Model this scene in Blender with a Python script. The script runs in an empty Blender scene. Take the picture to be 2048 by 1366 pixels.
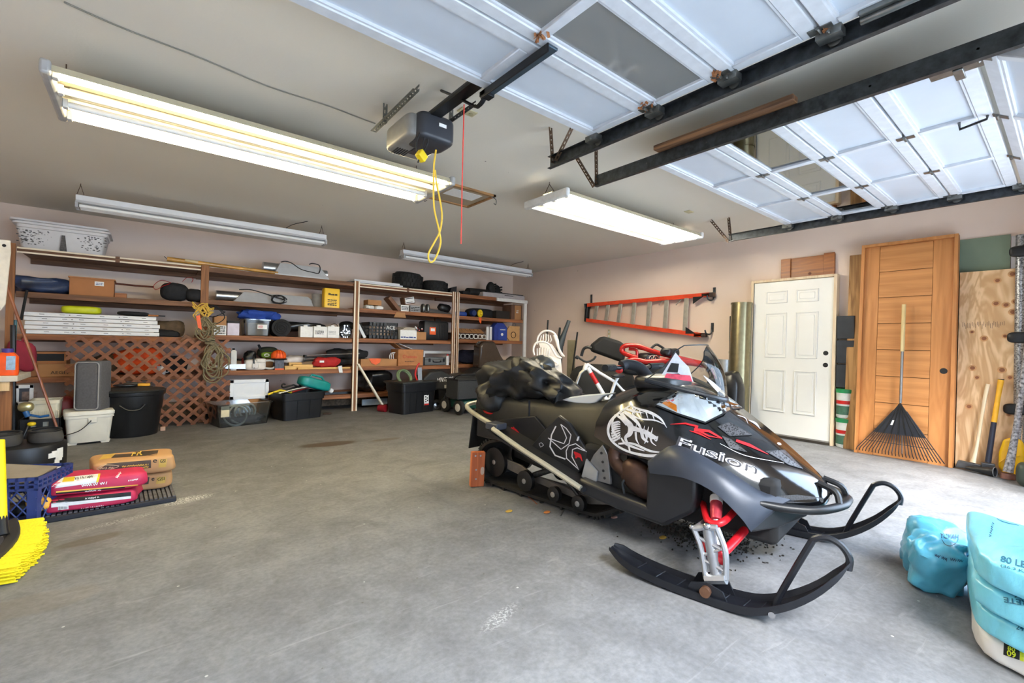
import bpy, bmesh, math, random
from mathutils import Vector, Matrix, noise
from mathutils.bvhtree import BVHTree
random.seed(7)
scene = bpy.context.scene
COL = scene.collection
# ---------------------------------------------------------------- camera
F_PX, YAW, PITCH, ROLL, EYE = 910.2, 0.6783, 0.00666, 0.0218, 1.09
fw = Vector((math.sin(YAW)*math.cos(PITCH), math.cos(YAW)*math.cos(PITCH), math.sin(PITCH)))
_rt = Vector((math.cos(YAW), -math.sin(YAW), 0)); _up = _rt.cross(fw)
rt = _rt*math.cos(ROLL) + _up*math.sin(ROLL); up = _up*math.cos(ROLL) - _rt*math.sin(ROLL)
CAM = Vector((0, 0, EYE))
cd = bpy.data.cameras.new('camera'); cd.sensor_width = 36; cd.lens = F_PX/2048*36; cd.clip_start = 0.02
co = bpy.data.objects.new('camera', cd); COL.objects.link(co)
co.matrix_world = Matrix(((rt.x, up.x, -fw.x, 0), (rt.y, up.y, -fw.y, 0), (rt.z, up.z, -fw.z, EYE), (0, 0, 0, 1)))
scene.camera = co
# ---------------------------------------------------------------- world and exposure
scene.view_settings.view_transform = 'Standard'; scene.view_settings.look = 'None'
scene.view_settings.exposure = 0.65; scene.view_settings.gamma = 1; scene.view_settings.use_curve_mapping = False
SKY = (0.60, 0.77, 1.0); SKY_STRENGTH = 8.6
TUBE_WARM = (1.0, 0.85, 0.50); TUBE_STRENGTH = 46.0; SUN_STRENGTH = 14.5
w = bpy.data.worlds.new('overcast_sky'); scene.world = w; w.use_nodes = True
bg = w.node_tree.nodes['Background']; bg.inputs[0].default_value = (*SKY, 1); bg.inputs[1].default_value = SKY_STRENGTH
def portal(x0, x1, y, z0, z1):
    ld = bpy.data.lights.new('doorway_portal', 'AREA'); ld.shape = 'RECTANGLE'; ld.size = x1-x0; ld.size_y = z1-z0
    ld.cycles.is_portal = True
    lo = bpy.data.objects.new('doorway_portal', ld); COL.objects.link(lo)
    lo.location = ((x0+x1)/2, y, (z0+z1)/2); lo.rotation_euler = (math.pi/2, 0, 0)   # -Z faces +Y
sd = bpy.data.lights.new('hazy_sun', 'SUN'); sd.energy = SUN_STRENGTH; sd.angle = math.radians(36); sd.color = (1.0, .96, .90)
so_ = bpy.data.objects.new('hazy_sun', sd); COL.objects.link(so_); so_.rotation_euler = Vector((.50, .72, -.66)).to_track_quat('-Z', 'Y').to_euler()
portal(-1.25, 2.10, -0.47, 0.0, 2.12); portal(2.78, 5.15, -0.47, 0.0, 2.12)
# ---------------------------------------------------------------- measuring helpers (photo point -> point in the place)
def ray(px, py): return fw + rt*((px-1024)/F_PX) - up*((py-683)/F_PX)
def atX(px, py, X): d = ray(px, py); return CAM + d*(X/d.x)
def atY(px, py, Y): d = ray(px, py); return CAM + d*(Y/d.y)
def atZ(px, py, Z=0.0): d = ray(px, py); return CAM + d*((Z-EYE)/d.z)
def atP(px, py, o, n):
    d = ray(px, py); o = Vector(o); n = Vector(n); return CAM + d*((o-CAM).dot(n)/d.dot(n))
# ---------------------------------------------------------------- materials
def lin(c):
    return tuple(((v/255)/12.92 if v/255 <= .04045 else ((v/255+.055)/1.055)**2.4) for v in c)
MATS = {}
def M(key, rgb=None, rough=.6, metal=0, var=.12, scale=14, bump=0, spec=.5, emit=0, alpha=1, trans=0, stretch=None, coat=0):
    if key in MATS: return MATS[key]
    if rgb is None: print('MISSING MATERIAL', key); rgb = (128, 128, 128)
    m = bpy.data.materials.new(key); m.use_nodes = True; nt = m.node_tree; b = nt.nodes['Principled BSDF']
    c = lin(rgb)
    tc = nt.nodes.new('ShaderNodeTexCoord'); nz = nt.nodes.new('ShaderNodeTexNoise'); nz.inputs['Scale'].default_value = scale
    nz.inputs['Detail'].default_value = 6
    src = tc.outputs['Object']
    if stretch:
        mp = nt.nodes.new('ShaderNodeMapping'); mp.inputs['Scale'].default_value = stretch; nt.links.new(src, mp.inputs[0]); src = mp.outputs[0]
    nt.links.new(src, nz.inputs['Vector'])
    rp = nt.nodes.new('ShaderNodeValToRGB'); e = rp.color_ramp.elements
    e[0].position = .3; e[1].position = .7
    e[0].color = (*[max(0, v*(1-var)) for v in c], 1); e[1].color = (*[min(1, v*(1+var)) for v in c], 1)
    nt.links.new(nz.outputs['Fac'], rp.inputs[0]); nt.links.new(rp.outputs[0], b.inputs['Base Color'])
    b.inputs['Roughness'].default_value = rough; b.inputs['Metallic'].default_value = metal
    b.inputs['Specular IOR Level'].default_value = spec
    if coat: b.inputs['Coat Weight'].default_value = coat; b.inputs['Coat Roughness'].default_value = .08
    if bump:
        bp = nt.nodes.new('ShaderNodeBump'); bp.inputs['Strength'].default_value = bump; bp.inputs['Distance'].default_value = .01
        nt.links.new(nz.outputs['Fac'], bp.inputs['Height']); nt.links.new(bp.outputs[0], b.inputs['Normal'])
    if emit:
        b.inputs['Emission Color'].default_value = (*c, 1); b.inputs['Emission Strength'].default_value = emit
    if trans: b.inputs['Transmission Weight'].default_value = trans
    if alpha < 1: b.inputs['Alpha'].default_value = alpha
    MATS[key] = m; return m
def glassM(key, tint=(235, 240, 245), extra=.0, ior=1.5, rough=0.02, gray=0):
    if key in MATS: return MATS[key]
    m = bpy.data.materials.new(key); m.use_nodes = True; nt = m.node_tree; nt.nodes.clear()
    o = nt.nodes.new('ShaderNodeOutputMaterial'); mx = nt.nodes.new('ShaderNodeMixShader')
    t = nt.nodes.new('ShaderNodeBsdfTransparent'); t.inputs[0].default_value = (*lin(tint), 1)
    g = nt.nodes.new('ShaderNodeBsdfGlossy'); g.inputs['Roughness'].default_value = rough
    fr = nt.nodes.new('ShaderNodeFresnel'); fr.inputs['IOR'].default_value = ior
    ad = nt.nodes.new('ShaderNodeMath'); ad.operation = 'ADD'; ad.use_clamp = True; ad.inputs[1].default_value = extra
    nt.links.new(fr.outputs[0], ad.inputs[0]); nt.links.new(ad.outputs[0], mx.inputs[0]); nt.links.new(t.outputs[0], mx.inputs[1]); nt.links.new(g.outputs[0], mx.inputs[2])
    if gray:
        df = nt.nodes.new('ShaderNodeBsdfDiffuse'); df.inputs[0].default_value = (.62, .62, .6, 1); m2 = nt.nodes.new('ShaderNodeMixShader'); m2.inputs[0].default_value = gray  # even grey diffuse share mixed into the pane
        nt.links.new(mx.outputs[0], m2.inputs[1]); nt.links.new(df.outputs[0], m2.inputs[2]); mx = m2
    nt.links.new(mx.outputs[0], o.inputs[0]); MATS[key] = m; return m
def woodM(key, rgb, dark=None, axis=0, scale=3., rough=.65, contrast=.35, bump=.15, dist=3.0):
    """wood with grain running along one axis"""
    if key in MATS: return MATS[key]
    m = bpy.data.materials.new(key); m.use_nodes = True; nt = m.node_tree; b = nt.nodes['Principled BSDF']
    tc = nt.nodes.new('ShaderNodeTexCoord'); mp = nt.nodes.new('ShaderNodeMapping')
    s = [scale*9]*3; s[axis] = scale*.55; mp.inputs['Scale'].default_value = s
    nz = nt.nodes.new('ShaderNodeTexNoise'); nz.inputs['Scale'].default_value = 1.0; nz.inputs['Detail'].default_value = 7; nz.inputs['Distortion'].default_value = dist*.3
    nt.links.new(tc.outputs['Object'], mp.inputs[0]); nt.links.new(mp.outputs[0], nz.inputs['Vector'])
    rp = nt.nodes.new('ShaderNodeValToRGB'); c = lin(rgb); d = lin(dark) if dark else tuple(v*(1-contrast) for v in c)
    rp.color_ramp.elements[0].position = .32; rp.color_ramp.elements[1].position = .62
    rp.color_ramp.elements[0].color = (*d, 1); rp.color_ramp.elements[1].color = (*c, 1)
    nt.links.new(nz.outputs['Fac'], rp.inputs[0]); nt.links.new(rp.outputs[0], b.inputs['Base Color'])
    bp = nt.nodes.new('ShaderNodeBump'); bp.inputs['Strength'].default_value = bump; bp.inputs['Distance'].default_value = .004
    nt.links.new(nz.outputs['Fac'], bp.inputs['Height']); nt.links.new(bp.outputs[0], b.inputs['Normal'])
    b.inputs['Roughness'].default_value = rough; MATS[key] = m; return m
def emitM(key, rgb, strength):
    m = bpy.data.materials.new(key); m.use_nodes = True; b = m.node_tree.nodes['Principled BSDF']
    b.inputs['Base Color'].default_value = (*rgb, 1); b.inputs['Emission Color'].default_value = (*rgb, 1); b.inputs['Emission Strength'].default_value = strength
    MATS[key] = m; return m
# ---------------------------------------------------------------- mesh building
def rotm(rx=0, ry=0, rz=0): return Matrix.Rotation(rz, 4, 'Z') @ Matrix.Rotation(ry, 4, 'Y') @ Matrix.Rotation(rx, 4, 'X')
def catmull(pts, n=6, closed=False):
    p = [Vector(q) for q in pts]; out = []; N = len(p)
    rng = range(N) if closed else range(N-1)
    for i in rng:
        a = p[(i-1) % N] if (closed or i > 0) else p[0]*2-p[1]; b = p[i]; c = p[(i+1) % N]
        d = p[(i+2) % N] if (closed or i+2 < N) else p[-1]*2-p[-2]
        for k in range(n):
            t = k/n; out.append(.5*((2*b)+(c-a)*t+(2*a-5*b+4*c-d)*t*t+(3*b-a-3*c+d)*t**3))
    if not closed: out.append(p[-1])
    return out
class MB:
    def __init__(s): s.v = []; s.f = []
    def add(s, vs, fs, T=None):
        o = len(s.v)
        s.v += [T @ Vector(q) if T else Vector(q) for q in vs]; s.f += [tuple(i+o for i in f) for f in fs]; return s
    def box(s, x0, x1, y0, y1, z0, z1, T=None):
        return s.add([(x0,y0,z0),(x1,y0,z0),(x1,y1,z0),(x0,y1,z0),(x0,y0,z1),(x1,y0,z1),(x1,y1,z1),(x0,y1,z1)],
                     [(0,3,2,1),(4,5,6,7),(0,1,5,4),(1,2,6,5),(2,3,7,6),(3,0,4,7)], T)
    def cbox(s, c, sz, T=None):
        x, y, z = sz[0]/2, sz[1]/2, sz[2]/2
        t = Matrix.Translation(c) @ T if T else Matrix.Translation(c)
        return s.box(-x, x, -y, y, -z, z, t)
    def taper(s, c, top, bot, h, T=None):
        """box with different top and bottom (w,d); c = centre of the base"""
        (a, b), (d, e) = (top[0]/2, top[1]/2), (bot[0]/2, bot[1]/2)
        t = Matrix.Translation(c) @ T if T else Matrix.Translation(c)
        return s.add([(-d,-e,0),(d,-e,0),(d,e,0),(-d,e,0),(-a,-b,h),(a,-b,h),(a,b,h),(-a,b,h)],
                     [(0,3,2,1),(4,5,6,7),(0,1,5,4),(1,2,6,5),(2,3,7,6),(3,0,4,7)], t)
    def rings(s, R, closed_ring=True, cap=True, loop=False):
        n = len(R[0]); vs = [q for r in R for q in r]; fs = []
        m = len(R)
        for i in range(m if loop else m-1):
            i2 = (i+1) % m
            for j in range(n if closed_ring else n-1):
                k = (j+1) % n; fs.append((i*n+j, i*n+k, i2*n+k, i2*n+j))
        if cap and not loop: fs += [tuple(reversed(range(n))), tuple((m-1)*n+j for j in range(n))]
        return s.add(vs, fs)
    def tube(s, pts, r, n=8, closed=False, cap=True, flat=1.0):
        p = [Vector(q) for q in pts]; N = len(p); R = []; nrm = None
        rr = r if isinstance(r, (list, tuple)) else [r]*N
        for i in range(N):
            a = p[(i-1) % N] if (closed or i > 0) else p[i]; b = p[(i+1) % N] if (closed or i < N-1) else p[i]
            t = (b-a); t = t.normalized() if t.length > 1e-9 else Vector((0,0,1))
            if nrm is None:
                nrm = t.cross(Vector((0,0,1)))
                if nrm.length < .05: nrm = t.cross(Vector((1,0,0)))
            nrm = (nrm - t*nrm.dot(t)); nrm.normalize(); bn = t.cross(nrm)
            R.append([p[i]+(nrm*math.cos(2*math.pi*k/n)+bn*math.sin(2*math.pi*k/n)*flat)*rr[i] for k in range(n)])
        return s.rings(R, True, cap, closed)
    def cyl(s, a, b, r, r2=None, n=14): return s.tube([a, b], [r, r if r2 is None else r2], n)
    def lathe(s, prof, c=(0,0,0), n=24, T=None, sq=None):
        t = Matrix.Translation(c) @ T if T else Matrix.Translation(c); R = []
        for r, z in prof: R.append([t @ Vector((r*math.cos(2*math.pi*k/n), r*math.sin(2*math.pi*k/n), z)) for k in range(n)])
        return s.rings(R)
    def prism(s, poly, vec):
        p = [Vector(q) for q in poly]; n = len(p); vec = Vector(vec)
        return s.add(p+[q+vec for q in p], [tuple(reversed(range(n))), tuple(range(n, 2*n))]+[(i, (i+1) % n, n+(i+1) % n, n+i) for i in range(n)])
    def blob(s, c, size, e=.5, e2=None, amp=.0, freq=3., seed=0, T=None, nu=24, nv=14, flatbot=None, ridged=False):
        e2 = e if e2 is None else e2
        sg = lambda v, p: math.copysign(abs(v)**p, v)
        t = Matrix.Translation(c) @ T if T else Matrix.Translation(c); R = []; a, b, h = [q/2 for q in size]
        off = Vector((seed*7.13, seed*3.7, seed*1.9))
        for i in range(nv+1):
            ph = -math.pi/2+math.pi*i/nv; ph = max(-1.565, min(1.565, ph)); r = []
            for j in range(nu):
                th = 2*math.pi*j/nu
                q = Vector((a*sg(math.cos(ph), e)*sg(math.cos(th), e2), b*sg(math.cos(ph), e)*sg(math.sin(th), e2), h*sg(math.sin(ph), e)))
                if amp:
                    g = noise.noise(q*freq+off)
                    if ridged: g = .6-abs(g)*2.2
                    g2 = noise.noise(q*freq*2.7+off); k = 1+amp*(g+.4*g2)/max(.05, min(a, b, h))*.5
                    q = q*k
                if flatbot is not None and q.z < -h*flatbot: q.z = -h*flatbot
                r.append(t @ q)
            R.append(r)
        return s.rings(R)
    def torus(s, c, R, r, T=None, n=28, m=10, a0=0, a1=2*math.pi):
        t = Matrix.Translation(c) @ T if T else Matrix.Translation(c); full = abs(a1-a0-2*math.pi) < 1e-6
        k = n if full else n+1
        return s.tube([t @ Vector((R*math.cos(a0+(a1-a0)*i/n), R*math.sin(a0+(a1-a0)*i/n), 0)) for i in range(k)], r, m, closed=full)
    def xf(s, T): s.v = [T @ q for q in s.v]; return s
    def bvh(s): return BVHTree.FromPolygons(s.v, s.f)
    def build(s, name, mat, parent=None, bevel=0, smooth=True, sharp=40, sub=0, seg=2):
        xs = [q.x for q in s.v]; ys = [q.y for q in s.v]; zs = [q.z for q in s.v]
        o0 = Vector(((min(xs)+max(xs))/2, (min(ys)+max(ys))/2, min(zs)))
        me = bpy.data.meshes.new(name); me.from_pydata([q-o0 for q in s.v], [], s.f); me.validate(); me.update()
        bm = bmesh.new(); bm.from_mesh(me); bmesh.ops.recalc_face_normals(bm, faces=bm.faces); bm.to_mesh(me); bm.free()
        if smooth:
            me.polygons.foreach_set('use_smooth', [True]*len(me.polygons)); me.set_sharp_from_angle(angle=math.radians(sharp))
        me.materials.append(mat)
        ob = bpy.data.objects.new(name, me); COL.objects.link(ob)
        if parent is not None:
            ob.parent = parent; ob.location = WM[parent.name].inverted() @ o0 if parent.name in WM else o0
            if parent.name in WM: WM[ob.name] = WM[parent.name] @ Matrix.Translation(ob.location)
        else: ob.location = o0
        if ob.name not in WM: WM[ob.name] = Matrix.Translation(o0)
        if bevel:
            md = ob.modifiers.new('bevel', 'BEVEL'); md.width = bevel; md.segments = seg; md.limit_method = 'ANGLE'; md.angle_limit = math.radians(30)
        if sub:
            md = ob.modifiers.new('subdivision', 'SUBSURF'); md.levels = sub; md.render_levels = sub
        return ob
WM = {}
def tag(o, label=None, cat=None, group=None, kind=None):
    if label: o['label'] = label
    if cat: o['category'] = cat
    if group: o['group'] = group
    if kind: o['kind'] = kind
    return o
def thing(name, label, cat, loc, group=None):
    o = bpy.data.objects.new(name, None); COL.objects.link(o); o.location = loc; o.empty_display_size = .1
    WM[o.name] = Matrix.Translation(loc); return tag(o, label, cat, group)
def solo(mb, name, mat, label, cat, group=None, **k): return tag(mb.build(name, mat, None, **k), label, cat, group)
def clone(root, delta, label=None, rz=0):
    def cp(o, par):
        c = o.copy(); COL.objects.link(c)
        if par is not None: c.parent = par
        for ch in o.children: cp(ch, c)
        return c
    c = cp(root, None); c.location = root.location + Vector(delta); c.rotation_euler.z += rz
    if label: c['label'] = label
    return c
def glyphs(txt, spacing=1.0, bold=.0):
    """2-D lettering as (verts, faces), normalised to 0..1 in x; y keeps its proportion"""
    cu = bpy.data.curves.new('lettering', 'FONT'); cu.body = txt; cu.size = 1; cu.space_character = spacing; cu.offset = bold; cu.resolution_u = 3
    ob = bpy.data.objects.new('lettering', cu); me = bpy.data.meshes.new_from_object(ob)
    vs = [(q.co.x, q.co.y) for q in me.vertices]; fs = [tuple(p.vertices) for p in me.polygons]
    bpy.data.objects.remove(ob); bpy.data.meshes.remove(me); bpy.data.curves.remove(cu)
    x0 = min(q[0] for q in vs); x1 = max(q[0] for q in vs); y0 = min(q[1] for q in vs); y1 = max(q[1] for q in vs)
    return [((a-x0)/(x1-x0), (b-y0)/(y1-y0)) for a, b in vs], fs
def lettering(txt, o, ex, ey, mat, parent, name='lettering', bold=0, thick=.0006):
    """lettering filling the parallelogram o, o+ex, o+ey (a thin print on a surface)"""
    vs, fs = glyphs(txt, bold=bold); o, ex, ey = Vector(o), Vector(ex), Vector(ey); n = ex.cross(ey).normalized()*thick
    mb = MB(); mb.add([o+ex*a+ey*b+n for a, b in vs], fs); return mb.build(name, mat, parent, smooth=False)
def quad(o, ex, ey, n=.001):
    o, ex, ey = Vector(o), Vector(ex), Vector(ey); k = ex.cross(ey).normalized()*n; mb = MB()
    return mb.prism([o, o+ex, o+ex+ey, o+ey], k)
def cast(bv, px, py, lift=.003):
    d = ray(px, py).normalized(); h = bv.ray_cast(CAM, d)
    return None if h[0] is None else h[0]-d*lift
def stroke_on(mb, bv, pts, w, lift=.003, n=5, smooth=True):
    """a painted stripe of tapering width laid on a surface; pts in photo pixels, w px (number or list)"""
    p = [Vector((a, b, 0)) for a, b in pts]
    ws = list(w) if isinstance(w, (list, tuple)) else [w]*len(p)
    if smooth and len(p) > 2:
        q = [Vector((p[i].x, p[i].y, ws[i])) for i in range(len(p))]; q = catmull(q, n)
    else:
        q = [Vector((p[i].x, p[i].y, ws[i])) for i in range(len(p))]
        q2 = []
        for i in range(len(q)-1): q2 += [q[i].lerp(q[i+1], k/n) for k in range(n)]
        q = q2+[q[-1]]
    L = []
    for i in range(len(q)):
        a = q[max(0, i-1)]; b = q[min(len(q)-1, i+1)]; t = Vector((b.x-a.x, b.y-a.y)); t.normalize(); nn = Vector((-t.y, t.x))*max(.15, q[i].z)/2
        A = cast(bv, q[i].x+nn.x, q[i].y+nn.y, lift); B = cast(bv, q[i].x-nn.x, q[i].y-nn.y, lift); L.append((A, B) if A and B else None)
    for i in range(len(L)-1):
        if L[i] and L[i+1] and (L[i][0]-L[i+1][0]).length < .25: mb.add([L[i][0], L[i][1], L[i+1][1], L[i+1][0]], [(0, 1, 2, 3)])
def glyphs_on(mb, bv, txt, quadpx, lift=.004, bold=0):
    vs, fs = glyphs(txt, bold=bold); (a, b, c, d) = [Vector(q) for q in quadpx]   # bl, br, tr, tl in photo pixels
    P = []
    for u, v in vs:
        q = (a*(1-u)+b*u)*(1-v)+(d*(1-u)+c*u)*v; P.append(cast(bv, q.x, q.y, lift))
    o = {}; vv = []; ff = []
    for f in fs:
        if all(P[i] is not None for i in f):
            for i in f:
                if i not in o: o[i] = len(vv); vv.append(P[i])
            ff.append(tuple(o[i] for i in f))
    if ff: mb.add(vv, ff)
# palette
WHITE = M('white_paint', (226, 228, 232), .45, var=.03); DWHITE = M('dirty_white_plastic', (214, 214, 212), .5, var=.08, scale=9)
BLACK = M('black_plastic', (20, 21, 24), .42, var=.25); BLACKM = M('matt_black', (20, 20, 22), .8, var=.3); RUB = M('black_rubber', (30, 29, 28), .75, var=.25, scale=30, bump=.3)
GALV = M('galvanised_steel', (128, 130, 128), .38, .9, var=.2, scale=25); DGALV = M('weathered_dark_steel', (72, 76, 80), .42, .85, var=.35, scale=30); RUSTY = M('rusty_steel', (92, 72, 56), .6, .6, var=.35, scale=40)
CHROME = M('chrome', (200, 200, 202), .18, 1, var=.03); ALU = M('brushed_aluminium', (186, 188, 190), .34, .9, var=.08, scale=30)
CARD = M('cardboard', (176, 128, 84), .8, var=.08, scale=6); KRAFT = M('kraft_paper', (182, 140, 94), .8, var=.07, scale=7)
WOODF = woodM('shelf_fir', (168, 108, 66), (112, 66, 38), 0); WOODD = woodM('shelf_fir_dark', (134, 92, 62), (88, 58, 38), 0)
POSTW = woodM('post_wood', (156, 104, 62), (108, 68, 40), 2); PINE = woodM('pale_pine', (226, 196, 150), (196, 160, 112), 2, contrast=.2)
TRIMW = M('cream_trim', (236, 222, 198), .5, var=.06); RED = M('red_plastic', (196, 34, 30), .4, var=.12); ORANGE = M('orange_plastic', (238, 96, 28), .5, var=.12)
YELLOW = M('yellow_plastic', (240, 208, 30), .45, var=.08); BLUE = M('blue_plastic', (36, 66, 140), .5, var=.15); PAPER = M('white_paper', (236, 236, 234), .7, var=.05, scale=40)
INK = M('black_ink', (26, 26, 28), .7, var=.1); CLEAR = glassM('clear_plastic', (222, 226, 226), .10, 1.45, .12); GLASS = glassM('window_glass', (205, 212, 214), .22, 1.6, .01); DGLASS = glassM('grey_glass', (190, 196, 198), .10, 1.5, .05, .30)
GREYF = M('grey_fabric', (92, 92, 96), .9, var=.12, scale=60); CLOTHK = M('black_cloth', (30, 30, 33), .85, var=.3, scale=20, bump=.3)
M('saw_cream', (220, 214, 206), .45)
def quad_on(mb, bv, q, nu=6, nv=4, lift=.003):
    """a printed patch laid on a surface; q = four photo points"""
    a, b, c, d = [Vector(p) for p in q]; G = [[cast(bv, *((a*(1-u/nu)+b*(u/nu))*(1-v/nv)+(d*(1-u/nu)+c*(u/nu))*(v/nv))[:2], lift) for u in range(nu+1)] for v in range(nv+1)]
    for v in range(nv):
        for u in range(nu):
            k = (G[v][u], G[v][u+1], G[v+1][u+1], G[v+1][u])
            if all(x is not None for x in k) and (k[0]-k[2]).length < .2: mb.add(k, [(0, 1, 2, 3)])
def scrawl_on(mb, bv, a, b, h, w, n, seed=1, lift=.004):
    """an illegible line of printed writing from photo point a to b"""
    r = random.Random(seed); a, b = Vector(a), Vector(b); d = (b-a); nn = Vector((-d.y, d.x)).normalized(); pts = []
    for i in range(n*2+1):
        t = i/(n*2); pts.append(tuple(a+d*t+nn*(h*.5*(1 if i % 2 else -1)*r.uniform(.5, 1))))
    for i in range(len(pts)-1):
        if r.random() < .85: stroke_on(mb, bv, [pts[i], pts[i+1]], w, lift, 2, False)
def front(px, py, r=0):
    """floor point r behind a base edge seen at a photo point"""
    p = atZ(px, py); d = Vector((p.x, p.y, 0)).normalized(); return p+d*r
def mpp(p): return (Vector(p)-CAM).dot(fw)/F_PX
STUFFY = ('print', 'slots', 'ribs', 'vent_slots', 'fins', 'bristles', 'sole_lug', 'tread', 'perforated_angle')
_build = MB.build
def _b2(s, name, *a, **k):
    if not s.v:
        print('EMPTY', name, a[1].get('label') if len(a) > 1 and a[1] else ''); return None
    o = _build(s, name, *a, **k)
    if name in STUFFY: o['kind'] = 'stuff'
    return o
MB.build = _b2
# ================================================================= the setting
ZC, YB, XR, XL, YF = 2.62, 7.89, 6.35, -1.75, -0.30
def floor_material():
    m = bpy.data.materials.new('concrete_floor'); m.use_nodes = True; nt = m.node_tree; b = nt.nodes['Principled BSDF']; N = nt.nodes.new; L = nt.links.new
    geo = N('ShaderNodeNewGeometry'); pos = geo.outputs['Position']
    def nz(scale, det=8, dist=0, st=None):
        n = N('ShaderNodeTexNoise'); n.inputs['Scale'].default_value = scale; n.inputs['Detail'].default_value = det; n.inputs['Distortion'].default_value = dist; n.inputs['Roughness'].default_value = .62
        if st:
            mp = N('ShaderNodeMapping'); mp.inputs['Scale'].default_value = st; L(pos, mp.inputs[0]); L(mp.outputs[0], n.inputs['Vector'])
        else: L(pos, n.inputs['Vector'])
        return n.outputs['Fac']
    def ramp(f, p0, c0, p1, c1):
        r = N('ShaderNodeValToRGB'); r.color_ramp.elements[0].position = p0; r.color_ramp.elements[1].position = p1
        r.color_ramp.elements[0].color = (*c0, 1); r.color_ramp.elements[1].color = (*c1, 1); L(f, r.inputs[0]); return r.outputs[0]
    def mix(f, a, c, t='MIX'):
        x = N('ShaderNodeMix'); x.data_type = 'RGBA'; x.blend_type = t
        if isinstance(f, float): x.inputs[0].default_value = f
        else: L(f, x.inputs[0])
        for i, q in ((6, a), (7, c)):
            if isinstance(q, tuple): x.inputs[i].default_value = (*q, 1)
            else: L(q, x.inputs[i])
        return x.outputs[2]
    def mth(op, a, c=None):
        x = N('ShaderNodeMath'); x.operation = op; x.use_clamp = op not in ('SUBTRACT',)
        for i, q in ((0, a), (1, c)):
            if q is None: continue
            if isinstance(q, (int, float)): x.inputs[i].default_value = q
            else: L(q, x.inputs[i])
        return x.outputs[0]
    col = ramp(nz(.9, 5), .3, lin((120, 121, 123)), .7, lin((144, 145, 148)))
    col = mix(.5, col, ramp(nz(5, 10, .6), .32, lin((126, 126, 126)), .66, lin((190, 190, 190))), 'OVERLAY')
    col = mix(.3, col, ramp(nz(42, 8), .3, (.18, .18, .18), .75, (.8, .8, .8)), 'OVERLAY')
    # trowel streaks and pale scuffs
    col = mix(mth('MULTIPLY', ramp(nz(1, 9, 1.5, (2.2, 16, 1)), .60, (0, 0, 0), .76, (1, 1, 1)), .2), col, lin((214, 214, 216)))
    # dust-brown tint that grows toward the shelves
    sep = N('ShaderNodeSeparateXYZ'); L(pos, sep.inputs[0])
    mr = N('ShaderNodeMapRange'); mr.inputs[1].default_value = 2.6; mr.inputs[2].default_value = 5.6; L(sep.outputs[1], mr.inputs[0])
    col = mix(mth('MULTIPLY', mr.outputs[0], mth('ADD', nz(1.3, 4), .28)), col, mix(.45, col, lin((206, 196, 182)), 'MULTIPLY'))
    # stains with shapes of their own
    def stain(x, y, rx, ry, rot=0, soft=.35, amp=.55, f=4):
        mp = N('ShaderNodeMapping'); mp.vector_type = 'TEXTURE'; mp.inputs['Location'].default_value = (x, y, 0); mp.inputs['Rotation'].default_value = (0, 0, rot); mp.inputs['Scale'].default_value = (rx, ry, 1)
        L(pos, mp.inputs[0]); ln = N('ShaderNodeVectorMath'); ln.operation = 'LENGTH'; L(mp.outputs[0], ln.inputs[0])
        d = mth('ADD', ln.outputs['Value'], mth('MULTIPLY', nz(f, 6), amp)); r = N('ShaderNodeMapRange'); r.inputs[1].default_value = 1+amp*.5; r.inputs[2].default_value = 1+amp*.5-soft; r.interpolation_type = 'SMOOTHSTEP'
        d2 = N('ShaderNodeMath'); d2.operation = 'ADD'; L(ln.outputs['Value'], d2.inputs[0]); L(mth('MULTIPLY', nz(f, 6), amp), d2.inputs[1]); L(d2.outputs[0], r.inputs[0]); return r.outputs[0]
    for (px, py, rx, ry, rot, c, k) in ((658, 888, .34, .13, -.12, (78, 62, 48), .85), (772, 879, .2, .07, 0, (96, 80, 62), .6), (180, 1080, .16, .07, .2, (92, 80, 66), .6), (1500, 1083, .2, .16, .3, (78, 72, 58), .75), (1340, 1050, .18, .25, 0, (46, 42, 36), .8), (1440, 1150, .1, .04, 0, (110, 102, 88), .5), (60, 1210, .25, .12, 0, (120, 110, 96), .3)):
        p = atZ(px, py); col = mix(mth('MULTIPLY', stain(p.x, p.y, rx, ry, rot), k), col, lin(c))
    for (px, py, rx, ry, k) in ((372, 1000, .2, .09, .85), (1000, 1235, .16, .05, .35), (250, 1040, .3, .05, .3)):
        p = atZ(px, py); spk = ramp(nz(90, 2), .5, (0, 0, 0), .56, (1, 1, 1))
        col = mix(mth('MULTIPLY', mth('MULTIPLY', stain(p.x, p.y, rx, ry, .3, .7), spk), k), col, lin((232, 232, 232)))
    # scattered crumbs and dark specks
    vo = N('ShaderNodeTexVoronoi'); vo.inputs['Scale'].default_value = 9; L(pos, vo.inputs['Vector'])
    col = mix(mth('MULTIPLY', mth('LESS_THAN', vo.outputs['Distance'], .045), .55), col, lin((84, 76, 66)))
    vo = N('ShaderNodeTexVoronoi'); vo.inputs['Scale'].default_value = 6.3; L(pos, vo.inputs['Vector'])
    col = mix(mth('MULTIPLY', mth('LESS_THAN', vo.outputs['Distance'], .035), .5), col, lin((232, 232, 228)))
    L(col, b.inputs['Base Color']); b.inputs['Roughness'].default_value = .62; b.inputs['Specular IOR Level'].default_value = .35
    bp = N('ShaderNodeBump'); bp.inputs['Strength'].default_value = .25; bp.inputs['Distance'].default_value = .01; L(nz(38, 8), bp.inputs['Height']); L(bp.outputs[0], b.inputs['Normal'])
    return m
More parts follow.
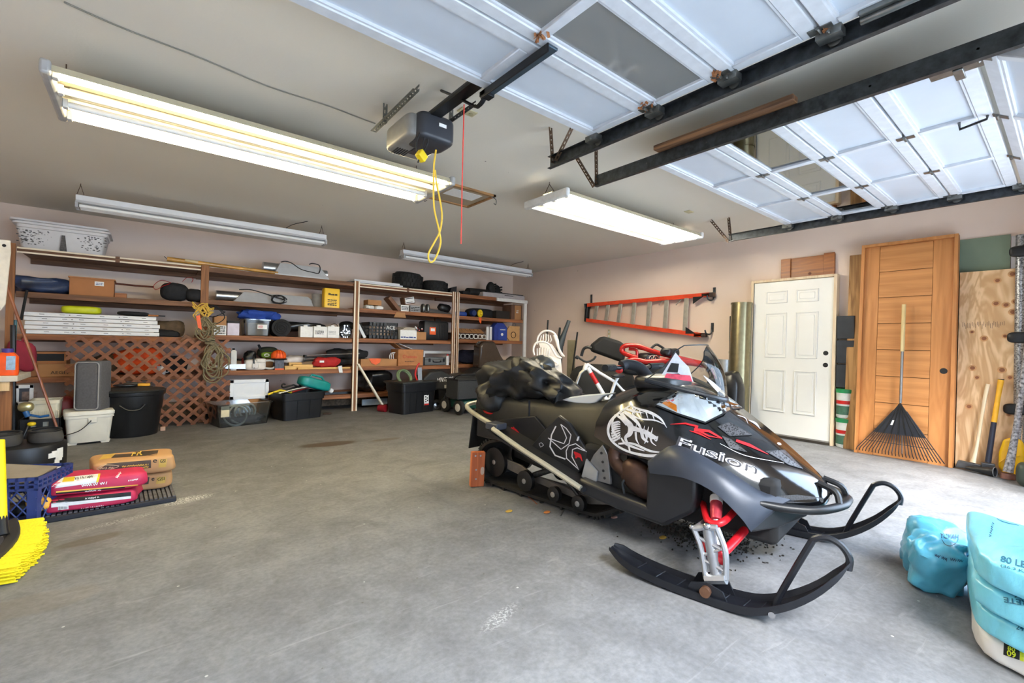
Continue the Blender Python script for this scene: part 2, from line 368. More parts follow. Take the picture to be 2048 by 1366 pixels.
def wall_material(key, rgb, dirt, k=.35, sc=1.6):
    m = bpy.data.materials.new(key); m.use_nodes = True; nt = m.node_tree; b = nt.nodes['Principled BSDF']; N = nt.nodes.new; L = nt.links.new
    geo = N('ShaderNodeNewGeometry'); n1 = N('ShaderNodeTexNoise'); n1.inputs['Scale'].default_value = sc; n1.inputs['Detail'].default_value = 7; L(geo.outputs['Position'], n1.inputs['Vector'])
    r = N('ShaderNodeValToRGB'); c = lin(rgb); d = lin(dirt); r.color_ramp.elements[0].position = .35; r.color_ramp.elements[1].position = .72
    r.color_ramp.elements[0].color = (*c, 1); r.color_ramp.elements[1].color = (*[c[i]*(1-k)+d[i]*k for i in range(3)], 1); L(n1.outputs['Fac'], r.inputs[0])
    vo = N('ShaderNodeTexVoronoi'); vo.inputs['Scale'].default_value = 3.1; L(geo.outputs['Position'], vo.inputs['Vector'])
    lt = N('ShaderNodeMath'); lt.operation = 'LESS_THAN'; lt.inputs[1].default_value = .022; L(vo.outputs['Distance'], lt.inputs[0])
    x = N('ShaderNodeMix'); x.data_type = 'RGBA'; L(lt.outputs[0], x.inputs[0]); L(r.outputs[0], x.inputs[6]); x.inputs[7].default_value = (*lin((120, 108, 96)), 1); L(x.outputs[2], b.inputs['Base Color'])
    b.inputs['Roughness'].default_value = .7; b.inputs['Specular IOR Level'].default_value = .25
    n2 = N('ShaderNodeTexNoise'); n2.inputs['Scale'].default_value = 55; L(geo.outputs['Position'], n2.inputs['Vector'])
    bp = N('ShaderNodeBump'); bp.inputs['Strength'].default_value = .08; bp.inputs['Distance'].default_value = .01; L(n2.outputs['Fac'], bp.inputs['Height']); L(bp.outputs[0], b.inputs['Normal'])
    return m
WALLM = wall_material('beige_wall_paint', (238, 218, 204), (220, 198, 180)); CEILM = wall_material('ceiling_paint', (229, 224, 212), (218, 211, 197), .3, .8)
def struct(name, mb, mat, **k): return tag(mb.build(name, mat, smooth=False, **k), kind='structure')
struct('floor', MB().box(XL, XR, -.46, YB, -.12, 0), floor_material())
struct('wall_back', MB().box(XL-.12, XR+.12, YB, YB+.12, -.12, ZC), WALLM)
struct('wall_right', MB().box(XR, XR+.12, -.46, YB, -.12, ZC), WALLM)
struct('wall_left', MB().box(XL-.12, XL, -.46, YB, -.12, ZC), WALLM)
struct('ceiling', MB().box(XL-.12, XR+.12, -.46, YB+.12, ZC, ZC+.12), CEILM)
fwall = MB()
for a, b_, z0, z1 in ((XL, -1.27, 0, ZC), (2.12, 2.76, 0, ZC), (5.17, XR, 0, ZC), (-1.27, 2.12, 2.14, ZC), (2.76, 5.17, 2.14, ZC)): fwall.box(a, b_, -.46, YF, z0, z1)
struct('wall_front', fwall, WALLM)
struct('driveway', MB().box(-12, 16, -14, -.46, -.14, -.02), M('driveway_concrete', (206, 205, 202), .8, var=.08, scale=2))
# unseen blocker added outside to shade the wide opening from the left
struct('shade_blocker', MB().box(-3.2, -1.55, -9, -.5, -.1, 5.2).box(-1.55, 1.3, -9, -5.2, -.1, 5.2), M('blocker_siding', (150, 146, 140), .8, var=.06, scale=3))
# exposed concrete footing along the foot of the back wall
struct('trim_1', MB().box(XL, XR, 7.80, YB, 0, .19), M('rough_footing_concrete', (132, 112, 92), .95, var=.35, scale=26, bump=1.0), bevel=.008)
# drywall seam band low on the back wall
# attic hatch
h0, h1 = atZ(850, 350, ZC), atZ(932, 413, ZC)
hx0, hx1, hy0, hy1 = 1.90, 2.77, 3.75, 4.27
tr = MB()
for a, b_, c, d in ((hx0, hx1, hy0, hy0+.03), (hx0, hx1, hy1-.03, hy1), (hx0, hx0+.03, hy0, hy1), (hx1-.03, hx1, hy0, hy1)): tr.box(a, b_, c, d, ZC-.022, ZC)
hatch = thing('attic_hatch', 'square attic access hatch with bare wood edging in the ceiling', 'hatch', (2.33, 4.0, ZC-.02))
tr.build('edging', woodM('hatch_edging', (176, 132, 84), (120, 84, 50), 0), hatch); MB().box(hx0+.03, hx1-.03, hy0+.03, hy1-.03, ZC-.010, ZC).build('hatch_panel', M('hatch_board', (168, 152, 128), .7, var=.12, scale=3), hatch)
MB().box(hx0+.42, hx1-.10, hy0+.10, hy0+.30, ZC-.013, ZC-.010).build('patch', PAPER, hatch)
MB().tube(catmull([(hx1-.05, hy0+.02, ZC-.02), (hx1, hy0, ZC-.05), (hx1+.02, hy0+.03, ZC-.09), (hx1+.01, hy0+.05, ZC-.07)], 4), .004, 6).build('hook', GALV, hatch)
MB().tube(catmull([(hx0+.32, hy1-.02, ZC-.02), (hx0+.33, hy1, ZC-.06), (hx0+.35, hy1-.02, ZC-.05)], 4), .004, 6).build('hook', GALV, hatch)
# small plates on the ceiling
p = atZ(935, 223, ZC); o = thing('ceiling_outlet', 'beige electrical outlet on the ceiling beside the opener rail', 'outlet', (p.x, p.y, ZC-.012))
MB().box(p.x-.06, p.x+.06, p.y-.035, p.y+.035, ZC-.008, ZC).build('cover_plate', M('beige_plate', (196, 186, 150), .5), o, bevel=.003)
for s in (-1, 1): MB().lathe([(.017, 0), (.017, .004)], (p.x+s*.028, p.y, ZC-.012), 12).build('socket', M('beige_socket', (176, 166, 130), .5), o)
p = atZ(1378, 423, ZC); solo(MB().box(p.x-.05, p.x+.05, p.y-.035, p.y+.035, ZC-.008, ZC), 'blank_cover_plate', M('beige_plate'), 'small blank beige cover plate on the ceiling past the lit right fixture', 'cover plate', bevel=.003)
p0, p1 = atZ(738, 318, ZC), atZ(788, 334, ZC); solo(MB().box(p0.x, p1.x, p0.y-.05, p0.y+.03, ZC-.03, ZC), 'ceiling_bracket', M('dull_brass_strip', (128, 120, 96), .45, .6), 'short grey metal strip on the ceiling above the long lit fixture', 'bracket', bevel=.004)
p0, p1 = atZ(128, 4, ZC-.006), atZ(752, 246, ZC-.006)
q = [p0.lerp(p1, t)+Vector((0, .05*math.sin(t*3.14)+.012*math.sin(t*14), 0)) for t in [i/20 for i in range(21)]]
solo(MB().tube(q, .004, 6), 'bell_wire', M('grey_wire', (128, 124, 112), .6), 'thin grey wire stapled across the ceiling to the door opener', 'wire')
# ================================================================= overhead garage doors
PANELM = M('door_panel_paint', (196, 204, 214), .4, var=.03, scale=5); FRAMEM = M('door_frame_paint', (206, 210, 216), .45, var=.07, scale=18)
RUSTM = M('leaf_litter', (150, 98, 60), .9, var=.4, scale=60)
ZD = 2.395
def garage_door(label, x0, x1, ncol, ys, hinge_cols, glass):
    d = thing('overhead_door', label, 'garage door', ((x0+x1)/2, ys[0], ZD)); d['kind'] = 'thing'
    cw = (x1-x0)/ncol; t = .038; rw = .062; sw = .05
    secs = [(Vector((0, ys[i], ZD)), Vector((0, ys[i+1], ZD))) for i in range(len(ys)-1)]
    secs.append((Vector((0, ys[-1]-.01, ZD-.01)), Vector((0, ys[-1]-.36, ZD-.23))))
    for i, (a, b) in enumerate(secs):
        dr = (b-a); ln = dr.length-.008; dr.normalize(); nz = Vector((0, -dr.z, dr.y)) if False else Vector((1, 0, 0)).cross(dr); nz = nz if nz.z > 0 else -nz
        T = Matrix(((1, 0, 0, 0), (0, dr.y, nz.y, a.y), (0, dr.z, nz.z, a.z), (0, 0, 0, 1)))
        fr = MB()
        fr.box(x0, x1, .004, rw, 0, t, T); fr.box(x0, x1, ln-rw, ln, 0, t, T)
        for k in range(ncol+1):
            c = x0+cw*k; a0, a1 = (c, c+sw) if k == 0 else ((c-sw, c) if k == ncol else (c-sw/2, c+sw/2))
            fr.box(a0, a1, rw, ln-rw, 0, t, T)
        # moulding lip beside each rail
        sec = fr.build('section', FRAMEM, d, bevel=.004, seg=1)
        for k in range(ncol):
            a0 = x0+cw*k+(sw if k == 0 else sw/2); a1 = x0+cw*(k+1)-(sw if k == ncol-1 else sw/2)
            if i == 1: MB().box(a0, a1, rw, ln-rw, .016, .020, T).build('pane', glass, sec, smooth=False)
            else:
                MB().box(a0, a1, rw, ln-rw, .020, .028, T).build('panel', PANELM, sec, smooth=False)
            lip = MB(); g = .010
            lip.box(a0, a1, rw, rw+g, .006, .02, T); lip.box(a0, a1, ln-rw-g, ln-rw, .006, .02, T)
            lip.build('moulding', FRAMEM, sec, smooth=False)
        if i:
            for k in hinge_cols:
                c = min(max(x0+cw*k, x0+.03), x1-.03); h = MB(); h.box(c-.022, c+.022, -.04, .045, -.004, 0, T); h.tube([T @ Vector((c-.03, 0, -.008)), T @ Vector((c+.03, 0, -.008))], .008, 8)
                h.build('hinge', GALV, d)
    return d
YS = [1.92, 1.485, 1.075, .665, .285]
dl = garage_door('wide white overhead door rolled up above, glazed second row, opener arm attached', -1.27, 2.135, 4, YS, (2, 4), DGLASS)
dr_ = garage_door('narrower white overhead door rolled up at right with lift handle', 2.765, 5.17, 3, YS, (0, 1, 2, 3), GLASS)
# lift handle and slide latch on the narrow door
a, b = atZ(1918, 252, ZD-.02), atZ(1975, 238, ZD-.02)
MB().tube([(a.x, a.y, ZD), (a.x+.03, a.y, ZD-.03), (b.x-.03, b.y, ZD-.03), (b.x, b.y, ZD)], .007, 8).build('lift_handle', M('black_handle', (40, 40, 42), .4), dr_)
p = atZ(1918, 140, ZD-.01); lt = MB(); lt.box(p.x-.035, p.x+.035, p.y-.1, p.y+.1, ZD-.012, ZD); lt.box(p.x-.02, p.x+.09, p.y-.015, p.y+.02, ZD-.02, ZD-.012); lt.build('slide_latch', GALV, dr_, bevel=.003)
p = atZ(1790, 10, ZD-.01); lt = MB(); lt.box(p.x-.05, p.x+.02, p.y-.12, p.y+.1, ZD-.02, ZD); lt.tube([(p.x-.02, p.y-.1, ZD-.03), (p.x-.02, p.y+.1, ZD-.03)], .014, 8); lt.build('slide_latch', GALV, dl, bevel=.003)
# leaf litter caught in the hinges
for (px, py) in ((1083, 75), (1293, 212), (1440, 152), (1660, 62)):
    lm = MB()
    for k in range(10):
        p = atZ(px+random.uniform(-14, 14), py+random.uniform(-8, 10), ZD-.006); r = rotm(random.random()*3, random.random()*3, random.random()*3)
        lm.cbox(p, (.028, .012, .002), r)
    lm.build('leaf_litter', RUSTM, dl, smooth=False)['kind'] = 'stuff'
# ----- tracks
def track(label, X, y0, y1, z, side, bend=False, cat='track'):
    t = thing('door_track', label, cat, (X, y0, z))
    s = .042
    prof = [(-.03*side, s), (0, s), (0, -s), (-.03*side, -s), (-.03*side, -s+.004), (-.004*side, -s+.004), (-.004*side, s-.004), (-.03*side, s-.004)]
    path = [(y0, z, 0), (y1, z, 0)]
    if bend:
        R = .32
        for k in range(1, 9):
            a = math.pi/2*k/8; path.append((y1-R*math.sin(a), z-R*(1-math.cos(a)), a))
        path.append((y1-R, .1, math.pi/2))
    R_ = []
    for (y, zz, a) in path: R_.append([Vector((X+px_, y-pz*math.sin(a)*1.0, zz+pz*math.cos(a))) for px_, pz in prof])
    mb = MB(); mb.rings(R_); mb.build('channel', DGALV, t, smooth=False); return t
tl = track('dark steel track along the right edge of the wide overhead door', 2.20, 2.34, .10, 2.372, 1, True)
tm = track('dark steel track along the left edge of the narrow overhead door', 2.69, 2.36, .10, 2.372, -1, True)
trr = track('dark steel track at the far edge of the narrow overhead door', 5.23, 2.53, .10, 2.372, 1, True)
def angle_strap(par, a, b, w=.032, mat=RUSTY):
    """perforated L angle from a to b"""
    a, b = Vector(a), Vector(b); d = (b-a); L = d.length; d.normalize(); u = d.cross(Vector((1, 0, 0))); u = u.normalized() if u.length > .1 else Vector((0, 1, 0)); v = d.cross(u).normalized()
    T = Matrix(((u.x, v.x, d.x, a.x), (u.y, v.y, d.y, a.y), (u.z, v.z, d.z, a.z), (0, 0, 0, 1)))
    mb = MB(); n = max(2, int(L/.034)); st = L/n
    for k in range(n):
        mb.box(0, .003, 0, w*.3, k*st, (k+1)*st, T); mb.box(0, .003, w*.7, w, k*st, (k+1)*st, T); mb.box(0, .003, w*.3, w*.7, k*st, k*st+st*.4, T)
        mb.box(.003, w*.35, 0, .003, k*st, (k+1)*st, T); mb.box(w*.7, w, 0, .003, k*st, (k+1)*st, T); mb.box(w*.35, w*.7, 0, .003, k*st, k*st+st*.4, T)
    return mb.build('perforated_angle', mat, par, smooth=False)
angle_strap(tl, (2.20, 2.30, 2.36), (2.20, 2.33, ZC)); angle_strap(tl, (2.19, 2.26, 2.36), (2.19, 2.04, ZC))
angle_strap(tm, (2.69, 2.35, 2.34), (2.66, 2.52, ZC)); angle_strap(tm, (2.70, 2.33, 2.34), (2.72, 2.36, ZC))
angle_strap(trr, (5.23, 2.52, 2.34), (5.20, 2.72, ZC)); angle_strap(trr, (5.24, 2.50, 2.34), (5.26, 2.54, ZC))
for t, X, s, yl in ((tl, 2.2, -1, (1.92, 1.485, 1.075, .665)), (tm, 2.69, 1, (1.92, 1.485, 1.075, .665, .3)), (trr, 5.23, -1, (1.92, 1.485, 1.075, .665, .3))):
    for y in yl:
        mb = MB(); mb.cyl((X+s*.004, y-.03, 2.372), (X+s*.02, y-.03, 2.372), .026, n=14); mb.cyl((X, y-.03, 2.372), (X+s*.1, y-.03, 2.372), .006, n=8)
        mb.box(min(X+s*.03, X+s*.085), max(X+s*.03, X+s*.085), y-.07, y+.02, 2.362, ZD+.0); mb.build('roller', GALV, t)
# wood strip resting on the middle track
solo(MB().box(2.635, 2.70, .95, 1.80, 2.417, 2.45), 'wood_strip', woodM('weathered_strip', (150, 108, 74), (84, 58, 42), 1), 'weathered wood strip lying on top of the track between the two doors', 'board', bevel=.004)
solo(MB().box(5.10, 5.175, .95, 1.50, 2.445, 2.475), 'wood_strip', woodM('bare_strip', (190, 138, 88), (140, 96, 58), 1), 'bare wood strip above the far track of the narrow door', 'board', bevel=.004)
# ----- opener
OX = 1.335
op = thing('garage_door_opener', 'grey and black garage door opener motor hung from the ceiling with a rail', 'door opener', (OX, 2.6, 2.33))
MB().blob((OX-.02, 2.66, 2.395), (.27, .36, .15), e=.28, e2=.3, nu=28, nv=14).build('motor_housing', M('opener_grey', (138, 136, 132), .5, .2), op, sharp=60)
MB().blob((OX+.02, 2.54, 2.395), (.25, .22, .165), e=.3, e2=.4, nu=28, nv=14).build('front_cover', M('opener_dark', (54, 56, 62), .4, var=.08), op, sharp=60)
MB().box(OX-.04, OX+.09, 2.60, 2.74, 2.315, 2.34).build('light_lens', M('smoked_lens', (58, 58, 60), .25), op, bevel=.01)
mb = MB()
for k in range(6): mb.box(OX-.12+k*.016, OX-.112+k*.016, 2.70, 2.80, 2.318, 2.323)
mb.build('vent_slots', INK, op, smooth=False)
MB().box(OX+.02, OX+.07, 2.426, 2.430, 2.40, 2.42).build('label', PAPER, op, smooth=False)
MB().box(OX-.02, OX+.02, -.25, 2.52, 2.47, 2.50).build('rail', DGALV, op, bevel=.003)
MB().box(OX-.035, OX+.035, 1.60, 2.5, 2.455, 2.47).build('rail_flange', M('black_rail', (30, 30, 32), .4, .6), op)
angle_strap(op, (OX-.15, 2.98, 2.50), (OX-.15, 2.36, 2.52), .04, GALV); angle_strap(op, (OX+.13, 2.6, 2.47), (OX+.13, 2.20, 2.47), .03, DGALV)
angle_strap(op, (OX-.15, 2.8, 2.5), (OX-.15, 2.8, ZC), .03, GALV); angle_strap(op, (OX+.13, 2.45, 2.47), (OX+.13, 2.45, ZC), .03, GALV)
BAR = M('black_arm', (34, 35, 38), .4, .5)
a1 = Vector((OX, 2.12, 2.46)); pts = [a1, atY(915, 190, 2.05), atY(957, 213, 1.97), atY(975, 180, 1.94), Vector((OX-.02, 1.86, 2.375))]
pts = [atX(a, b, OX+.03) for a, b in ((884, 182), (915, 195), (948, 212), (957, 212), (968, 198), (978, 168))]
MB().tube(catmull(pts, 4), .015, 6, flat=.6).build('door_arm', BAR, op)
MB().box(OX-.025, OX+.03, 1.42, 1.90, 2.365, 2.378).build('arm_bracket', M('blued_bracket', (74, 92, 106), .4, .6), op, bevel=.003)
mb = MB(); mb.box(OX-.03, OX-.022, 1.42, 1.92, 2.34, 2.378); mb.box(OX-.03, OX+.03, 1.88, 1.93, 2.352, 2.378); mb.build('arm_bracket', BAR, op, bevel=.002)
# cords
solo(MB().tube(catmull([(OX+.05, 2.20, 2.45), (OX+.055, 2.21, 2.1), (OX+.05, 2.2, 1.72), (OX+.05, 2.2, 1.655)], 6), .0035, 6), 'release_cord', M('red_cord', (226, 70, 60), .7), 'red emergency release cord hanging from the opener rail', 'cord')
def wire(pxs, Y, r, name, mat, label, cat='cord'):
    return solo(MB().tube(catmull([atY(a, b, Y) for a, b in pxs], 6), r, 7), name, mat, label, cat)
wire([(872, 300), (868, 330), (867, 380), (869, 420), (878, 460), (881, 488), (870, 518), (860, 524), (857, 508), (868, 486), (880, 462), (884, 430), (879, 395), (874, 372), (870, 340)], 2.47, .0055, 'extension_cord', M('yellow_cord', (236, 196, 60), .55), 'yellow extension cord looped down from the ceiling below the opener')
ct = wire([(841, 262), (833, 285), (836, 305), (848, 300), (856, 283), (850, 272), (843, 300), (836, 325)], 2.46, .005, 'power_cord', INK, 'short black power cord dangling at the opener with a yellow plug')
MB().cbox(atY(843, 312, 2.45), (.06, .04, .05), rotm(0, .6, .3)).build('plug', YELLOW, ct, bevel=.006)
# ================================================================= fluorescent fixtures
tubeL = emitM('lit_tube', TUBE_WARM, TUBE_STRENGTH); tubeD = M('unlit_tube', (238, 238, 236), .25, var=.02); REFL = M('cream_reflector', (196, 186, 158), .5, var=.03); ENDG = M('grey_end_cap', (172, 172, 172), .45, .2)
tubeW = emitM('lit_tube_white', (1.0, .93, .76), 40.0)
def wide_fixture(label, x0, x1, y0, y1, z, lit, mat, capmat, group='lit fluorescent fixtures'):
    o = thing('fluorescent_fixture', label, 'light fixture', ((x0+x1)/2, (y0+y1)/2, z-.03))
    m = (y0+y1)/2
    mb = MB(); mb.prism([(x0, y0, z-.01), (x0, y0+.02, z+.03), (x0, m-.1, z+.035), (x0, m-.06, z+.075), (x0, m+.06, z+.075), (x0, m+.1, z+.035), (x0, y1-.02, z+.03), (x0, y1, z-.01), (x0, y1-.004, z-.01), (x0, y1-.03, z+.024), (x0, m+.09, z+.028), (x0, m+.055, z+.068), (x0, m-.055, z+.068), (x0, m-.09, z+.028), (x0, y0+.03, z+.024), (x0, y0+.004, z-.01)], (x1-x0, 0, 0))
    mb.build('reflector', REFL, o, smooth=False); MB().box(x0+.04, x1-.04, m-.055, m+.055, z+.02, z+.066).build('ballast_cover', REFL, o, bevel=.004)
    for xx, s in ((x0, -1), (x1, 1)):
        a, b = min(xx, xx+s*.045), max(xx, xx+s*.045)
        MB().box(a, b, y0-.01, y1+.01, z-.032, z+.045).build('end_cap', capmat, o, bevel=.014)
    ys = [y0+.045+(y1-y0-.09)*k/3 for k in range(4)]
    for k in range(4):
        t = MB().cyl((x0+.02, ys[k], z-.006), (x1-.02, ys[k], z-.006), .019, n=14).build('tube', mat if k in lit else tubeD, o)
        for xx in (x0+.012, x1-.012): MB().box(xx-.012, xx+.012, ys[k]-.022, ys[k]+.022, z-.03, z+.02).build('socket', DWHITE, o, bevel=.003)
    for xx in (x0+.02, x1-.15): MB().tube([(xx, m-.1, z+.03), (xx, m, ZC-.02), (xx, m, ZC), (xx, m, ZC-.02), (xx, m+.1, z+.03)], .003, 6).build('hanger', RUSTY, o)
    return o
wide_fixture('long four-tube fixture at left with two tubes glowing yellow', -.40, 1.945, 3.27, 3.93, 2.435, (0, 3), tubeL, ENDG)
wide_fixture('white four-tube fixture at right, brightly lit, hung beside the door tracks', 2.90, 5.16, 2.83, 3.40, 2.445, (0, 1, 2), tubeW, M('white_end_cap', (226, 226, 224), .4))
def strip_fixture(label, x0, x1, y, zt):
    o = thing('strip_light', label, 'light fixture', ((x0+x1)/2, y, zt-.14))
    MB().prism([(x0, y-.055, zt), (x0, y+.055, zt), (x0, y+.06, zt-.055), (x0, y+.10, zt-.085), (x0, y-.10, zt-.085), (x0, y-.06, zt-.055)], (x1-x0, 0, 0)).build('housing', WHITE, o, bevel=.003)
    for k, dy in enumerate((-.065, .0, .065)):
        MB().cyl((x0+.03, y+dy, zt-.112), (x1-.03, y+dy, zt-.112), .018, n=12).build('tube', tubeD, o)
        for xx in (x0+.01, x1-.01): MB().box(xx-.012, xx+.012, y+dy-.02, y+dy+.02, zt-.132, zt-.08).build('socket', M('socket_grey', (176, 176, 178), .5), o, bevel=.003)
    for xx in (x0+.03, x1-.05): MB().tube([(xx-.03, y, zt), (xx, y, ZC-.015), (xx, y, ZC), (xx, y, ZC-.015), (xx+.03, y, zt)], .003, 6).build('hanger', RUSTY, o)
    MB().tube(catmull([(x1-.5, y, zt), (x1-.42, y-.05, zt+.06), (x1-.3, y-.1, ZC-.02), (x1-.25, y-.1, ZC)], 5), .004, 6).build('power_lead', INK, o)
    return o
strip_fixture('unlit white strip light hung above the left shelves', -.57, 1.85, 6.33, 2.495)
strip_fixture('unlit white strip light hung in front of the tyres on the right shelves', 3.02, 5.62, 6.48, 2.50)
# ================================================================= shelving along the back wall
def rrect(w, d, r, z, n=4):
    r = min(r, w/2-.001, d/2-.001); out = []
    for cx, cy, a0 in ((w/2-r, d/2-r, 0), (-w/2+r, d/2-r, 90), (-w/2+r, -d/2+r, 180), (w/2-r, -d/2+r, 270)):
        for k in range(n+1):
            a = math.radians(a0+90*k/n); out.append(Vector((cx+r*math.cos(a), cy+r*math.sin(a), z)))
    return out
def rr_rings(prof, c, T=None, n=4):
    """stack of rounded rectangles (w, d, radius, z)"""
    t = Matrix.Translation(c) @ T if T else Matrix.Translation(c)
    mb = MB(); mb.rings([[t @ q for q in rrect(w, d, r, z, n)] for w, d, r, z in prof]); return mb
SF, SB = 7.10, 7.88
LV = {'a': (2.02, 1.545, 1.09, .62), 'b': (2.01, 1.59, 1.13, .655, .258), 'c': (2.005, 1.61, 1.135, .69, .258), 'd': (2.0, 1.595, 1.165, .705, .258)}
XA, XB_, XC, XD, XE = -1.12, .585, 2.56, 4.37, 6.03
def shelf_unit(label, key, x0, x1, trim=False, rail_mat=WOODF, posts=()):
    u = thing('shelving_unit', label, 'shelves', ((x0+x1)/2, SF, 0))
    for i, z in enumerate(LV[key]):
        dark = rail_mat if i < 2 else WOODF
        MB().box(x0, x1, SF, SF+.036, z-.062, z).build('rail', dark, u, bevel=.003)
        for k in range(3):
            a = SF+.04+k*.26; MB().box(x0, x1, a, min(a+.25, 7.795 if z < .2 else SB), z-.03, z-.004*(k % 2)).build('shelf_board', dark, u)
        if trim and i == 0:
            for dz in (0, -.045): MB().box(x0, x1, SF-.006, SF, z-.018+dz, z+dz-.001).build('trim_strip', TRIMW, u)
            MB().box((x0+x1)/2-.02, (x0+x1)/2+.02, SF-.012, SF, z-.065, z+.004).build('cleat', WOODD, u)
        # ledger against the wall
        MB().box(x0, x1, SB-.04, SB, z-.09, z-.031).build('ledger', WOODD, u)
    for (xc, w, z1, kind) in posts:
        MB().box(xc-w/2, xc+w/2, SF-.038, SF-.001 if kind != 'trim' else SF-.007, 0, z1).build('post', {'wood': POSTW, 'trim': POSTW, 'white': M('white_post', (222, 222, 220), .5, var=.06)}[kind], u, bevel=.003)
        if kind == 'trim':
            for s in (-1, 1): MB().box(xc+s*w*.36-w*.13, xc+s*w*.36+w*.13, SF-.044, SF-.038, 0, z1).build('trim_strip', TRIMW, u)
    return u
shelf_unit('left bay of wooden wall shelves behind the lattice, cream-striped top rail', 'a', XA+.035, XB_-.045, True, WOODD, ((XA, .06, 2.05, 'wood'),))
shelf_unit('dark wooden bay of wall shelves holding the lamp hoods and chainsaws', 'b', XB_-.0425, XC-.045, False, WOODD, ((XB_, .085, 2.03, 'wood'),))
shelf_unit('bay of wall shelves under the two tyres, framed by cream-striped posts', 'c', XC-.0425, XD-.012, True, WOODF, ((XC, .085, 2.03, 'trim'), (XD-.04, .06, 2.02, 'trim')))
shelf_unit('right end bay of wall shelves with a white post at the corner', 'd', XD+.01, XE+.03, False, WOODF, ((XD+.045, .05, 2.02, 'trim'), (XE, .07, 1.93, 'white')))
o = solo(MB().box(5.30, XE+.05, SF-.04, SF-.002, 1.93, 1.995), 'white_rail', M('white_post'), 'white painted rail along the top front of the right end bay', 'rail', bevel=.004)
def X_(px, Y, py=650): return atY(px, py, Y).x
def Z_(px, py, Y): return atY(px, py, Y).z
def span(px0, py0, px1, py1, Y):
    a, b = atY(px0, py0, Y), atY(px1, py1, Y); return a.x, b.x, (a.z+atY(px1, py0, Y).z)/2
def carton(label, px0, px1, pyt, Y, z0, depth, mat=CARD, name='cardboard_box', flap=None, cat='box', bevel=.004, tape=True):
    x0, x1 = X_(px0, Y), X_(px1, Y); z1 = Z_((px0+px1)/2, pyt, Y)
    o = thing(name, label, cat, ((x0+x1)/2, Y+depth/2, z0))
    MB().box(x0, x1, Y, Y+depth, z0+.001, z1).build('carton', mat, o, bevel=bevel)
    if tape: MB().box((x0+x1)/2-.025, (x0+x1)/2+.025, Y-.001, Y+depth*.9, z1+.0005, z1+.0015).build('tape', M('packing_tape', (206, 176, 132), .3), o)
    return o, x0, x1, z1
def scribble(x0, x1, Y, z0, z1, rows, mat, par, seed=1, name='print'):
    """rows of small printed blocks on a face looking toward -Y"""
    r = random.Random(seed); mb = MB(); hh = (z1-z0)/rows
    for i in range(rows):
        x = x0
        while x < x1-.004:
            w_ = r.uniform(.1, .32)*(x1-x0); w_ = min(w_, x1-x); mb.box(x, x+w_*.86, Y-.0012, Y, z0+hh*i+hh*.2, z0+hh*i+hh*r.uniform(.55, .85)); x += w_
    return mb.build(name, mat, par, smooth=False)
# ---- left bay, top: two nested mixing tubs
tubm = M('cement_crusted_white', (222, 220, 220), .6, var=.08, scale=5)
def mix_tub(label, dz, dx):
    Y = 7.22; x0, x1 = X_(22, Y, 440)+dx, X_(222, Y, 450)+dx; w_ = x1-x0; c = ((x0+x1)/2, Y+.29, 2.02+dz)
    o = thing('mixing_tub', label, 'tub', c, None)
    rr_rings([(w_*.80, .42, .05, .001), (w_*.90, .5, .06, .24), (w_*.93, .53, .06, .245), (w_*.94, .54, .06, .275), (w_, .58, .05, .28), (w_, .58, .05, .30), (w_*.97, .55, .05, .30), (w_*.88, .48, .06, .24), (w_*.78, .40, .05, .02)], c).build('shell', tubm, o)
    if dz == 0:
        mb = MB(); mb.prism([(c[0]-.03, c[1]-.235, c[2]+.02), (c[0]+.03, c[1]-.235, c[2]+.02), (c[0]+.014, c[1]-.262, c[2]+.20), (c[0]-.014, c[1]-.262, c[2]+.20)], (0, -.006, 0)); mb.build('rib', M('mortar_smear', (96, 94, 94), .9, var=.4, scale=60), o)
        r = random.Random(4); mb = MB()
        for k in range(150):
            u = max(-.36, min(-.1, r.gauss(-.26, .07))) if k < 90 else max(.1, min(.36, r.gauss(.25, .06))); v = r.uniform(.06, .22); y = c[1]-.213-.04*v/.24*1.0; s = r.uniform(.003, .012)
            mb.box(c[0]+u-s, c[0]+u+s*.6, y-.0035, y+.01, c[2]+v, c[2]+v+s*.8)
        mb.build('mortar_specks', M('mortar_smear'), o, smooth=False)['kind'] = 'stuff'
mix_tub('cement-crusted white mixing tub, lower of the nested pair on the top left shelf', 0, 0)
mix_tub('upper of the two nested white mixing tubs on the top left shelf', .032, -.02)
# wrapped bundle of sticks across the top
a, b = atY(334, 518, 7.16), atY(500, 536, 7.16); a.z = max(a.z, 2.055); b.z = 2.045
o = thing('wrapped_bundle', 'long amber film-wrapped bundle lying on the top shelf left of the lamp hood', 'bundle', a.lerp(b, .5))
FILM = M('amber_film', (196, 146, 72), .2, var=.35, scale=9, coat=.4)
MB().tube([a, a.lerp(b, .3), a.lerp(b, .6), b+Vector((.35, 0, -.01))], [.03, .03, .026, .022], 10).build('wrap', FILM, o)
MB().tube([a+Vector((.18, -.028, .005)), a.lerp(b, .35)+Vector((0, -.028, .004))], .018, 8).build('clear_wrap', M('shiny_film', (220, 196, 150), .15, var=.2), o)
MB().tube([a+Vector((-.03, 0, .03)), a+Vector((.0, 0, .0))], .004, 6).build('twist_tie', INK, o)
a = atY(486, 530, 7.15); solo(MB().blob((a.x, 7.19, 2.045), (.26, .07, .075), .7, amp=.03, freq=18, seed=3), 'crumpled_wrapper', M('printed_wrapper', (206, 204, 198), .5, var=.4, scale=22), 'crumpled white printed wrapper beside the amber bundle on the top shelf', 'wrapper')
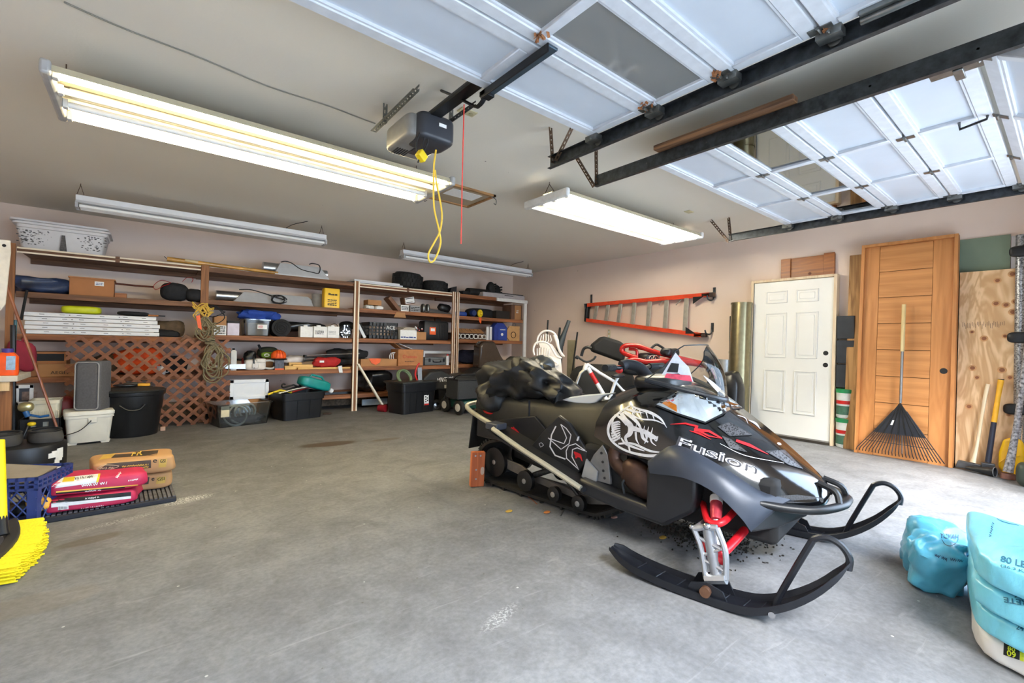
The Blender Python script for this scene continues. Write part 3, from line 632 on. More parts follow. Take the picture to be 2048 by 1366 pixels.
# ---- air-cooled lamp hoods
HOODM = M('hood_enamel', (206, 208, 212), .3, .15, var=.05)
def hood(label, px0, px1, Y, z0, hh, seedc, cordpts):
    x0, x1 = X_(px0, Y), X_(px1, Y); yc = Y+.2; o = thing('lamp_hood', label, 'lamp hood', ((x0+x1)/2, yc, z0))
    L = x1-x0; bx0 = x0+L*.14; bx1 = x1
    mb = MB(); mb.rings([[Vector((bx0, yc-.2, z0+.002)), Vector((bx1, yc-.2, z0+.002)), Vector((bx1, yc+.2, z0+.002)), Vector((bx0, yc+.2, z0+.002))],
                         [Vector((bx0, yc-.2, z0+.02)), Vector((bx1, yc-.2, z0+.02)), Vector((bx1, yc+.2, z0+.02)), Vector((bx0, yc+.2, z0+.02))],
                         [Vector((bx0+.10*L, yc-.10, z0+hh)), Vector((bx1-.12*L, yc-.10, z0+hh)), Vector((bx1-.12*L, yc+.10, z0+hh)), Vector((bx0+.10*L, yc+.10, z0+hh))]])
    mb.build('reflector', HOODM, o, bevel=.004)
    mb = MB(); mb.cyl((x0, yc, z0+hh*.58), (bx0+.09*L, yc, z0+hh*.58), hh*.42, n=20); mb.build('duct_collar', ALU, o)
    MB().cyl((bx1-.08*L, yc, z0+hh*.52), (x1+.02, yc, z0+hh*.52), hh*.36, n=20).build('duct_collar', ALU, o)
    MB().tube(catmull(cordpts(x0, x1, yc, z0, hh), 6), .007, 7).build('power_cord', INK, o); return o
def cord1(x0, x1, y, z, h): L = x1-x0; return [(x0+.25*L, y-.09, z+h+.012), (x0+.32*L, y-.1, z+h+.03), (x0+.42*L, y-.1, z+h+.012), (x0+.55*L, y-.14, z+h*.6+.01), (x0+.72*L, y-.16, z+h*.45+.01), (x0+.84*L, y-.16, z+h*.5), (x0+.86*L, y-.12, z+h+.02), (x0+.76*L, y-.08, z+h+.05), (x0+.70*L, y-.08, z+h+.03)]
def cord2(x0, x1, y, z, h):
    L = x1-x0; out = [(x0+.2*L, y-.06, z+h+.03), (x0+.3*L, y-.08, z+h+.04), (x0+.4*L, y-.1, z+h+.012)]
    for k in range(16): out.append((x0+.56*L+.09*math.cos(k*1.25)*(1+.25*math.sin(k)), y-.235-.005*(k % 3), z+h*.5+.06*math.sin(k*1.25+.3*math.sin(k*2))))
    return out
hood('silver lamp reflector hood with black cord on the topmost shelf', 528, 656, 7.14, 2.01, .19, 1, cord1)
hood('long white double lamp hood with coiled black cord on the second shelf', 434, 640, 7.38, 1.59, .17, 2, cord2)
# yellow jug and grey pail beside the hood
x0, x1, z1 = span(649, 577, 680, 612, 7.13); o = thing('yellow_canister', 'yellow rectangular canister with a printed panel on the second shelf', 'canister', ((x0+x1)/2, 7.2, 1.59))
rr_rings([(x1-x0, .14, .02, .001), (x1-x0, .14, .02, z1-1.59-.02), ((x1-x0)*.94, .13, .02, z1-1.59)], ((x0+x1)/2, 7.2, 1.59)).build('body', M('yellow_tin', (244, 196, 40), .4, var=.06), o)
scribble(x0+.05, x1-.05, 7.129, 1.62, 1.72, 4, INK, o, 5); scribble(x0+.06, x1-.04, 7.129, 1.77, 1.82, 1, INK, o, 8)
x0, x1, z1 = span(630, 579, 652, 600, 7.3); solo(MB().lathe([(.085, .001), (.09, .12), (.095, .2), (.095, .215), (.08, .215)], ((x0+x1)/2, 7.42, 1.59)), 'round_tub', M('grey_tub', (150, 146, 142), .5), 'grey round tub tucked behind the yellow canister', 'tub')
# ---- left bay, second shelf
zA = LV['a']
o = solo(MB().blob((X_(80, 7.3, 565), 7.42, zA[1]+.09), (.62, .5, .18), .55, amp=.05, freq=6, seed=5, nu=36, nv=20, flatbot=.98), 'folded_tarpaulin', M('dark_blue_tarp', (40, 54, 84), .35, var=.7, scale=7), 'folded dark blue and black tarpaulin at the left end of the second shelf', 'tarpaulin')
o, x0, x1, z1 = carton('long plain brown carton with a small white label, left bay second shelf', 136, 226, 556, 7.16, zA[1], .22, M('brown_carton', (166, 112, 70), .8, var=.05))
MB().box(x1-.17, x1-.09, 7.158, 7.16, z1-.085, z1-.035).build('label', PAPER, o, smooth=False); scribble(x1-.16, x1-.10, 7.1575, z1-.075, z1-.045, 2, BLUE, o, 9)
MB().box(x0-.01, x1+.01, 7.15, 7.40, z1-.012, z1+.004).build('lid', M('brown_carton'), o, bevel=.002)
a, b = atY(230, 567, 7.5), atY(308, 574, 7.5); solo(MB().tube([a, a.lerp(b, .5)+Vector((0, 0, -.004)), b], .012, 8), 'thin_stick', woodM('dark_stick', (120, 66, 48), (80, 40, 30), 0), 'thin reddish stick lying between the brown carton and the strapped bag', 'stick')
def strapped_bag(label, px, py, rx, rz, Y, zb, straps):
    c = atY(px, py, Y); o = thing('round_bag', label, 'bag', (c.x, Y, zb))
    zb += .006; MB().blob((c.x, Y, zb+rz), (rx*2, .3, rz*2), .75, amp=.02, freq=8, seed=int(px)).build('body', CLOTHK, o)
    for (d, col) in straps: MB().torus((c.x+d, Y, zb+rz), rz*.99, .006, rotm(0, math.pi/2, .3), 24, 6).build('strap', col, o)
    return o
o = strapped_bag('round black bag with loose red straps, second shelf of the left bay', 350, 577, .15, .115, 7.25, zA[1], ((.02, RED),))
c = atY(322, 572, 7.12); MB().tube(catmull([c+Vector((.1, 0, .05)), c+Vector((0, 0, .07)), c+Vector((-.07, 0, .0)), c+Vector((-.05, 0, -.05)), c+Vector((.02, 0, .0)), c+Vector((.09, 0, .04))], 6), .009, 6, flat=.4).build('strap', RED, o)
c = atY(374, 564, 7.12); MB().tube(catmull([c+Vector((-.05, 0, .0)), c+Vector((.0, 0, .055)), c+Vector((.06, 0, .05)), c+Vector((.05, 0, -.0))], 6), .009, 6, flat=.4).build('strap', RED, o)
strapped_bag('smaller round black bag with a pale seam beside the strapped one', 389, 588, .10, .085, 7.22, zA[1], ((.0, PAPER),))
solo(MB().box(X_(228, 7.2), X_(252, 7.2), 7.16, 7.26, zA[1], zA[1]+.055), 'wood_offcut', WOODF, 'small wood offcut beside the long brown carton', 'wood block', bevel=.003)
# ---- left bay, third shelf: stacked strip-light housings
r = random.Random(3); zz = zA[2]+.006
ys = [666, 656, 646, 636, 626]; xl = [(52, 319), (48, 318), (49, 320), (47, 315), (41, 312)]
names = ['lowest', 'second lowest', 'middle', 'second highest', 'topmost']
for k in range(5):
    Y = 7.105 if k != 2 else 7.10; x0, x1 = X_(xl[k][0], Y), X_(xl[k][1], Y)
    o = thing('light_housing', names[k]+' of five long white light housings stacked on the third shelf', 'light housing', ((x0+x1)/2, Y+.08, zz), 'white housings stacked on the left shelf')
    MB().prism([(x0, Y, zz), (x0, Y+.16, zz), (x0, Y+.15, zz+.042), (x0, Y+.01, zz+.042)], (x1-x0, 0, 0)).build('channel', WHITE, o, bevel=.002)
    mb = MB()
    for t in (.12, .26, .38, .55, .73, .88): mb.box(x0+(x1-x0)*t, x0+(x1-x0)*(t+.035), Y+.001, Y+.006, zz+.02, zz+.026)
    for t in (.33, .7): mb.cyl((x0+(x1-x0)*t, Y+.001, zz+.022), (x0+(x1-x0)*t, Y+.008, zz+.022), .006, n=8)
    mb.build('slots', M('slot_grey', (120, 122, 126), .6), o, smooth=False)
    zz += .048
p0, p1 = X_(121, 7.2), X_(202, 7.2); solo(MB().blob(((p0+p1)/2, 7.24, zz+.043), (p1-p0, .26, .09), .45, flatbot=.96), 'storage_case', M('lime_plastic', (198, 206, 30), .45, var=.08), 'lime yellow plastic case on top of the white housings', 'case')
p0, p1 = X_(236, 7.2), X_(295, 7.2); solo(MB().blob(((p0+p1)/2, 7.22, zz+.027), (p1-p0, .2, .055), .7, amp=.02, freq=12, seed=8, flatbot=.95), 'rag', CLOTHK, 'crumpled black rag on top of the white housings', 'rag')
a, b = Vector((X_(296, 7.16), 7.16, zz+.014)), Vector((X_(330, 7.16), 7.14, zz+.014)); o = thing('file_tool', 'wood-handled file sticking out over the white housings', 'tool', a)
MB().tube([a, a.lerp(b, .6)], [.012, .010], 8).build('handle', woodM('file_handle', (186, 120, 64), None, 0), o); MB().tube([a.lerp(b, .6), b], .006, 8).build('blade', DGALV, o)
# canvas bag and dark lumps between housings and rope
solo(MB().blob((X_(338, 7.3), 7.34, zA[2]+.10), (.3, .3, .2), .6, amp=.05, freq=8, seed=12, flatbot=.97), 'canvas_bag', M('olive_brown_canvas', (92, 74, 54), .9, var=.3, scale=20), 'brown canvas bag slumped at the end of the third shelf beside the rope', 'bag')
solo(MB().blob((X_(333, 7.16), 7.17, zA[2]+.045), (.24, .1, .09), .7, amp=.04, freq=12, seed=13, flatbot=.95), 'work_glove', BLACKM, 'black glove lying in front of the brown canvas bag', 'glove')
solo(MB().prism([(X_(352, 7.0), 7.03, 1.00), (X_(392, 7.0), 7.03, .93), (X_(404, 7.0), 7.03, 1.03), (X_(372, 7.0), 7.03, 1.13)], (0, -.012, 0)), 'brown_board', WOODD, 'small tilted brown board behind the hanging rope', 'board', bevel=.002)
# ---- left bay, lower shelf (seen through the lattice)
o, x0, x1, z1 = carton('flat cardboard carton with dark contents under the third shelf at far left', 55, 135, 704, 7.2, zA[3], .35, M('brown_carton'), tape=False)
MB().box(x0+.02, x1-.02, 7.199, 7.2, z1-.10, z1-.02).build('dark_window', INK, o, smooth=False)
o, x0, x1, z1 = carton('tan carton printed with black letters behind the left edge of the lattice', 78, 190, 728, 7.13, zA[3], .05, CARD, tape=False)
lettering('AEGM', (x0+.10, 7.129, zA[3]+.03), (.14, 0, 0), (0, 0, .035), INK, o)
solo(MB().blob((X_(282, 7.3), 7.3, zA[3]+.16), (.5, .3, .32), .7, amp=.08, freq=7, seed=22, nu=36, nv=20, flatbot=.97), 'orange_vest', M('blaze_orange', (255, 84, 24), .7, var=.3, scale=12), 'blaze orange garment bundled behind the lattice', 'garment')
solo(MB().blob((X_(225, 7.35), 7.4, zA[3]+.12), (.4, .4, .24), .7, amp=.06, freq=7, seed=23, flatbot=.97), 'canvas_bundle', M('olive_brown_canvas'), 'dull brown bundle behind the lattice left of the orange garment', 'bundle')
solo(MB().blob((X_(345, 7.3), 7.3, zA[3]+.11), (.34, .3, .22), .6, amp=.04, freq=7, seed=24, flatbot=.97), 'black_bundle', CLOTHK, 'black bundle behind the lattice right of the orange garment', 'bundle')
a = atY(322, 748, 7.12); o = thing('white_mug', 'white mug lying behind the lattice near the orange garment', 'mug', (a.x, 7.16, zA[3])); MB().lathe([(.045, .002), (.05, .11), (.044, .11), (.04, .01)], (a.x, 7.17, zA[3]), 18).build('cup', WHITE, o); MB().torus((a.x+.055, 7.17, zA[3]+.055), .03, .007, rotm(math.pi/2, 0, 0), 16, 6).build('handle', WHITE, o)
# ---- middle bay, third shelf
zB = LV['b']
o, x0, x1, z1 = carton('upright brown box with black lettering on its white lower half, beside the rope', 428, 453, 632, 7.14, zB[2], .2, CARD, tape=False)
MB().box(x0+.001, x1-.001, 7.138, 7.14, zB[2], zB[2]+.13).build('panel', PAPER, o, smooth=False); scribble(x0+.01, x1-.01, 7.137, zB[2]+.015, zB[2]+.12, 5, INK, o, 31)
o, x0, x1, z1 = carton('small lilac and black box next to the lettered brown box', 455, 479, 642, 7.15, zB[2], .18, M('lilac_card', (206, 200, 216), .6), tape=False); MB().box(x0-.002, x1+.002, 7.146, 7.33, z1-.03, z1+.003).build('lid', INK, o)
def clear_bin(label, x0, x1, y0, y1, z0, h, inset=.04, name='clear_bin', lid=False):
    c = ((x0+x1)/2, (y0+y1)/2, z0); w_, d_ = x1-x0, y1-y0; o = thing(name, label, 'bin', c)
    rr_rings([(w_-inset*2, d_-inset*2, .03, .001), (w_-.012, d_-.012, .04, h-.012), (w_+.02, d_+.02, .04, h-.012), (w_+.02, d_+.02, .04, h), (w_-.02, d_-.02, .04, h), (w_-inset*2-.012, d_-inset*2-.012, .03, .006)], c).build('tub', CLEAR, o); return o, c
x0, x1, z1 = span(487, 637, 545, 672, 7.13); o, c = clear_bin('clear lidded plastic bin with tan contents on the third shelf', x0, x1, 7.13, 7.5, zB[2], z1-zB[2]-.01, .03)
MB().box(x0+.06, x1-.05, 7.18, 7.44, zB[2]+.01, z1-.06).build('contents', M('tan_contents', (204, 178, 152), .8), o, bevel=.01); MB().box(x0+.17, x0+.29, 7.126, 7.128, zB[2]+.10, zB[2]+.16).build('label', PAPER, o, smooth=False); scribble(x0+.18, x0+.24, 7.1255, zB[2]+.11, zB[2]+.15, 3, RED, o, 33)
o = solo(MB().blob((X_(515, 7.3, 628), 7.33, z1+.05), (.5, .32, .13), .55, amp=.06, freq=8, seed=33, nu=34, nv=18, flatbot=.95), 'blue_cloth', M('royal_blue_cloth', (28, 64, 150), .8, var=.25), 'royal blue cloth heaped on the clear bin', 'cloth')
o = thing('rolled_mat', 'thick black roll seen end-on, third shelf beside the clear bin', 'roll', (X_(563, 7.3), 7.3, zB[2]))
xr = X_(563, 7.15); MB().cyl((xr, 7.14, zB[2]+.128), (xr+.05, 7.7, zB[2]+.128), .125, n=28).build('roll', CLOTHK, o)
mb = MB(); mb.tube([Vector((xr+.1*(1-k/44)*math.cos(k*.5), 7.136, zB[2]+.125+.1*(1-k/44)*math.sin(k*.5))) for k in range(40)], .007, 6); mb.build('spiral', BLACKM, o)
solo(MB().blob((X_(612, 7.35, 645), 7.42, zB[2]+.16), (.66, .3, .13), .5, amp=.04, freq=7, seed=35, nu=36, nv=18), 'black_sheeting', M('black_poly', (26, 26, 28), .3, var=.3), 'folded black plastic sheeting above the three small white boxes', 'sheeting')
for k, (a, b, lab) in enumerate(((601, 626, 'leftmost of three small white boxes on the third shelf, plain front'), (628, 655, 'middle white box of three on the third shelf, printed in black'), (656, 679, 'rightmost of three small white boxes on the third shelf, faint print'))):
    o, x0, x1, z1 = carton(lab, a, b, 653, 7.14, zB[2], .12, PAPER, 'small_white_box', tape=False); MB().box(x0+.05, x0+.1, 7.15, 7.2, z1, z1+.018).build('tab', PAPER, o)
    if k: scribble(x0+.015, x1-.05, 7.139, zB[2]+.05, zB[2]+.11, 3, INK if k == 1 else M('pale_ink', (180, 180, 184), .7), o, 36+k)
MB0 = MB().tube(catmull([Vector((X_(660, 7.2), 7.2, 1.28)), Vector((X_(664, 7.2), 7.2, 1.34)), Vector((X_(672, 7.2), 7.2, 1.345)), Vector((X_(678, 7.2), 7.2, 1.28))], 6), .005, 6); solo(MB0, 'wire_bail', RUSTY, 'thin wire bail standing up behind the white boxes', 'wire')
o = thing('headlamp_unit', 'round chrome-flecked black motor part at the end of the third shelf', 'motor part', (X_(691, 7.2), 7.2, zB[2]))
cx = X_(691, 7.16); MB().lathe([(.03, -.16), (.075, -.14), (.105, -.02), (.105, 0), (.09, .012), (.05, .0)], (cx, 7.16, zB[2]+.107), 22, rotm(math.pi/2, 0, 0)).build('shell', BLACK, o)
mb = MB(); r = random.Random(5)
for k in range(26): t = r.random()*6.28; q = r.uniform(.02, .095); mb.cbox((cx+q*math.cos(t), 7.145, zB[2]+.107+q*math.sin(t)), (.02, .006, .012), rotm(0, t, 0))
mb.build('fins', CHROME, o); MB().blob((cx+.06, 7.28, zB[2]+.2), (.2, .2, .14), .8, amp=.03, freq=10, seed=3).build('housing', BLACK, o)
# ---- middle bay, fourth shelf
o = thing('white_can', 'slim white metal can at the left end of the fourth shelf', 'can', (X_(466, 7.2), 7.2, zB[3])); x0, x1, z1 = span(461, 700, 473, 724, 7.2)
rr_rings([(x1-x0, .06, .012, .001), (x1-x0, .06, .012, z1-zB[3]-.02), ((x1-x0)*.5, .03, .01, z1-zB[3])], ((x0+x1)/2, 7.2, zB[3])).build('body', DWHITE, o); MB().lathe([(.014, 0), (.014, .025)], ((x0+x1)/2, 7.2, z1), 12).build('cap', INK, o)
def chainsaw(label, x, Y, z, col, barcol, flip=1, L=.42, name='chainsaw'):
    o = thing(name, label, 'chainsaw', (x, Y, z)); s = flip
    MB().blob((x, Y, z+.075), (.26, .16, .15), .4, flatbot=.98).build('engine_cover', col, o, sharp=60)
    MB().blob((x+s*.06, Y-.02, z+.13), (.14, .14, .07), .5).build('top_cover', col, o, sharp=60)
    mb = MB(); mb.prism([(x-s*.1, Y-.05, z+.02), (x-s*(.1+L), Y-.05, z+.03), (x-s*(.13+L), Y-.05, z+.055), (x-s*(.1+L), Y-.05, z+.08), (x-s*.1, Y-.05, z+.09)], (0, -.008, 0)); mb.build('guide_bar', barcol, o)
    MB().tube(catmull([(x-s*.02, Y-.09, z+.03), (x-s*.03, Y-.08, z+.18), (x-s*.01, Y, z+.215), (x+s*.01, Y+.08, z+.17)], 5), .011, 8).build('front_handle', BLACK, o)
    MB().tube(catmull([(x+s*.1, Y, z+.13), (x+s*.22, Y, z+.13), (x+s*.27, Y, z+.08), (x+s*.22, Y, z+.02), (x+s*.1, Y, z+.03)], 5), .014, 8).build('rear_handle', M('grey_handle', (206, 204, 198), .5) if flip > 0 else BLACK, o)
    MB().box(x-.05, x+.03, Y-.1, Y-.075, z+.03, z+.10).build('clutch_cover', M('saw_cream', (220, 214, 206), .45), o, bevel=.01); return o
chainsaw('older white and red chainsaw with long bar at the front of the fourth shelf', X_(512, 7.2), 7.21, zB[3], M('saw_cream'), ALU, 1, .34)
chainsaw('red-topped chainsaw behind the white one on the fourth shelf', X_(505, 7.45, 720), 7.5, zB[3]+.001, RED, DGALV, -1, .3)
solo(MB().blob((X_(500, 7.36, 715), 7.38, zB[3]+.13), (.16, .1, .26), .6, amp=.04, freq=10, seed=41, flatbot=.98), 'black_bottle', BLACK, 'black oil bottle between the two chainsaws', 'bottle')
o, x0, x1, z1 = carton('low brown carton under the black and green cap', 528, 556, 716, 7.42, zB[3], .25, CARD)
o = thing('cap', 'black and green cap with a printed emblem above the chainsaws', 'cap', (X_(537, 7.4), 7.45, z1)); MB().blob((X_(540, 7.4), 7.48, z1+.075), (.28, .26, .18), .8, flatbot=.8).build('crown', M('dark_olive', (44, 50, 34), .9), o)
MB().blob((X_(540, 7.38), 7.37, z1+.045), (.22, .08, .09), .6).build('front_panel', M('green_patch', (110, 140, 40), .8), o); MB().prism([(X_(516, 7.4), 7.4, z1+.19), (X_(520, 7.4), 7.4, z1+.20), (X_(534, 7.4), 7.44, z1+.05), (X_(526, 7.4), 7.4, z1+.03)], (0, .02, 0)).build('strap', BLACKM, o)
MB().torus((X_(536, 7.3), 7.325, z1+.045), .03, .006, rotm(math.pi/2, 0, 0) @ Matrix.Scale(.6, 4, (0, 1, 0)), 18, 6).build('emblem', PAPER, o)
x0, x1, z1 = span(552, 718, 571, 738, 7.16); o, x0, x1, z1 = carton('small dark-printed box under the orange helmet', 552, 570, 720, 7.16, zB[3], .14, M('dark_print', (88, 92, 104), .6, var=.4, scale=40), tape=False)
MB().box(x0, x1, 7.158, 7.16, zB[3], zB[3]+.02).build('band', ORANGE, o)
o = thing('helmet', 'orange safety helmet on a small box, fourth shelf', 'helmet', ((x0+x1)/2, 7.22, z1)); MB().blob(((x0+x1)/2, 7.23, z1+.055), (.2, .17, .17), .9, flatbot=.55).build('shell', ORANGE, o)
for s in (-1, 0, 1): MB().tube(catmull([((x0+x1)/2+s*.05, 7.147, z1+.02), ((x0+x1)/2+s*.035, 7.155, z1+.10), ((x0+x1)/2+s*.02, 7.22, z1+.142)], 4), .007, 6).build('ridge', M('orange_dark', (214, 72, 20), .5), o)
MB().blob(((x0+x1)/2, 7.22, z1+.012), (.22, .19, .03), .8).build('brim', BLACK, o)
# boards, camp chairs and red bag
LEM = woodM('fresh_pine', (232, 192, 118), (204, 156, 88), 0)
for k, (a, b, py, Y, lab) in enumerate(((572, 594, 733, 7.14, 'short thick pine block on the fourth shelf'), (588, 628, 729, 7.18, 'pine board lying on the fourth shelf under the white film'), (598, 703, 731, 7.13, 'longest pine board at the front edge of the fourth shelf'), (580, 606, 724, 7.32, 'pine offcut at the back of the fourth shelf'))):
    solo(MB().box(X_(a, Y), X_(b, Y), Y, Y+.1, zB[3]+.001 if k != 3 else zB[3]+.001, zB[3]+(.055, .07, .028, .095)[k]), 'pine_board', LEM, lab, 'board', bevel=.003)
solo(MB().blob((X_(592, 7.45), 7.5, zB[3]+.13), (.4, .2, .12), .6, amp=.05, freq=8, seed=44), 'plastic_film', M('cloudy_film', (214, 206, 200), .25, var=.1), 'crumpled whitish plastic film behind the pine boards', 'film')
o = thing('folding_chair', 'folded black camping chair with grey tubes lying on the fourth shelf', 'chair', (X_(680, 7.4), 7.4, zB[3]))
for k in range(4):
    a = Vector((X_(611, 7.3, 705), 7.3+.03*k, zB[3]+.20-.028*k)); b = Vector((X_(722, 7.3, 705), 7.36+.03*k, zB[3]+.235-.03*k)); MB().tube([a, b], .011, 8).build('tube', ALU if k % 2 == 0 else DGALV, o)
for k in range(2): MB().lathe([(.018, 0), (.018, .04)], (X_(611, 7.3, 705), 7.3+.06*k, zB[3]+.17), 10).build('foot', BLACK, o)
MB().blob((X_(700, 7.3, 705), 7.45, zB[3]+.22), (.62, .2, .16), .6, amp=.06, freq=7, seed=46, nu=36, nv=18).build('fabric', CLOTHK, o); MB().blob((X_(707, 7.3, 705), 7.42, zB[3]+.1), (.5, .28, .1), .5, amp=.03, freq=7, seed=47).build('fabric', CLOTHK, o)
o = thing('red_bag', 'red fabric bag with a white tag drooping over the fourth shelf', 'bag', (X_(650, 7.2), 7.2, zB[3])); MB().blob((X_(652, 7.2, 718), 7.24, zB[3]+.10), (.38, .18, .15), .6, amp=.05, freq=9, seed=48, flatbot=.97).build('body', M('dull_red_cloth', (176, 34, 32), .8, var=.2), o)
MB().prism([(X_(676, 7.09, 725), 7.092, .70), (X_(684, 7.09, 725), 7.092, .71), (X_(686, 7.09, 725), 7.092, .60), (X_(679, 7.09, 725), 7.092, .60)], (0, -.002, 0)).build('tag', PAPER, o); MB().box(X_(641, 7.14), X_(650, 7.14), 7.138, 7.142, zB[3]+.10, zB[3]+.13).build('label', PAPER, o)
# ---- third bay
zCv = LV['c']
a = thing('white_boards', 'thin white panels stacked on the top shelf left of the tyres', 'panels', (X_(755, 7.2), 7.3, zCv[0])); MB().box(X_(712, 7.12, 560), X_(806, 7.12, 560), 7.12, 7.6, zCv[0]+.012, zCv[0]+.032).build('panel', WHITE, a); MB().box(X_(709, 7.11, 560), X_(800, 7.11, 560), 7.115, 7.62, zCv[0]+.034, zCv[0]+.058).build('panel', WHITE, a)
MB().box(X_(715, 7.12, 560), X_(795, 7.12, 560), 7.13, 7.55, zCv[0], zCv[0]+.011).build('spacer', DGALV, a)
def tyre(label, c, R, W_, T=None):
    o = thing('tyre', label, 'tyre', c); t = Matrix.Translation(c) @ T if T else Matrix.Translation(c)
    prof = [(R*.52, .03), (R*.55, .0), (R*.85, .0), (R*.97, W_*.14), (R, W_*.3), (R, W_*.7), (R*.97, W_*.86), (R*.85, W_), (R*.55, W_), (R*.52, W_-.03)]
    mb = MB(); R_ = [[t @ Vector((q*math.cos(2*math.pi*k/36), q*math.sin(2*math.pi*k/36), z)) for k in range(36)] for q, z in prof]; mb.rings(R_, cap=False, loop=True); mb.build('carcass', RUB, o)
    mb = MB()
    for k in range(26):
        th = 2*math.pi*k/26
        for s, z0 in ((0, .12), (1, .38), (0, .64)):
            a = th+s*.12; mb.box(R-.008, R+.016, -.028, .028, W_*z0, W_*(z0+.22), t @ Matrix.Rotation(a, 4, 'Z'))
    mb.build('tread', RUB, o, smooth=False); return o
tyre('knobby black tyre lying tilted on the top shelf, larger of the pair', (X_(813, 7.45, 552), 7.43, zCv[0]+.03), .25, .27, rotm(.06, .06, 0))
tyre('knobby black tyre lying flat on the top shelf, right of the tilted one', (X_(868, 7.45, 562), 7.43, zCv[0]+.001), .23, .21)
solo(MB().prism([(X_(898, 7.2), 7.2, zCv[0]), (X_(912, 7.2), 7.2, zCv[0]), (X_(912, 7.2), 7.2, zCv[0]+.14), (X_(901, 7.2), 7.2, zCv[0]+.10)], (0, .12, 0)), 'black_wedge', BLACK, 'small black plastic wedge at the end of the tyre shelf', 'wedge', bevel=.004)
# second shelf clutter
o, x0, x1, z1 = carton('torn brown parcel on top of white papers, second shelf under the flat panels', 735, 762, 600, 7.22, zCv[1]+.075, .2, CARD)
for k, (px, w_) in enumerate(((738, .13), (757, .15))): solo(MB().blob((X_(px, 7.2, 617), 7.22, zCv[1]+.034), (w_, .16, .068), .7, amp=.04, freq=14, seed=50+k, flatbot=.9), 'crumpled_paper', PAPER, ('left' if k == 0 else 'right')+' wad of crumpled white paper under the torn parcel', 'paper')
solo(MB().cbox((X_(787, 7.2, 610), 7.25, zCv[1]+.12), (.06, .2, .28), rotm(0, -.75, 0)), 'brown_sleeve', M('brown_sleeve', (128, 92, 72), .8), 'brown paper sleeve leaning on the second shelf', 'sleeve', bevel=.003)
for k in range(5): solo(MB().cyl((X_(773+k*1.6, 7.3, 600), 7.28+.02*k, zCv[1]+.25), (X_(790+k*1.6, 7.3, 600), 7.28+.02*k, zCv[1]+.09), .006, n=6), 'thin_rod', GALV, ('leftmost', 'second', 'middle', 'fourth', 'rightmost')[k]+' of five thin metal rods leaning behind the brown sleeve', 'rod', 'rods leaning by the brown sleeve')
for k, (a, b, pt, lab, Y) in enumerate(((801, 817, 610, 'small white carton on the second shelf under the tilted labelled box', 7.16), (820, 840, 611, 'small grey-labelled carton beside the metal stand legs', 7.15))):
    o, x0, x1, z1 = carton(lab, a, b, pt, Y, zCv[1], .14, PAPER if k == 0 else M('grey_card', (150, 150, 152), .6), tape=False); scribble(x0+.01, x1-.01, Y-.0005, zCv[1]+.02, z1-.02, 3, INK, o, 51+k)
zz = zCv[1]+.1
o = thing('labelled_box', 'tilted brown box with a large white label atop the second shelf clutter', 'box', (X_(818, 7.25, 600), 7.3, zz)); T = rotm(0, -.22, 0); c = (X_(818, 7.22, 600), 7.28, zz+.10)
MB().cbox(c, (.20, .16, .13), T).build('carton', M('dark_brown_card', (104, 74, 58), .8), o, bevel=.004); t2 = Matrix.Translation(c) @ T; MB().box(-.08, .09, -.083, -.081, -.05, .05, t2).build('label', PAPER, o); mb = MB(); mb.box(-.07, .08, -.0845, -.083, .025, .038, t2); mb.box(-.07, .05, -.0845, -.083, -.04, -.028, t2); mb.build('print', INK, o)
o = thing('light_stand', 'folded metal light stand with black clamps lying on the second shelf', 'stand', (X_(875, 7.25, 615), 7.25, zCv[1]))
for k in range(5): MB().tube([(X_(846, 7.2, 612), 7.2+.03*k, zCv[1]+.03+.028*(k % 3)), (X_(905, 7.2, 612), 7.25+.03*k, zCv[1]+.02+.02*(k % 3))], .011, 8).build('leg', ALU, o)
for px in (848, 857): MB().blob((X_(px, 7.2, 608), 7.24, zCv[1]+.085), (.06, .12, .16), .7).build('knuckle', GALV, o)
MB().blob((X_(893, 7.2, 606), 7.28, zCv[1]+.12), (.26, .14, .14), .8, amp=.05, freq=10, seed=55).build('clamp', BLACK, o)
solo(MB().prism([(X_(788, 7.08, 628), 7.085, 1.50), (X_(812, 7.08, 628), 7.085, 1.50), (X_(810, 7.08, 628), 7.085, 1.585), (X_(793, 7.08, 628), 7.085, 1.585)], (0, -.004, 0)), 'cardboard_flap', CARD, 'cardboard flap hanging over the front edge of the second shelf', 'cardboard')
# third shelf
def crate(label, x0, x1, y0, y1, z0, z1, mat, nx=7, nz=4, name='milk_crate', cat='crate'):
    o = thing(name, label, cat, ((x0+x1)/2, (y0+y1)/2, z0)); t = .008
    MB().box(x0, x1, y0, y1, z0+.001, z0+.008).build('bottom', mat, o)
    for (p0, p1) in (((x0, y0), (x1, y0)), ((x1, y0), (x1, y1)), ((x1, y1), (x0, y1)), ((x0, y1), (x0, y0))):
        a, b = Vector((*p0, 0)), Vector((*p1, 0)); d = b-a; L = d.length; d.normalize(); n = Vector((-d.y, d.x, 0)); T = Matrix(((d.x, n.x, 0, a.x), (d.y, n.y, 0, a.y), (0, 0, 1, 0), (0, 0, 0, 1)))
        mb = MB(); H = z1-z0
        mb.box(0, L, 0, t*1.6, z1-.05, z1, T); mb.box(0, L, 0, t, z0+.001, z0+.05, T)
        for k in range(nx+1): mb.box(max(0, L*k/nx-.008), min(L, L*k/nx+.008), 0, t, z0+.001, z1-.01, T)
        for k in range(1, nz): mb.box(0, L, 0, t, z0+H*k/nz-.006, z0+H*k/nz+.006, T)
        mb.build('side', mat, o, smooth=False)
    return o
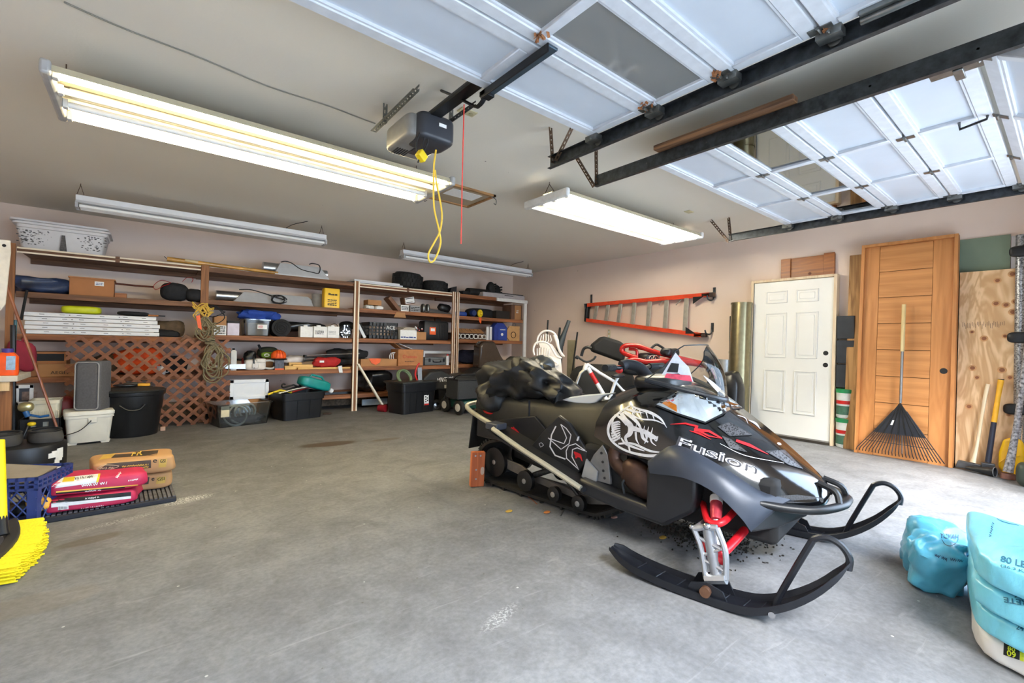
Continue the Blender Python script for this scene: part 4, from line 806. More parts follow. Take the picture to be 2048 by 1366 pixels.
x0, x1, z1 = span(738, 645, 795, 675, 7.16); o = crate('black milk crate with white lettering on the third shelf', x0, x1, 7.16, 7.5, zCv[2], z1, BLACK, 8, 5); MB().box(x0+.28, x1-.06, 7.158, 7.16, z1-.13, z1-.03).build('side_panel', BLACK, o); lettering('ACE', (x0+.29, 7.157, z1-.11), (.16, 0, 0), (0, 0, .06), PAPER, o)
o, x0, x1, z1 = carton('white and blue printed flat box under papers, third shelf', 801, 834, 660, 7.14, zCv[2], .25, PAPER, tape=False); scribble(x0+.01, x1-.01, 7.1395, zCv[2]+.02, zCv[2]+.06, 1, BLUE, o, 60)
for k in range(3): solo(MB().cbox((X_(817, 7.2), 7.28, z1+.012+.014*k), (.24, .2, .010), rotm(0, .03*(k-1), .15*k)), 'paper_pad', M('worn_paper', (208, 198, 184), .8), ('lowest', 'middle', 'top')[k]+' paper pad piled on the white and blue box', 'paper', bevel=.001)
o, x0, x1, z1 = carton('small open brown box of red odds and ends beside the black case', 834, 853, 664, 7.14, zCv[2], .18, CARD, tape=False)
r = random.Random(9)
for k in range(7): MB().cbox(((x0+x1)/2+r.uniform(-.09, .03), 7.2+r.uniform(-.04, .05), z1+.03+r.uniform(-.01, .05)), (.08, .018, .018), rotm(r.random()*2, r.random()*2, r.random()*3)).build('odd_piece', (RED, PAPER, INK)[k % 3], o)
x0, x1, z1 = span(849, 642, 898, 675, 7.14); o = thing('tool_case', 'black hard tool case with an orange label on the third shelf', 'case', ((x0+x1)/2, 7.25, zCv[2])); rr_rings([(x1-x0-.02, .2, .03, .001), (x1-x0, .22, .03, .02), (x1-x0, .22, .03, z1-zCv[2]-.03), (x1-x0-.03, .19, .03, z1-zCv[2])], ((x0+x1)/2, 7.26, zCv[2])).build('shell', BLACK, o)
MB().box(x0+.11, x0+.23, 7.146, 7.15, zCv[2]+.10, zCv[2]+.23).build('label', ORANGE, o); MB().box(x0+.13, x0+.21, 7.1445, 7.146, zCv[2]+.16, zCv[2]+.21).build('print', PAPER, o); MB().tube([(x0+.3, 7.25, z1), (x0+.3, 7.25, z1+.03), (x0+.37, 7.25, z1+.03), (x0+.37, 7.25, z1)], .01, 8).build('handle', BLACK, o)
mb = MB()
for k in range(5): mb.box(x0+.27+k*.035, x0+.283+k*.035, 7.143, 7.149, zCv[2]+.04, z1-.06)
mb.build('ribs', BLACK, o)
a = atY(715, 640, 7.08); o = thing('spirit_level', 'white and black level leaning behind the cream-striped post', 'level', (a.x, 7.1, zCv[2])); MB().cbox((X_(722, 7.2, 655), 7.2, zCv[2]+.13), (.045, .03, .27), rotm(0, -.5, 0)).build('body', WHITE, o, bevel=.003); MB().cbox((X_(726, 7.24, 650), 7.26, zCv[2]+.13), (.05, .05, .26), rotm(0, -.45, 0)).build('holster', BLACKM, o, bevel=.01)
# fourth shelf
o = thing('cardboard_tray', 'shallow cardboard tray with an orange cloth over its front', 'tray', (X_(760, 7.2), 7.25, zCv[3])); x0, x1 = X_(724, 7.15), X_(796, 7.15); rr_rings([(x1-x0, .3, .005, .001), (x1-x0, .3, .005, .115), (x1-x0-.012, .288, .005, .115), (x1-x0-.012, .288, .005, .008)], ((x0+x1)/2, 7.31, zCv[3])).build('tray', CARD, o, smooth=False)
o = solo(MB().prism([(X_(738, 7.15, 712), 7.152, zCv[3]+.125), (X_(762, 7.15, 712), 7.152, zCv[3]+.125), (X_(760, 7.15, 712), 7.148, zCv[3]+.06), (X_(752, 7.15, 712), 7.146, zCv[3]+.02), (X_(743, 7.15, 712), 7.148, zCv[3]+.05)], (0, -.004, 0)), 'orange_flag', ORANGE, 'orange cloth flag hanging over the cardboard tray', 'cloth')
o = thing('coiled_hose', 'coil of thin white cable standing in the cardboard tray', 'cable', (X_(792, 7.2, 706), 7.25, zCv[3]+.02))
for k in range(3): MB().torus((X_(788+3*k, 7.25, 706), 7.24+.012*k, zCv[3]+.14), .085, .006, rotm(1.35, .3, .2*k), 26, 6).build('loop', PAPER, o)
o, x0, x1, z1 = carton('brown carton with red stamp and open flaps, fourth shelf', 798, 848, 699, 7.14, zCv[3], .3, M('tan_carton', (184, 124, 78), .8), tape=False)
MB().cbox((x0-.03, 7.25, z1+.07), (.2, .25, .006), rotm(0, .6, 0)).build('flap', CARD, o); MB().cbox((x0+.13, 7.25, z1+.05), (.26, .25, .006), rotm(0, .35, 0)).build('flap', PAPER, o); lettering('Chateau', (x0+.08, 7.1385, zCv[3]+.13), (.26, 0, .0), (0, 0, .055), M('faded_red_ink', (190, 56, 50), .7), o); scribble(x0+.12, x0+.3, 7.1392, zCv[3]+.06, zCv[3]+.09, 1, M('faded_ink', (120, 84, 60), .8), o, 61)
x0, x1 = X_(851, 7.2), X_(898, 7.2); o = thing('metal_case', 'grey metal toolbox case with two latches on the fourth shelf', 'toolbox', ((x0+x1)/2, 7.28, zCv[3])); MB().box(x0, x1, 7.2, 7.4, zCv[3]+.001, zCv[3]+.14).build('body', M('hammered_grey', (120, 124, 126), .4, .5), o, bevel=.01); MB().box(x0, x1, 7.199, 7.4, zCv[3]+.095, zCv[3]+.10).build('seam', INK, o)
for t in (.2, .8): MB().box(x0+(x1-x0)*t-.02, x0+(x1-x0)*t+.02, 7.19, 7.2, zCv[3]+.06, zCv[3]+.12).build('latch', BLACK, o, bevel=.004)
MB().tube(catmull([(x0+.16, 7.195, zCv[3]+.08), (x0+.18, 7.17, zCv[3]+.06), (x0+.30, 7.17, zCv[3]+.06), (x0+.32, 7.195, zCv[3]+.08)], 4), .008, 8).build('handle', BLACK, o)
solo(MB().box(X_(850, 7.45, 705), X_(906, 7.45, 705), 7.5, 7.54, zCv[3]+.2, zCv[3]+.25).box(X_(850, 7.45, 705), X_(850, 7.45, 705)+.03, 7.5, 7.54, zCv[3]+.001, zCv[3]+.2), 'white_trim_piece', WHITE, 'white trim piece standing behind the grey metal case', 'trim piece')
def spray(label, x, Y, z, h, r_, mat, capm=WHITE):
    o = thing('spray_can', label, 'spray can', (x, Y, z)); MB().lathe([(r_*.96, .001), (r_, .01), (r_, h*.8), (r_*.6, h*.86)], (x, Y, z), 16).build('can', mat, o); MB().lathe([(r_*.55, h*.85), (r_*.55, h), (r_*.4, h)], (x, Y, z), 14).build('cap', capm, o)
spray('black spray bottle left of the grey metal case', X_(847, 7.16, 715), 7.17, zCv[3], .17, .03, BLACK, WHITE)
spray('white and red spray can at the end of the fourth shelf by the double post', X_(897, 7.16), 7.17, zCv[3], .2, .03, WHITE, RED)
spray('pink and white spray can right of the double post', X_(915.5, 7.13), 7.16, LV['d'][3], .2, .03, M('pink_can', (226, 190, 206), .35), WHITE)
# bottom shelf
solo(MB().blob((X_(750, 7.35, 762), 7.4, zCv[4]+.17), (.5, .5, .34), .6, amp=.1, freq=5, seed=70, nu=40, nv=22, flatbot=.97), 'bin_bag', M('black_poly'), 'bulging black plastic bag on the bottom shelf behind the white stick', 'bag')
solo(MB().box(X_(722, 7.45, 742), X_(783, 7.45, 742), 7.7, 7.76, zCv[4]+.26, zCv[4]+.40), 'black_sheet', BLACKM, 'black sheet standing behind the bulging plastic bag', 'sheet')
# ---- right end bay
zDv = LV['d']
def boot(label, x, y, z, rz, T2=0):
    o = thing('rubber_boot', label, 'boot', (x, y, z)); T = Matrix.Translation((x, y, z)) @ rotm(0, 0, rz)
    pts = [Vector((-.32, 0, .075)), Vector((-.1, 0, .085)), Vector((.1, 0, .09)), Vector((.2, .0, .10))]; MB().tube([T @ q for q in catmull(pts, 4)], [.095-.001*k for k in range(13)], 14, flat=.8).build('shaft', RUB, o)
    MB().blob(T @ Vector((.24, .0, .17)), (.17, .15, .30), .8, amp=.02, freq=9, seed=int(x*10)).build('foot', RUB, o); mb = MB()
    for k in range(5): mb.cbox(T @ Vector((.325, 0, .06+.055*k)), (.03, .13, .028), rotm(0, 0, rz))
    mb.build('sole_lug', RUB, o, bevel=.004); return o
boot('black rubber boot lying on the top shelf of the right bay, nearer one', X_(962, 7.3, 565), 7.3, zDv[0], .05)
boot('black rubber boot lying behind the other on the right top shelf', X_(975, 7.6, 560), 7.62, zDv[0], -.1)
solo(MB().blob((X_(935, 7.3, 575), 7.32, zDv[0]+.045), (.3, .2, .09), .8, amp=.04, freq=14, seed=72, flatbot=.95), 'black_straps', BLACKM, 'tangle of black webbing at the toe of the rubber boots', 'straps')
x0, x1 = X_(965, 7.12, 585), X_(1052, 7.06, 592); o = thing('flat_case', 'long grey flat case at the corner end of the top shelf', 'case', ((x0+x1)/2, 7.25, zDv[0])); MB().box(x0, x1, 7.10, 7.40, zDv[0]+.002, zDv[0]+.085).build('body', M('pale_grey_case', (176, 170, 172), .6), o, bevel=.006); MB().box(x0+.52, x0+.74, 7.095, 7.10, zDv[0]+.05, zDv[0]+.062).build('handle_slot', INK, o); MB().box(x0+.1, x1-.02, 7.12, 7.38, zDv[0]+.086, zDv[0]+.105).build('lid_strip', DGALV, o, bevel=.003)
o = thing('cordless_tool', 'blue power tool lying at the left of the right bay second shelf', 'tool', (X_(930, 7.2, 627), 7.2, zDv[1])); MB().blob((X_(926, 7.16, 627), 7.24, zDv[1]+.045), (.24, .12, .09), .5, flatbot=.97).build('body', BLUE, o); MB().lathe([(.06, 0), (.065, .05), (.05, .08)], (X_(944, 7.16, 624), 7.16, zDv[1]+.07), 16, rotm(math.pi/2, 0, 0)).build('head', M('navy_plastic', (26, 46, 100), .5), o)
o = thing('tape_roll', 'yellow marking tape roll hanging an orange tail over the shelf', 'tape', (X_(963, 7.16, 622), 7.2, zDv[1])); MB().torus((X_(962, 7.14, 622), 7.17, zDv[1]+.075), .05, .028, rotm(math.pi/2, .0, .4), 22, 8).build('roll', YELLOW, o); MB().prism([(X_(957, 7.09, 640), 7.088, 1.585), (X_(963, 7.09, 640), 7.088, 1.585), (X_(962, 7.09, 640), 7.088, 1.47), (X_(959, 7.09, 640), 7.088, 1.50)], (0, -.002, 0)).build('tail', ORANGE, o)
solo(MB().blob((X_(965, 7.4, 620), 7.5, zDv[1]+.10), (.62, .3, .2), .6, nu=30), 'seat_pad', CLOTHK, 'long rounded black seat pad on the second shelf of the right bay', 'pad')
o, x0, x1, z1 = carton('black open-sided box right of the seat pad', 992, 1022, 622, 7.25, zDv[1], .3, M('blackened_card', (44, 38, 34), .8), tape=False)
o, x0, x1, z1 = carton('tall brown box at the corner end of the second shelf', 1022, 1043, 610, 7.2, zDv[1], .3, M('dark_brown_card'), tape=False); MB().box(x0+.09, x1-.02, 7.199, 7.2, zDv[1]+.002, z1-.01).build('front_panel', CARD, o); scribble(x0+.13, x0+.19, 7.1985, z1-.17, z1-.1, 2, PAPER, o, 73)
# wooden divider tray seen end-on
o = thing('divided_tray', 'wooden tray of rounded pigeonholes on the third shelf of the right bay', 'tray', (X_(942, 7.2, 665), 7.3, zDv[2])); x0, x1 = X_(913, 7.14), X_(973, 7.14); z0 = zDv[2]
MB().box(x0, x1, 7.15, 7.45, z0+.001, z0+.02).build('base', M('dark_box', (70, 46, 34), .7), o); MB().box(x0, x1, 7.15, 7.45, z0+.10, z0+.125).build('top', M('dark_box'), o); MB().box(x0, x1, 7.44, 7.45, z0, z0+.12).build('back', M('dark_box'), o)
n = 7; cw = (x1-x0)/n
for k in range(n):
    cx = x0+cw*(k+.5); MB().tube([Vector((cx+q.x, 7.142, z0+.06+q.y)) for q in rrect(cw*.8, .072, .02, 0, 4)], .0065, 6, closed=True).build('pigeonhole_rim', PAPER, o)
    MB().cbox((cx+.02, 7.27, z0+.155), (cw*.82, .2, .012), rotm(.55, 0, 0)).build('wood_slat', CARD, o)
for k in range(2): solo(MB().cyl((X_(976+6.5*k, 7.16, 665), 7.18, z0+.001), (X_(976+6.5*k, 7.16, 665), 7.18, z0+.26), .028, n=14), 'white_tube', WHITE, ('left' if k == 0 else 'right')+' one of two white tubes standing beside the blue box', 'tube')
x0, x1, z1 = span(989, 646, 1014, 682, 7.13); o = thing('blue_box', 'blue peaked display carton standing on the third shelf near the corner', 'box', ((x0+x1)/2, 7.2, z0)); MB().prism([(x0, 7.13, z0+.001), (x1, 7.13, z0+.001), (x1, 7.13, z1-.09), (x1-.09, 7.13, z1), (x0+.07, 7.13, z1), (x0, 7.13, z1-.07)], (0, .14, 0)).build('carton', M('cobalt_card', (30, 56, 140), .5, var=.2), o, bevel=.003); MB().box(x0+.10, x1-.02, 7.127, 7.129, z0+.02, z0+.25).build('panel', M('navy_card', (40, 70, 160), .5), o); scribble(x0+.14, x1-.05, 7.1265, z0+.20, z0+.23, 1, PAPER, o, 77); MB().cyl((x0+.19, 7.125, z0+.12), (x0+.19, 7.127, z0+.12), .03, n=10).build('emblem', PAPER, o)
x0, x1, z1 = span(1016, 652, 1041, 682, 7.13); o = thing('wooden_plaque', 'eight-sided wooden plaque beside the blue carton', 'plaque', ((x0+x1)/2, 7.2, z0)); MB().prism([(x0+.07, 7.16, z0+.001), (x1, 7.16, z0+.001), (x1, 7.16, z1), (x0+.07, 7.16, z1), (x0, 7.16, z1-.09), (x0, 7.16, z0+.07)], (0, .03, 0)).build('board', M('tan_wood', (196, 152, 100), .6), o, bevel=.004); MB().torus(((x0+x1)/2, 7.157, z0+.12), .06, .007, rotm(math.pi/2, 0, 0), 20, 6).build('carving', M('dark_box'), o); MB().torus(((x0+x1)/2+.03, 7.17, z1+.02), .035, .006, rotm(math.pi/2, 0, 0), 16, 6).build('handle', DGALV, o)
solo(MB().blob((X_(947, 7.3, 712), 7.35, zDv[3]+.13), (.55, .4, .26), .6, amp=.08, freq=6, seed=78, nu=36, nv=20, flatbot=.97), 'duffel_bag', M('navy_black_cloth', (28, 32, 58), .85, var=.5, scale=5), 'navy and black duffel bag on the fourth shelf of the right bay', 'bag')
solo(MB().blob((X_(1032, 7.25, 720), 7.3, zDv[3]+.06), (.4, .3, .13), .7, amp=.04, freq=8, seed=79, flatbot=.97), 'grey_cover', M('grey_green_cloth', (92, 94, 84), .9, var=.2), 'grey-green folded cover on the fourth shelf at the corner', 'cover')
# ================================================================= along the foot of the back wall, left to right
# ---- brown lattice panel, slat by slat
LX0, LX1, LY, LZ0, LZ1 = -.665, .865, 6.93, .005, 1.075
lat = thing('lattice_panel', 'brown diagonal lattice panel leaning against the left shelves', 'lattice', ((LX0+LX1)/2, LY, 0))
LATM = woodM('brown_lattice', (142, 88, 56), (108, 64, 40), 0, scale=2)
pitch = .099*math.sqrt(2)
for s in (1, -1):
    k = -12
    while k < 22:
        c = LX0+k*pitch+(0.02 if s > 0 else .05); pts = []
        # line x = c + s*(z-LZ0)
        z_a, z_b = LZ0, LZ1
        xa, xb = c, c+s*(LZ1-LZ0)
        lo, hi = 0., 1.; dx = xb-xa
        t0, t1 = (LX0-xa)/dx, (LX1-xa)/dx; t0, t1 = min(t0, t1), max(t0, t1); lo = max(0, t0); hi = min(1, t1)
        k += 1
        if hi-lo < .04: continue
        A = Vector((xa+dx*lo, LY-.006*s, LZ0+(LZ1-LZ0)*lo)); B = Vector((xa+dx*hi, LY-.006*s, LZ0+(LZ1-LZ0)*hi)); d = (B-A).normalized(); n = Vector((-d.z, 0, d.x))*.018
        e = d*.008
        MB().prism([A+n, A+n*.5-e, A-n*.5-e, A-n, B-n, B-n*.5+e, B+n*.5+e, B+n], (0, .009, 0)).build('slat', LATM, lat, smooth=False)
# ---- rope and yellow cord hung on the post
def loops(o, name, mat, r, cx, ztop, zbot, wid, Y, n, seed, par):
    rn = random.Random(seed)
    for k in range(n):
        a = rn.uniform(.5, 1); z1 = ztop-rn.uniform(0, .06); z0 = zbot+rn.uniform(0, .22)*(zbot*0+1); x = cx+rn.uniform(-.03, .03); w_ = wid*a; y = Y-rn.uniform(0, .05); sk = rn.uniform(-.05, .05)
        P = [(x, y, z1), (x+w_*.45, y-.01, z1-.08), (x+w_*.55+sk, y-.02, (z1+z0)/2), (x+w_*.5+sk, y-.01, z0+.06), (x+sk, y, z0), (x-w_*.5+sk, y, z0+.07), (x-w_*.5+sk*.5, y, (z1+z0)/2), (x-w_*.4, y, z1-.07)]
        MB().tube(catmull(P, 5, True), r, 6, closed=True).build(name, mat, par)
ROPE = M('olive_rope', (128, 116, 88), .9, var=.25, scale=90, bump=.5)
pr = atY(418, 690, 6.9); rope = thing('rope_hank', 'long hank of olive rope tied in the middle, hanging on the shelf post', 'rope', (pr.x, 6.9, .6))
loops(None, 'strand', ROPE, .0085, atY(412, 660, 6.9).x, 1.36, 1.02, .17, 6.94, 9, 3, rope); loops(None, 'strand', ROPE, .0085, atY(426, 730, 6.9).x, 1.03, .52, .22, 6.9, 9, 5, rope)
for k in range(6): MB().torus((atY(420, 684, 6.9).x, 6.895, 1.015+.012*k), .05, .0085, rotm(.3*math.sin(k), .25*math.cos(k*2), 0) @ Matrix.Scale(.75, 4, (0, 1, 0)), 18, 6).build('binding', ROPE, rope)
cy = thing('cord_coil', 'small coil of yellow cord hung above the olive rope', 'cord', (atY(405, 625, 6.95).x, 6.93, 1.25)); loops(None, 'strand', M('faded_yellow_cord', (206, 168, 70), .7), .007, atY(406, 630, 6.95).x, 1.54, 1.27, .2, 6.96, 6, 8, cy)
kc = thing('cable_coil', 'loop of thin black cable hung beside the yellow cord', 'cable', (atY(430, 630, 6.95).x, 7.0, 1.25)); loops(None, 'loop', INK, .006, atY(426, 630, 6.95).x, 1.52, 1.24, .26, 7.0, 2, 9, kc)
o = solo(MB().prism([atY(392, 632, 6.88), atY(400, 630, 6.88), atY(404, 660, 6.88), atY(396, 655, 6.88)], (0, .01, 0)), 'orange_tag', ORANGE, 'orange plastic tag caught in the hanging rope', 'tag')
# ---- black trash can with lid
P = front(262, 876, .24); s = mpp(P); rb = 43*s; rt_ = 54*s; h = 1.09-(Z_(262, 786, P.y)*0+(1.09-atP(262, 780, P, (P.x, P.y, 0)).z))
tc = thing('trash_can', 'big black lidded trash can in front of the lattice', 'trash can', (P.x, P.y, 0))
MB().lathe([(rb*.97, .002), (rb, .02), (rb*1.09, h*.55), (rb*1.13, h*.6), (rt_*.94, h-.05), (rt_*.99, h-.045), (rt_, h-.03), (rt_, h-.01), (rt_*.9, h-.01)], (P.x, P.y, 0), 36).build('body', BLACK, tc)
MB().lathe([(rt_*1.0, h-.008), (rt_*1.02, h), (rt_*.98, h+.012), (rt_*.75, h+.018), (rt_*.6, h+.032), (rt_*.2, h+.036)], (P.x, P.y, 0), 36).build('lid', M('charcoal_plastic', (40, 42, 42), .55, var=.2), tc)
d = Vector((P.x, P.y, 0)).normalized(); e = Vector((-d.y, d.x, 0)); q = P-d*(rt_*.93)+Vector((0, 0, h*.62)); MB().tube(catmull([q-e*.11+Vector((0, 0, .05)), q-e*.06+Vector((0, 0, .0))-d*.012, q+e*.03+Vector((0, 0, .0))-d*.016, q+e*.1+Vector((0, 0, .05))], 5), .01, 8).build('grip', BLACK, tc)
c = Vector((P.x, P.y, h+.037)); o = thing('hand_trowel', 'hand trowel with a yellow-orange handle lying on the trash can lid', 'trowel', c)
MB().cbox(c+Vector((.1, -.05, .022)), (.11, .035, .03), rotm(0, 0, -.2)).build('handle', M('amber_handle', (232, 168, 52), .5), o, bevel=.008); MB().blob(c+Vector((-.06, -.02, .018)), (.2, .11, .03), .8, amp=.01, freq=12).build('blade', DGALV, o); MB().tube([c+Vector((-.0, -.03, .025)), c+Vector((.06, -.045, .025))], .008, 6).build('neck', DGALV, o)
o = thing('work_glove', 'grey work glove flopped at the back of the trash can lid', 'glove', c+Vector((-.02, .12, 0))); MB().blob(c+Vector((-.0, .12, .02)), (.16, .1, .035), .8, amp=.02, freq=12, seed=3).build('palm', M('grey_glove', (74, 74, 70), .9), o)
for k in range(4): MB().tube([c+Vector((.06, .09+.024*k, .02)), c+Vector((.12, .085+.03*k, .018))], .011, 7).build('finger', M('grey_glove'), o)
# ---- white cooler bucket with upright grey case on it
P = front(176, 889, .15); s = mpp(P); T = rotm(0, 0, .12); w_ = 74*s; hb = 1.09-(1.09-atP(178, 822, P-d*.15, (P.x, P.y, 0)).z)
bk = thing('square_bucket', 'white square lidded bucket with a wire bail, under the grey case', 'bucket', (P.x, P.y, 0))
rr_rings([(w_*.80, .27, .03, .02), (w_*.82, .28, .03, .03), (w_*.93, .31, .04, hb-.07), (w_*.98, .33, .04, hb-.068), (w_*.98, .33, .04, hb-.045)], (P.x, P.y, 0), T).build('body', M('scuffed_white', (222, 222, 214), .5, var=.07, scale=7), bk)
rr_rings([(w_*.98, .33, .04, hb-.044), (w_, .34, .04, hb-.04), (w_, .34, .04, hb-.012), (w_*.96, .32, .04, hb), (w_*.9, .3, .04, hb)], (P.x, P.y, 0), T).build('lid', M('scuffed_white'), bk)
for sx in (-1, 1):
    for sy in (-1, 1): MB().taper(Vector((P.x, P.y, 0))+T @ Vector((sx*w_*.32, sy*.1, .001)), (.08, .06), (.06, .05), .03, T).build('foot', M('scuffed_white'), bk)
t3 = Matrix.Translation((P.x, P.y, 0)) @ T; MB().tube([t3 @ Vector(q) for q in catmull([(-w_*.48, -.16, hb*.33), (-w_*.2, -.19, hb*.45), (w_*.0, -.185, hb*.68), (w_*.02, -.17, hb*.72)], 5)], .0045, 6).build('bail', DGALV, bk); MB().cbox(t3 @ Vector((.02, -.165, hb*.72)), (.07, .015, .05), T).build('bail_ear', M('scuffed_white'), bk, bevel=.006)
zt = hb+.001; ch = atP(187, 722, P, (P.x, P.y, 0)).z-zt; cx = P.x+.03
cs = thing('upright_case', 'tall grey soft case standing on the white square bucket', 'case', (cx, P.y, zt)); c = (cx, P.y, zt)
rr_rings([(.20, .24, .03, 0), (.21, .25, .04, .02), (.21, .25, .04, ch-.02), (.19, .23, .04, ch)], c, rotm(0, 0, -.35)).build('body', GREYF, cs)
t4 = Matrix.Translation(c) @ rotm(0, 0, -.35)
for yy in (-.127, -.0): MB().tube([t4 @ Vector((q.x, yy, q.y+ch/2)) for q in rrect(.19, ch-.02, .03, 0, 4)], .006, 6, closed=True).build('piping', M('pale_grey_piping', (150, 150, 152), .7), cs)
# ---- black crate with white box, framed picture, tap, rods at the far left
P = front(78, 890, .0); P2 = Vector((atY(75, 850, 6.15).x, 6.15, 0)); x0, x1 = X_(22, 6.1, 860), X_(128, 6.1, 860)
P = atZ(60, 897); yk = P.y; x0, x1 = X_(36, yk, 870), X_(120, yk, 870)
zt = atY(80, 838, yk).z
o = thing('plastic_crate', 'black plastic crate with oval holes on the floor at far left', 'crate', ((x0+x1)/2, yk+.17, 0))
MB().box(x0, x1, yk, yk+.34, .001, .012).build('bottom', BLACK, o)
for (nm, b) in (('back', (x0, x1, yk+.328, yk+.34)), ('left_side', (x0, x0+.012, yk, yk+.34)), ('right_side', (x1-.012, x1, yk, yk+.34))): MB().box(*b, .001, zt).build(nm, BLACK, o, bevel=.003)
fr = MB(); L = x1-x0
for z0, z1 in ((.001, .055), (.115, zt-.075), (zt-.03, zt)): fr.box(x0, x1, yk, yk+.012, z0, z1)
n = 7
for k in range(n+1):
    xx = x0+L*k/n; fr.box(max(x0, xx-.015), min(x1, xx+.015), yk, yk+.012, .055, .115)
for k in (0, 1, 3, 5, 6):
    fr.box(x0+L*k/n, x0+L*(k+1)/n, yk, yk+.012, zt-.075, zt-.03)
fr.build('front', BLACK, o, smooth=False)
c0 = ((x0+x1)/2+.02, yk+.17, .014); zz = atY(80, 802, yk).z; bkt = thing('white_bin', 'stained white plastic bin with ribbed base inside the black crate', 'bin', c0); wv = L*.72
rr_rings([(wv, .25, .03, 0), (wv*1.02, .26, .03, zz-.05), (wv*1.08, .28, .03, zz-.048), (wv*1.08, .28, .03, zz-.014), (wv*.98, .25, .03, zz-.014), (wv*.94, .22, .03, .01)], c0).build('body', M('stained_white', (216, 210, 190), .6, var=.16, scale=6), bkt); mb = MB()
for k in range(14): mb.box(c0[0]-wv/2+.01+k*wv/14, c0[0]-wv/2+.018+k*wv/14, yk+.033, yk+.042, zt+.01, zt+.07)
mb.build('ribs', M('stained_white'), bkt)
o = thing('hose_reel_tap', 'brass tap with a blue lever hung on the white bin', 'tap', (X_(50, yk), yk-.05, zt)); a = atY(52, 814, yk-.06)
MB().blob(a, (.11, .09, .09), .8).build('body', M('pale_brass', (206, 198, 150), .3, .8), o); MB().tube([a+Vector((0, -.02, -.04)), a+Vector((.02, -.03, -.09))], .022, 10).build('spout', M('blue_enamel', (34, 96, 160), .4), o); MB().tube([a+Vector((.02, -.03, -.07)), a+Vector((.10, -.04, -.095)), a+Vector((.16, -.05, -.085))], .011, 8).build('lever', M('blue_enamel'), o)
a = atY(63, 848, yk-.06); o = thing('crank_handle', 'black crank with a yellow knob in front of the crate', 'crank', a); MB().blob(a, (.06, .05, .04), .9).build('knob', YELLOW, o); MB().tube(catmull([a+Vector((-.02, 0, -.01)), atY(52, 862, yk-.08), atY(40, 885, yk-.1), atY(25, 893, yk-.12)], 4), .009, 7).build('shaft', BLACK, o)
o = thing('picture_frame', 'white-framed picture standing under the lowest left shelf', 'picture frame', (X_(48, 6.8, 785), 6.8, .3)); x0, x1 = X_(29, 6.75, 785), X_(67, 6.75, 785); z0, z1 = .36, atY(48, 770, 6.75).z
for b in ((x0, x1, z0, z0+.035), (x0, x1, z1-.035, z1), (x0, x0+.03, z0, z1), (x1-.03, x1, z0, z1)): MB().box(b[0], b[1], 6.75, 6.775, b[2], b[3]).build('frame_side', WHITE, o, bevel=.003)
MB().box(x0+.03, x1-.03, 6.762, 6.768, z0+.03, z1-.03).build('picture', M('dark_photo', (58, 60, 70), .4, var=.5, scale=9), o); MB().box(x0+.05, x0+.16, 6.758, 6.762, z0+.05, z1-.07).build('inset', M('brown_photo', (120, 100, 92), .6, var=.5, scale=25), o)
solo(MB().box(x0-.1, x1+.1, 6.7, 6.86, .001, .36), 'black_box', BLACKM, 'black box under the framed picture at far left', 'box', bevel=.01)
solo(MB().blob((X_(128, 6.6, 830), 6.62, .22), (.2, .2, .44), .5, amp=.02, freq=8, seed=91, flatbot=.98), 'red_can', M('dark_red_can', (128, 30, 28), .5), 'dark red can between the white bin and the white bucket', 'can')
a = atZ(128, 895); b = atY(2, 540, 6.25); o = thing('fishing_rod', 'long copper-brown rod leaning with its tip on the floor at far left', 'rod', a)
MB().tube([a, a.lerp(b, .5), b], [.010, .012, .014], 8).build('shaft', woodM('copper_rod', (164, 100, 62), (116, 62, 38), 2, rough=.35), o); MB().lathe([(.013, 0), (.015, .02), (.008, .03)], a, 10).build('tip', CHROME, o)
for k, (px0, py0, px1, py1, Y, m, lab) in enumerate(((26, 650, 27, 885, 6.3, BLACK, 'black rod standing nearest the orange bottle'), (31, 640, 22, 890, 6.45, M('teal_rod', (40, 90, 104), .4), 'thin teal rod behind the black rod at far left'), (54, 580, 42, 640, 7.05, BLACKM, 'short black stick leaning by the white housings'))):
    a = atY(px0, py0, Y); b = atY(px1, py1, Y)
    if k < 2: b.z = .0
    solo(MB().tube([b, a], .012 if k else .02, 8), 'rod', m, lab, 'rod')
# ---- left-wall bench edge with bottle
YL = 5.75; z = atY(15, 752, YL).z; o = thing('side_bench', 'rough wooden bench along the left side with a white-edged top', 'bench', (-1.3, YL+.3, 0)); xr = X_(35, YL, 756)
MB().box(XL+.005, xr, YL, YL+.6, z-.05, z).build('top', M('pale_bench', (204, 196, 182), .6, var=.1), o, bevel=.004); MB().box(XL+.005, xr-.05, YL+.02, YL+.05, z-.13, z-.051).build('apron', PINE, o)
xq = X_(6, YL, 830); MB().box(xq-.035, xq+.035, YL+.06, YL+.12, 0, z-.05).build('leg', POSTW, o, bevel=.004); MB().box(XL+.01, XL+.08, YL+.06, YL+.12, 0, z-.05).build('leg', POSTW, o, bevel=.004)
for zz in (.34, .52): MB().box(XL+.08, xq-.036, YL+.07, YL+.10, zz-.03, zz).build('slat', POSTW, o)
xb_ = X_(15, YL+.08, 720); o = thing('detergent_bottle', 'orange bottle with a purple cap on the bench at far left', 'bottle', (xb_, YL+.08, z)); hb2 = atY(15, 697, YL+.08).z-z
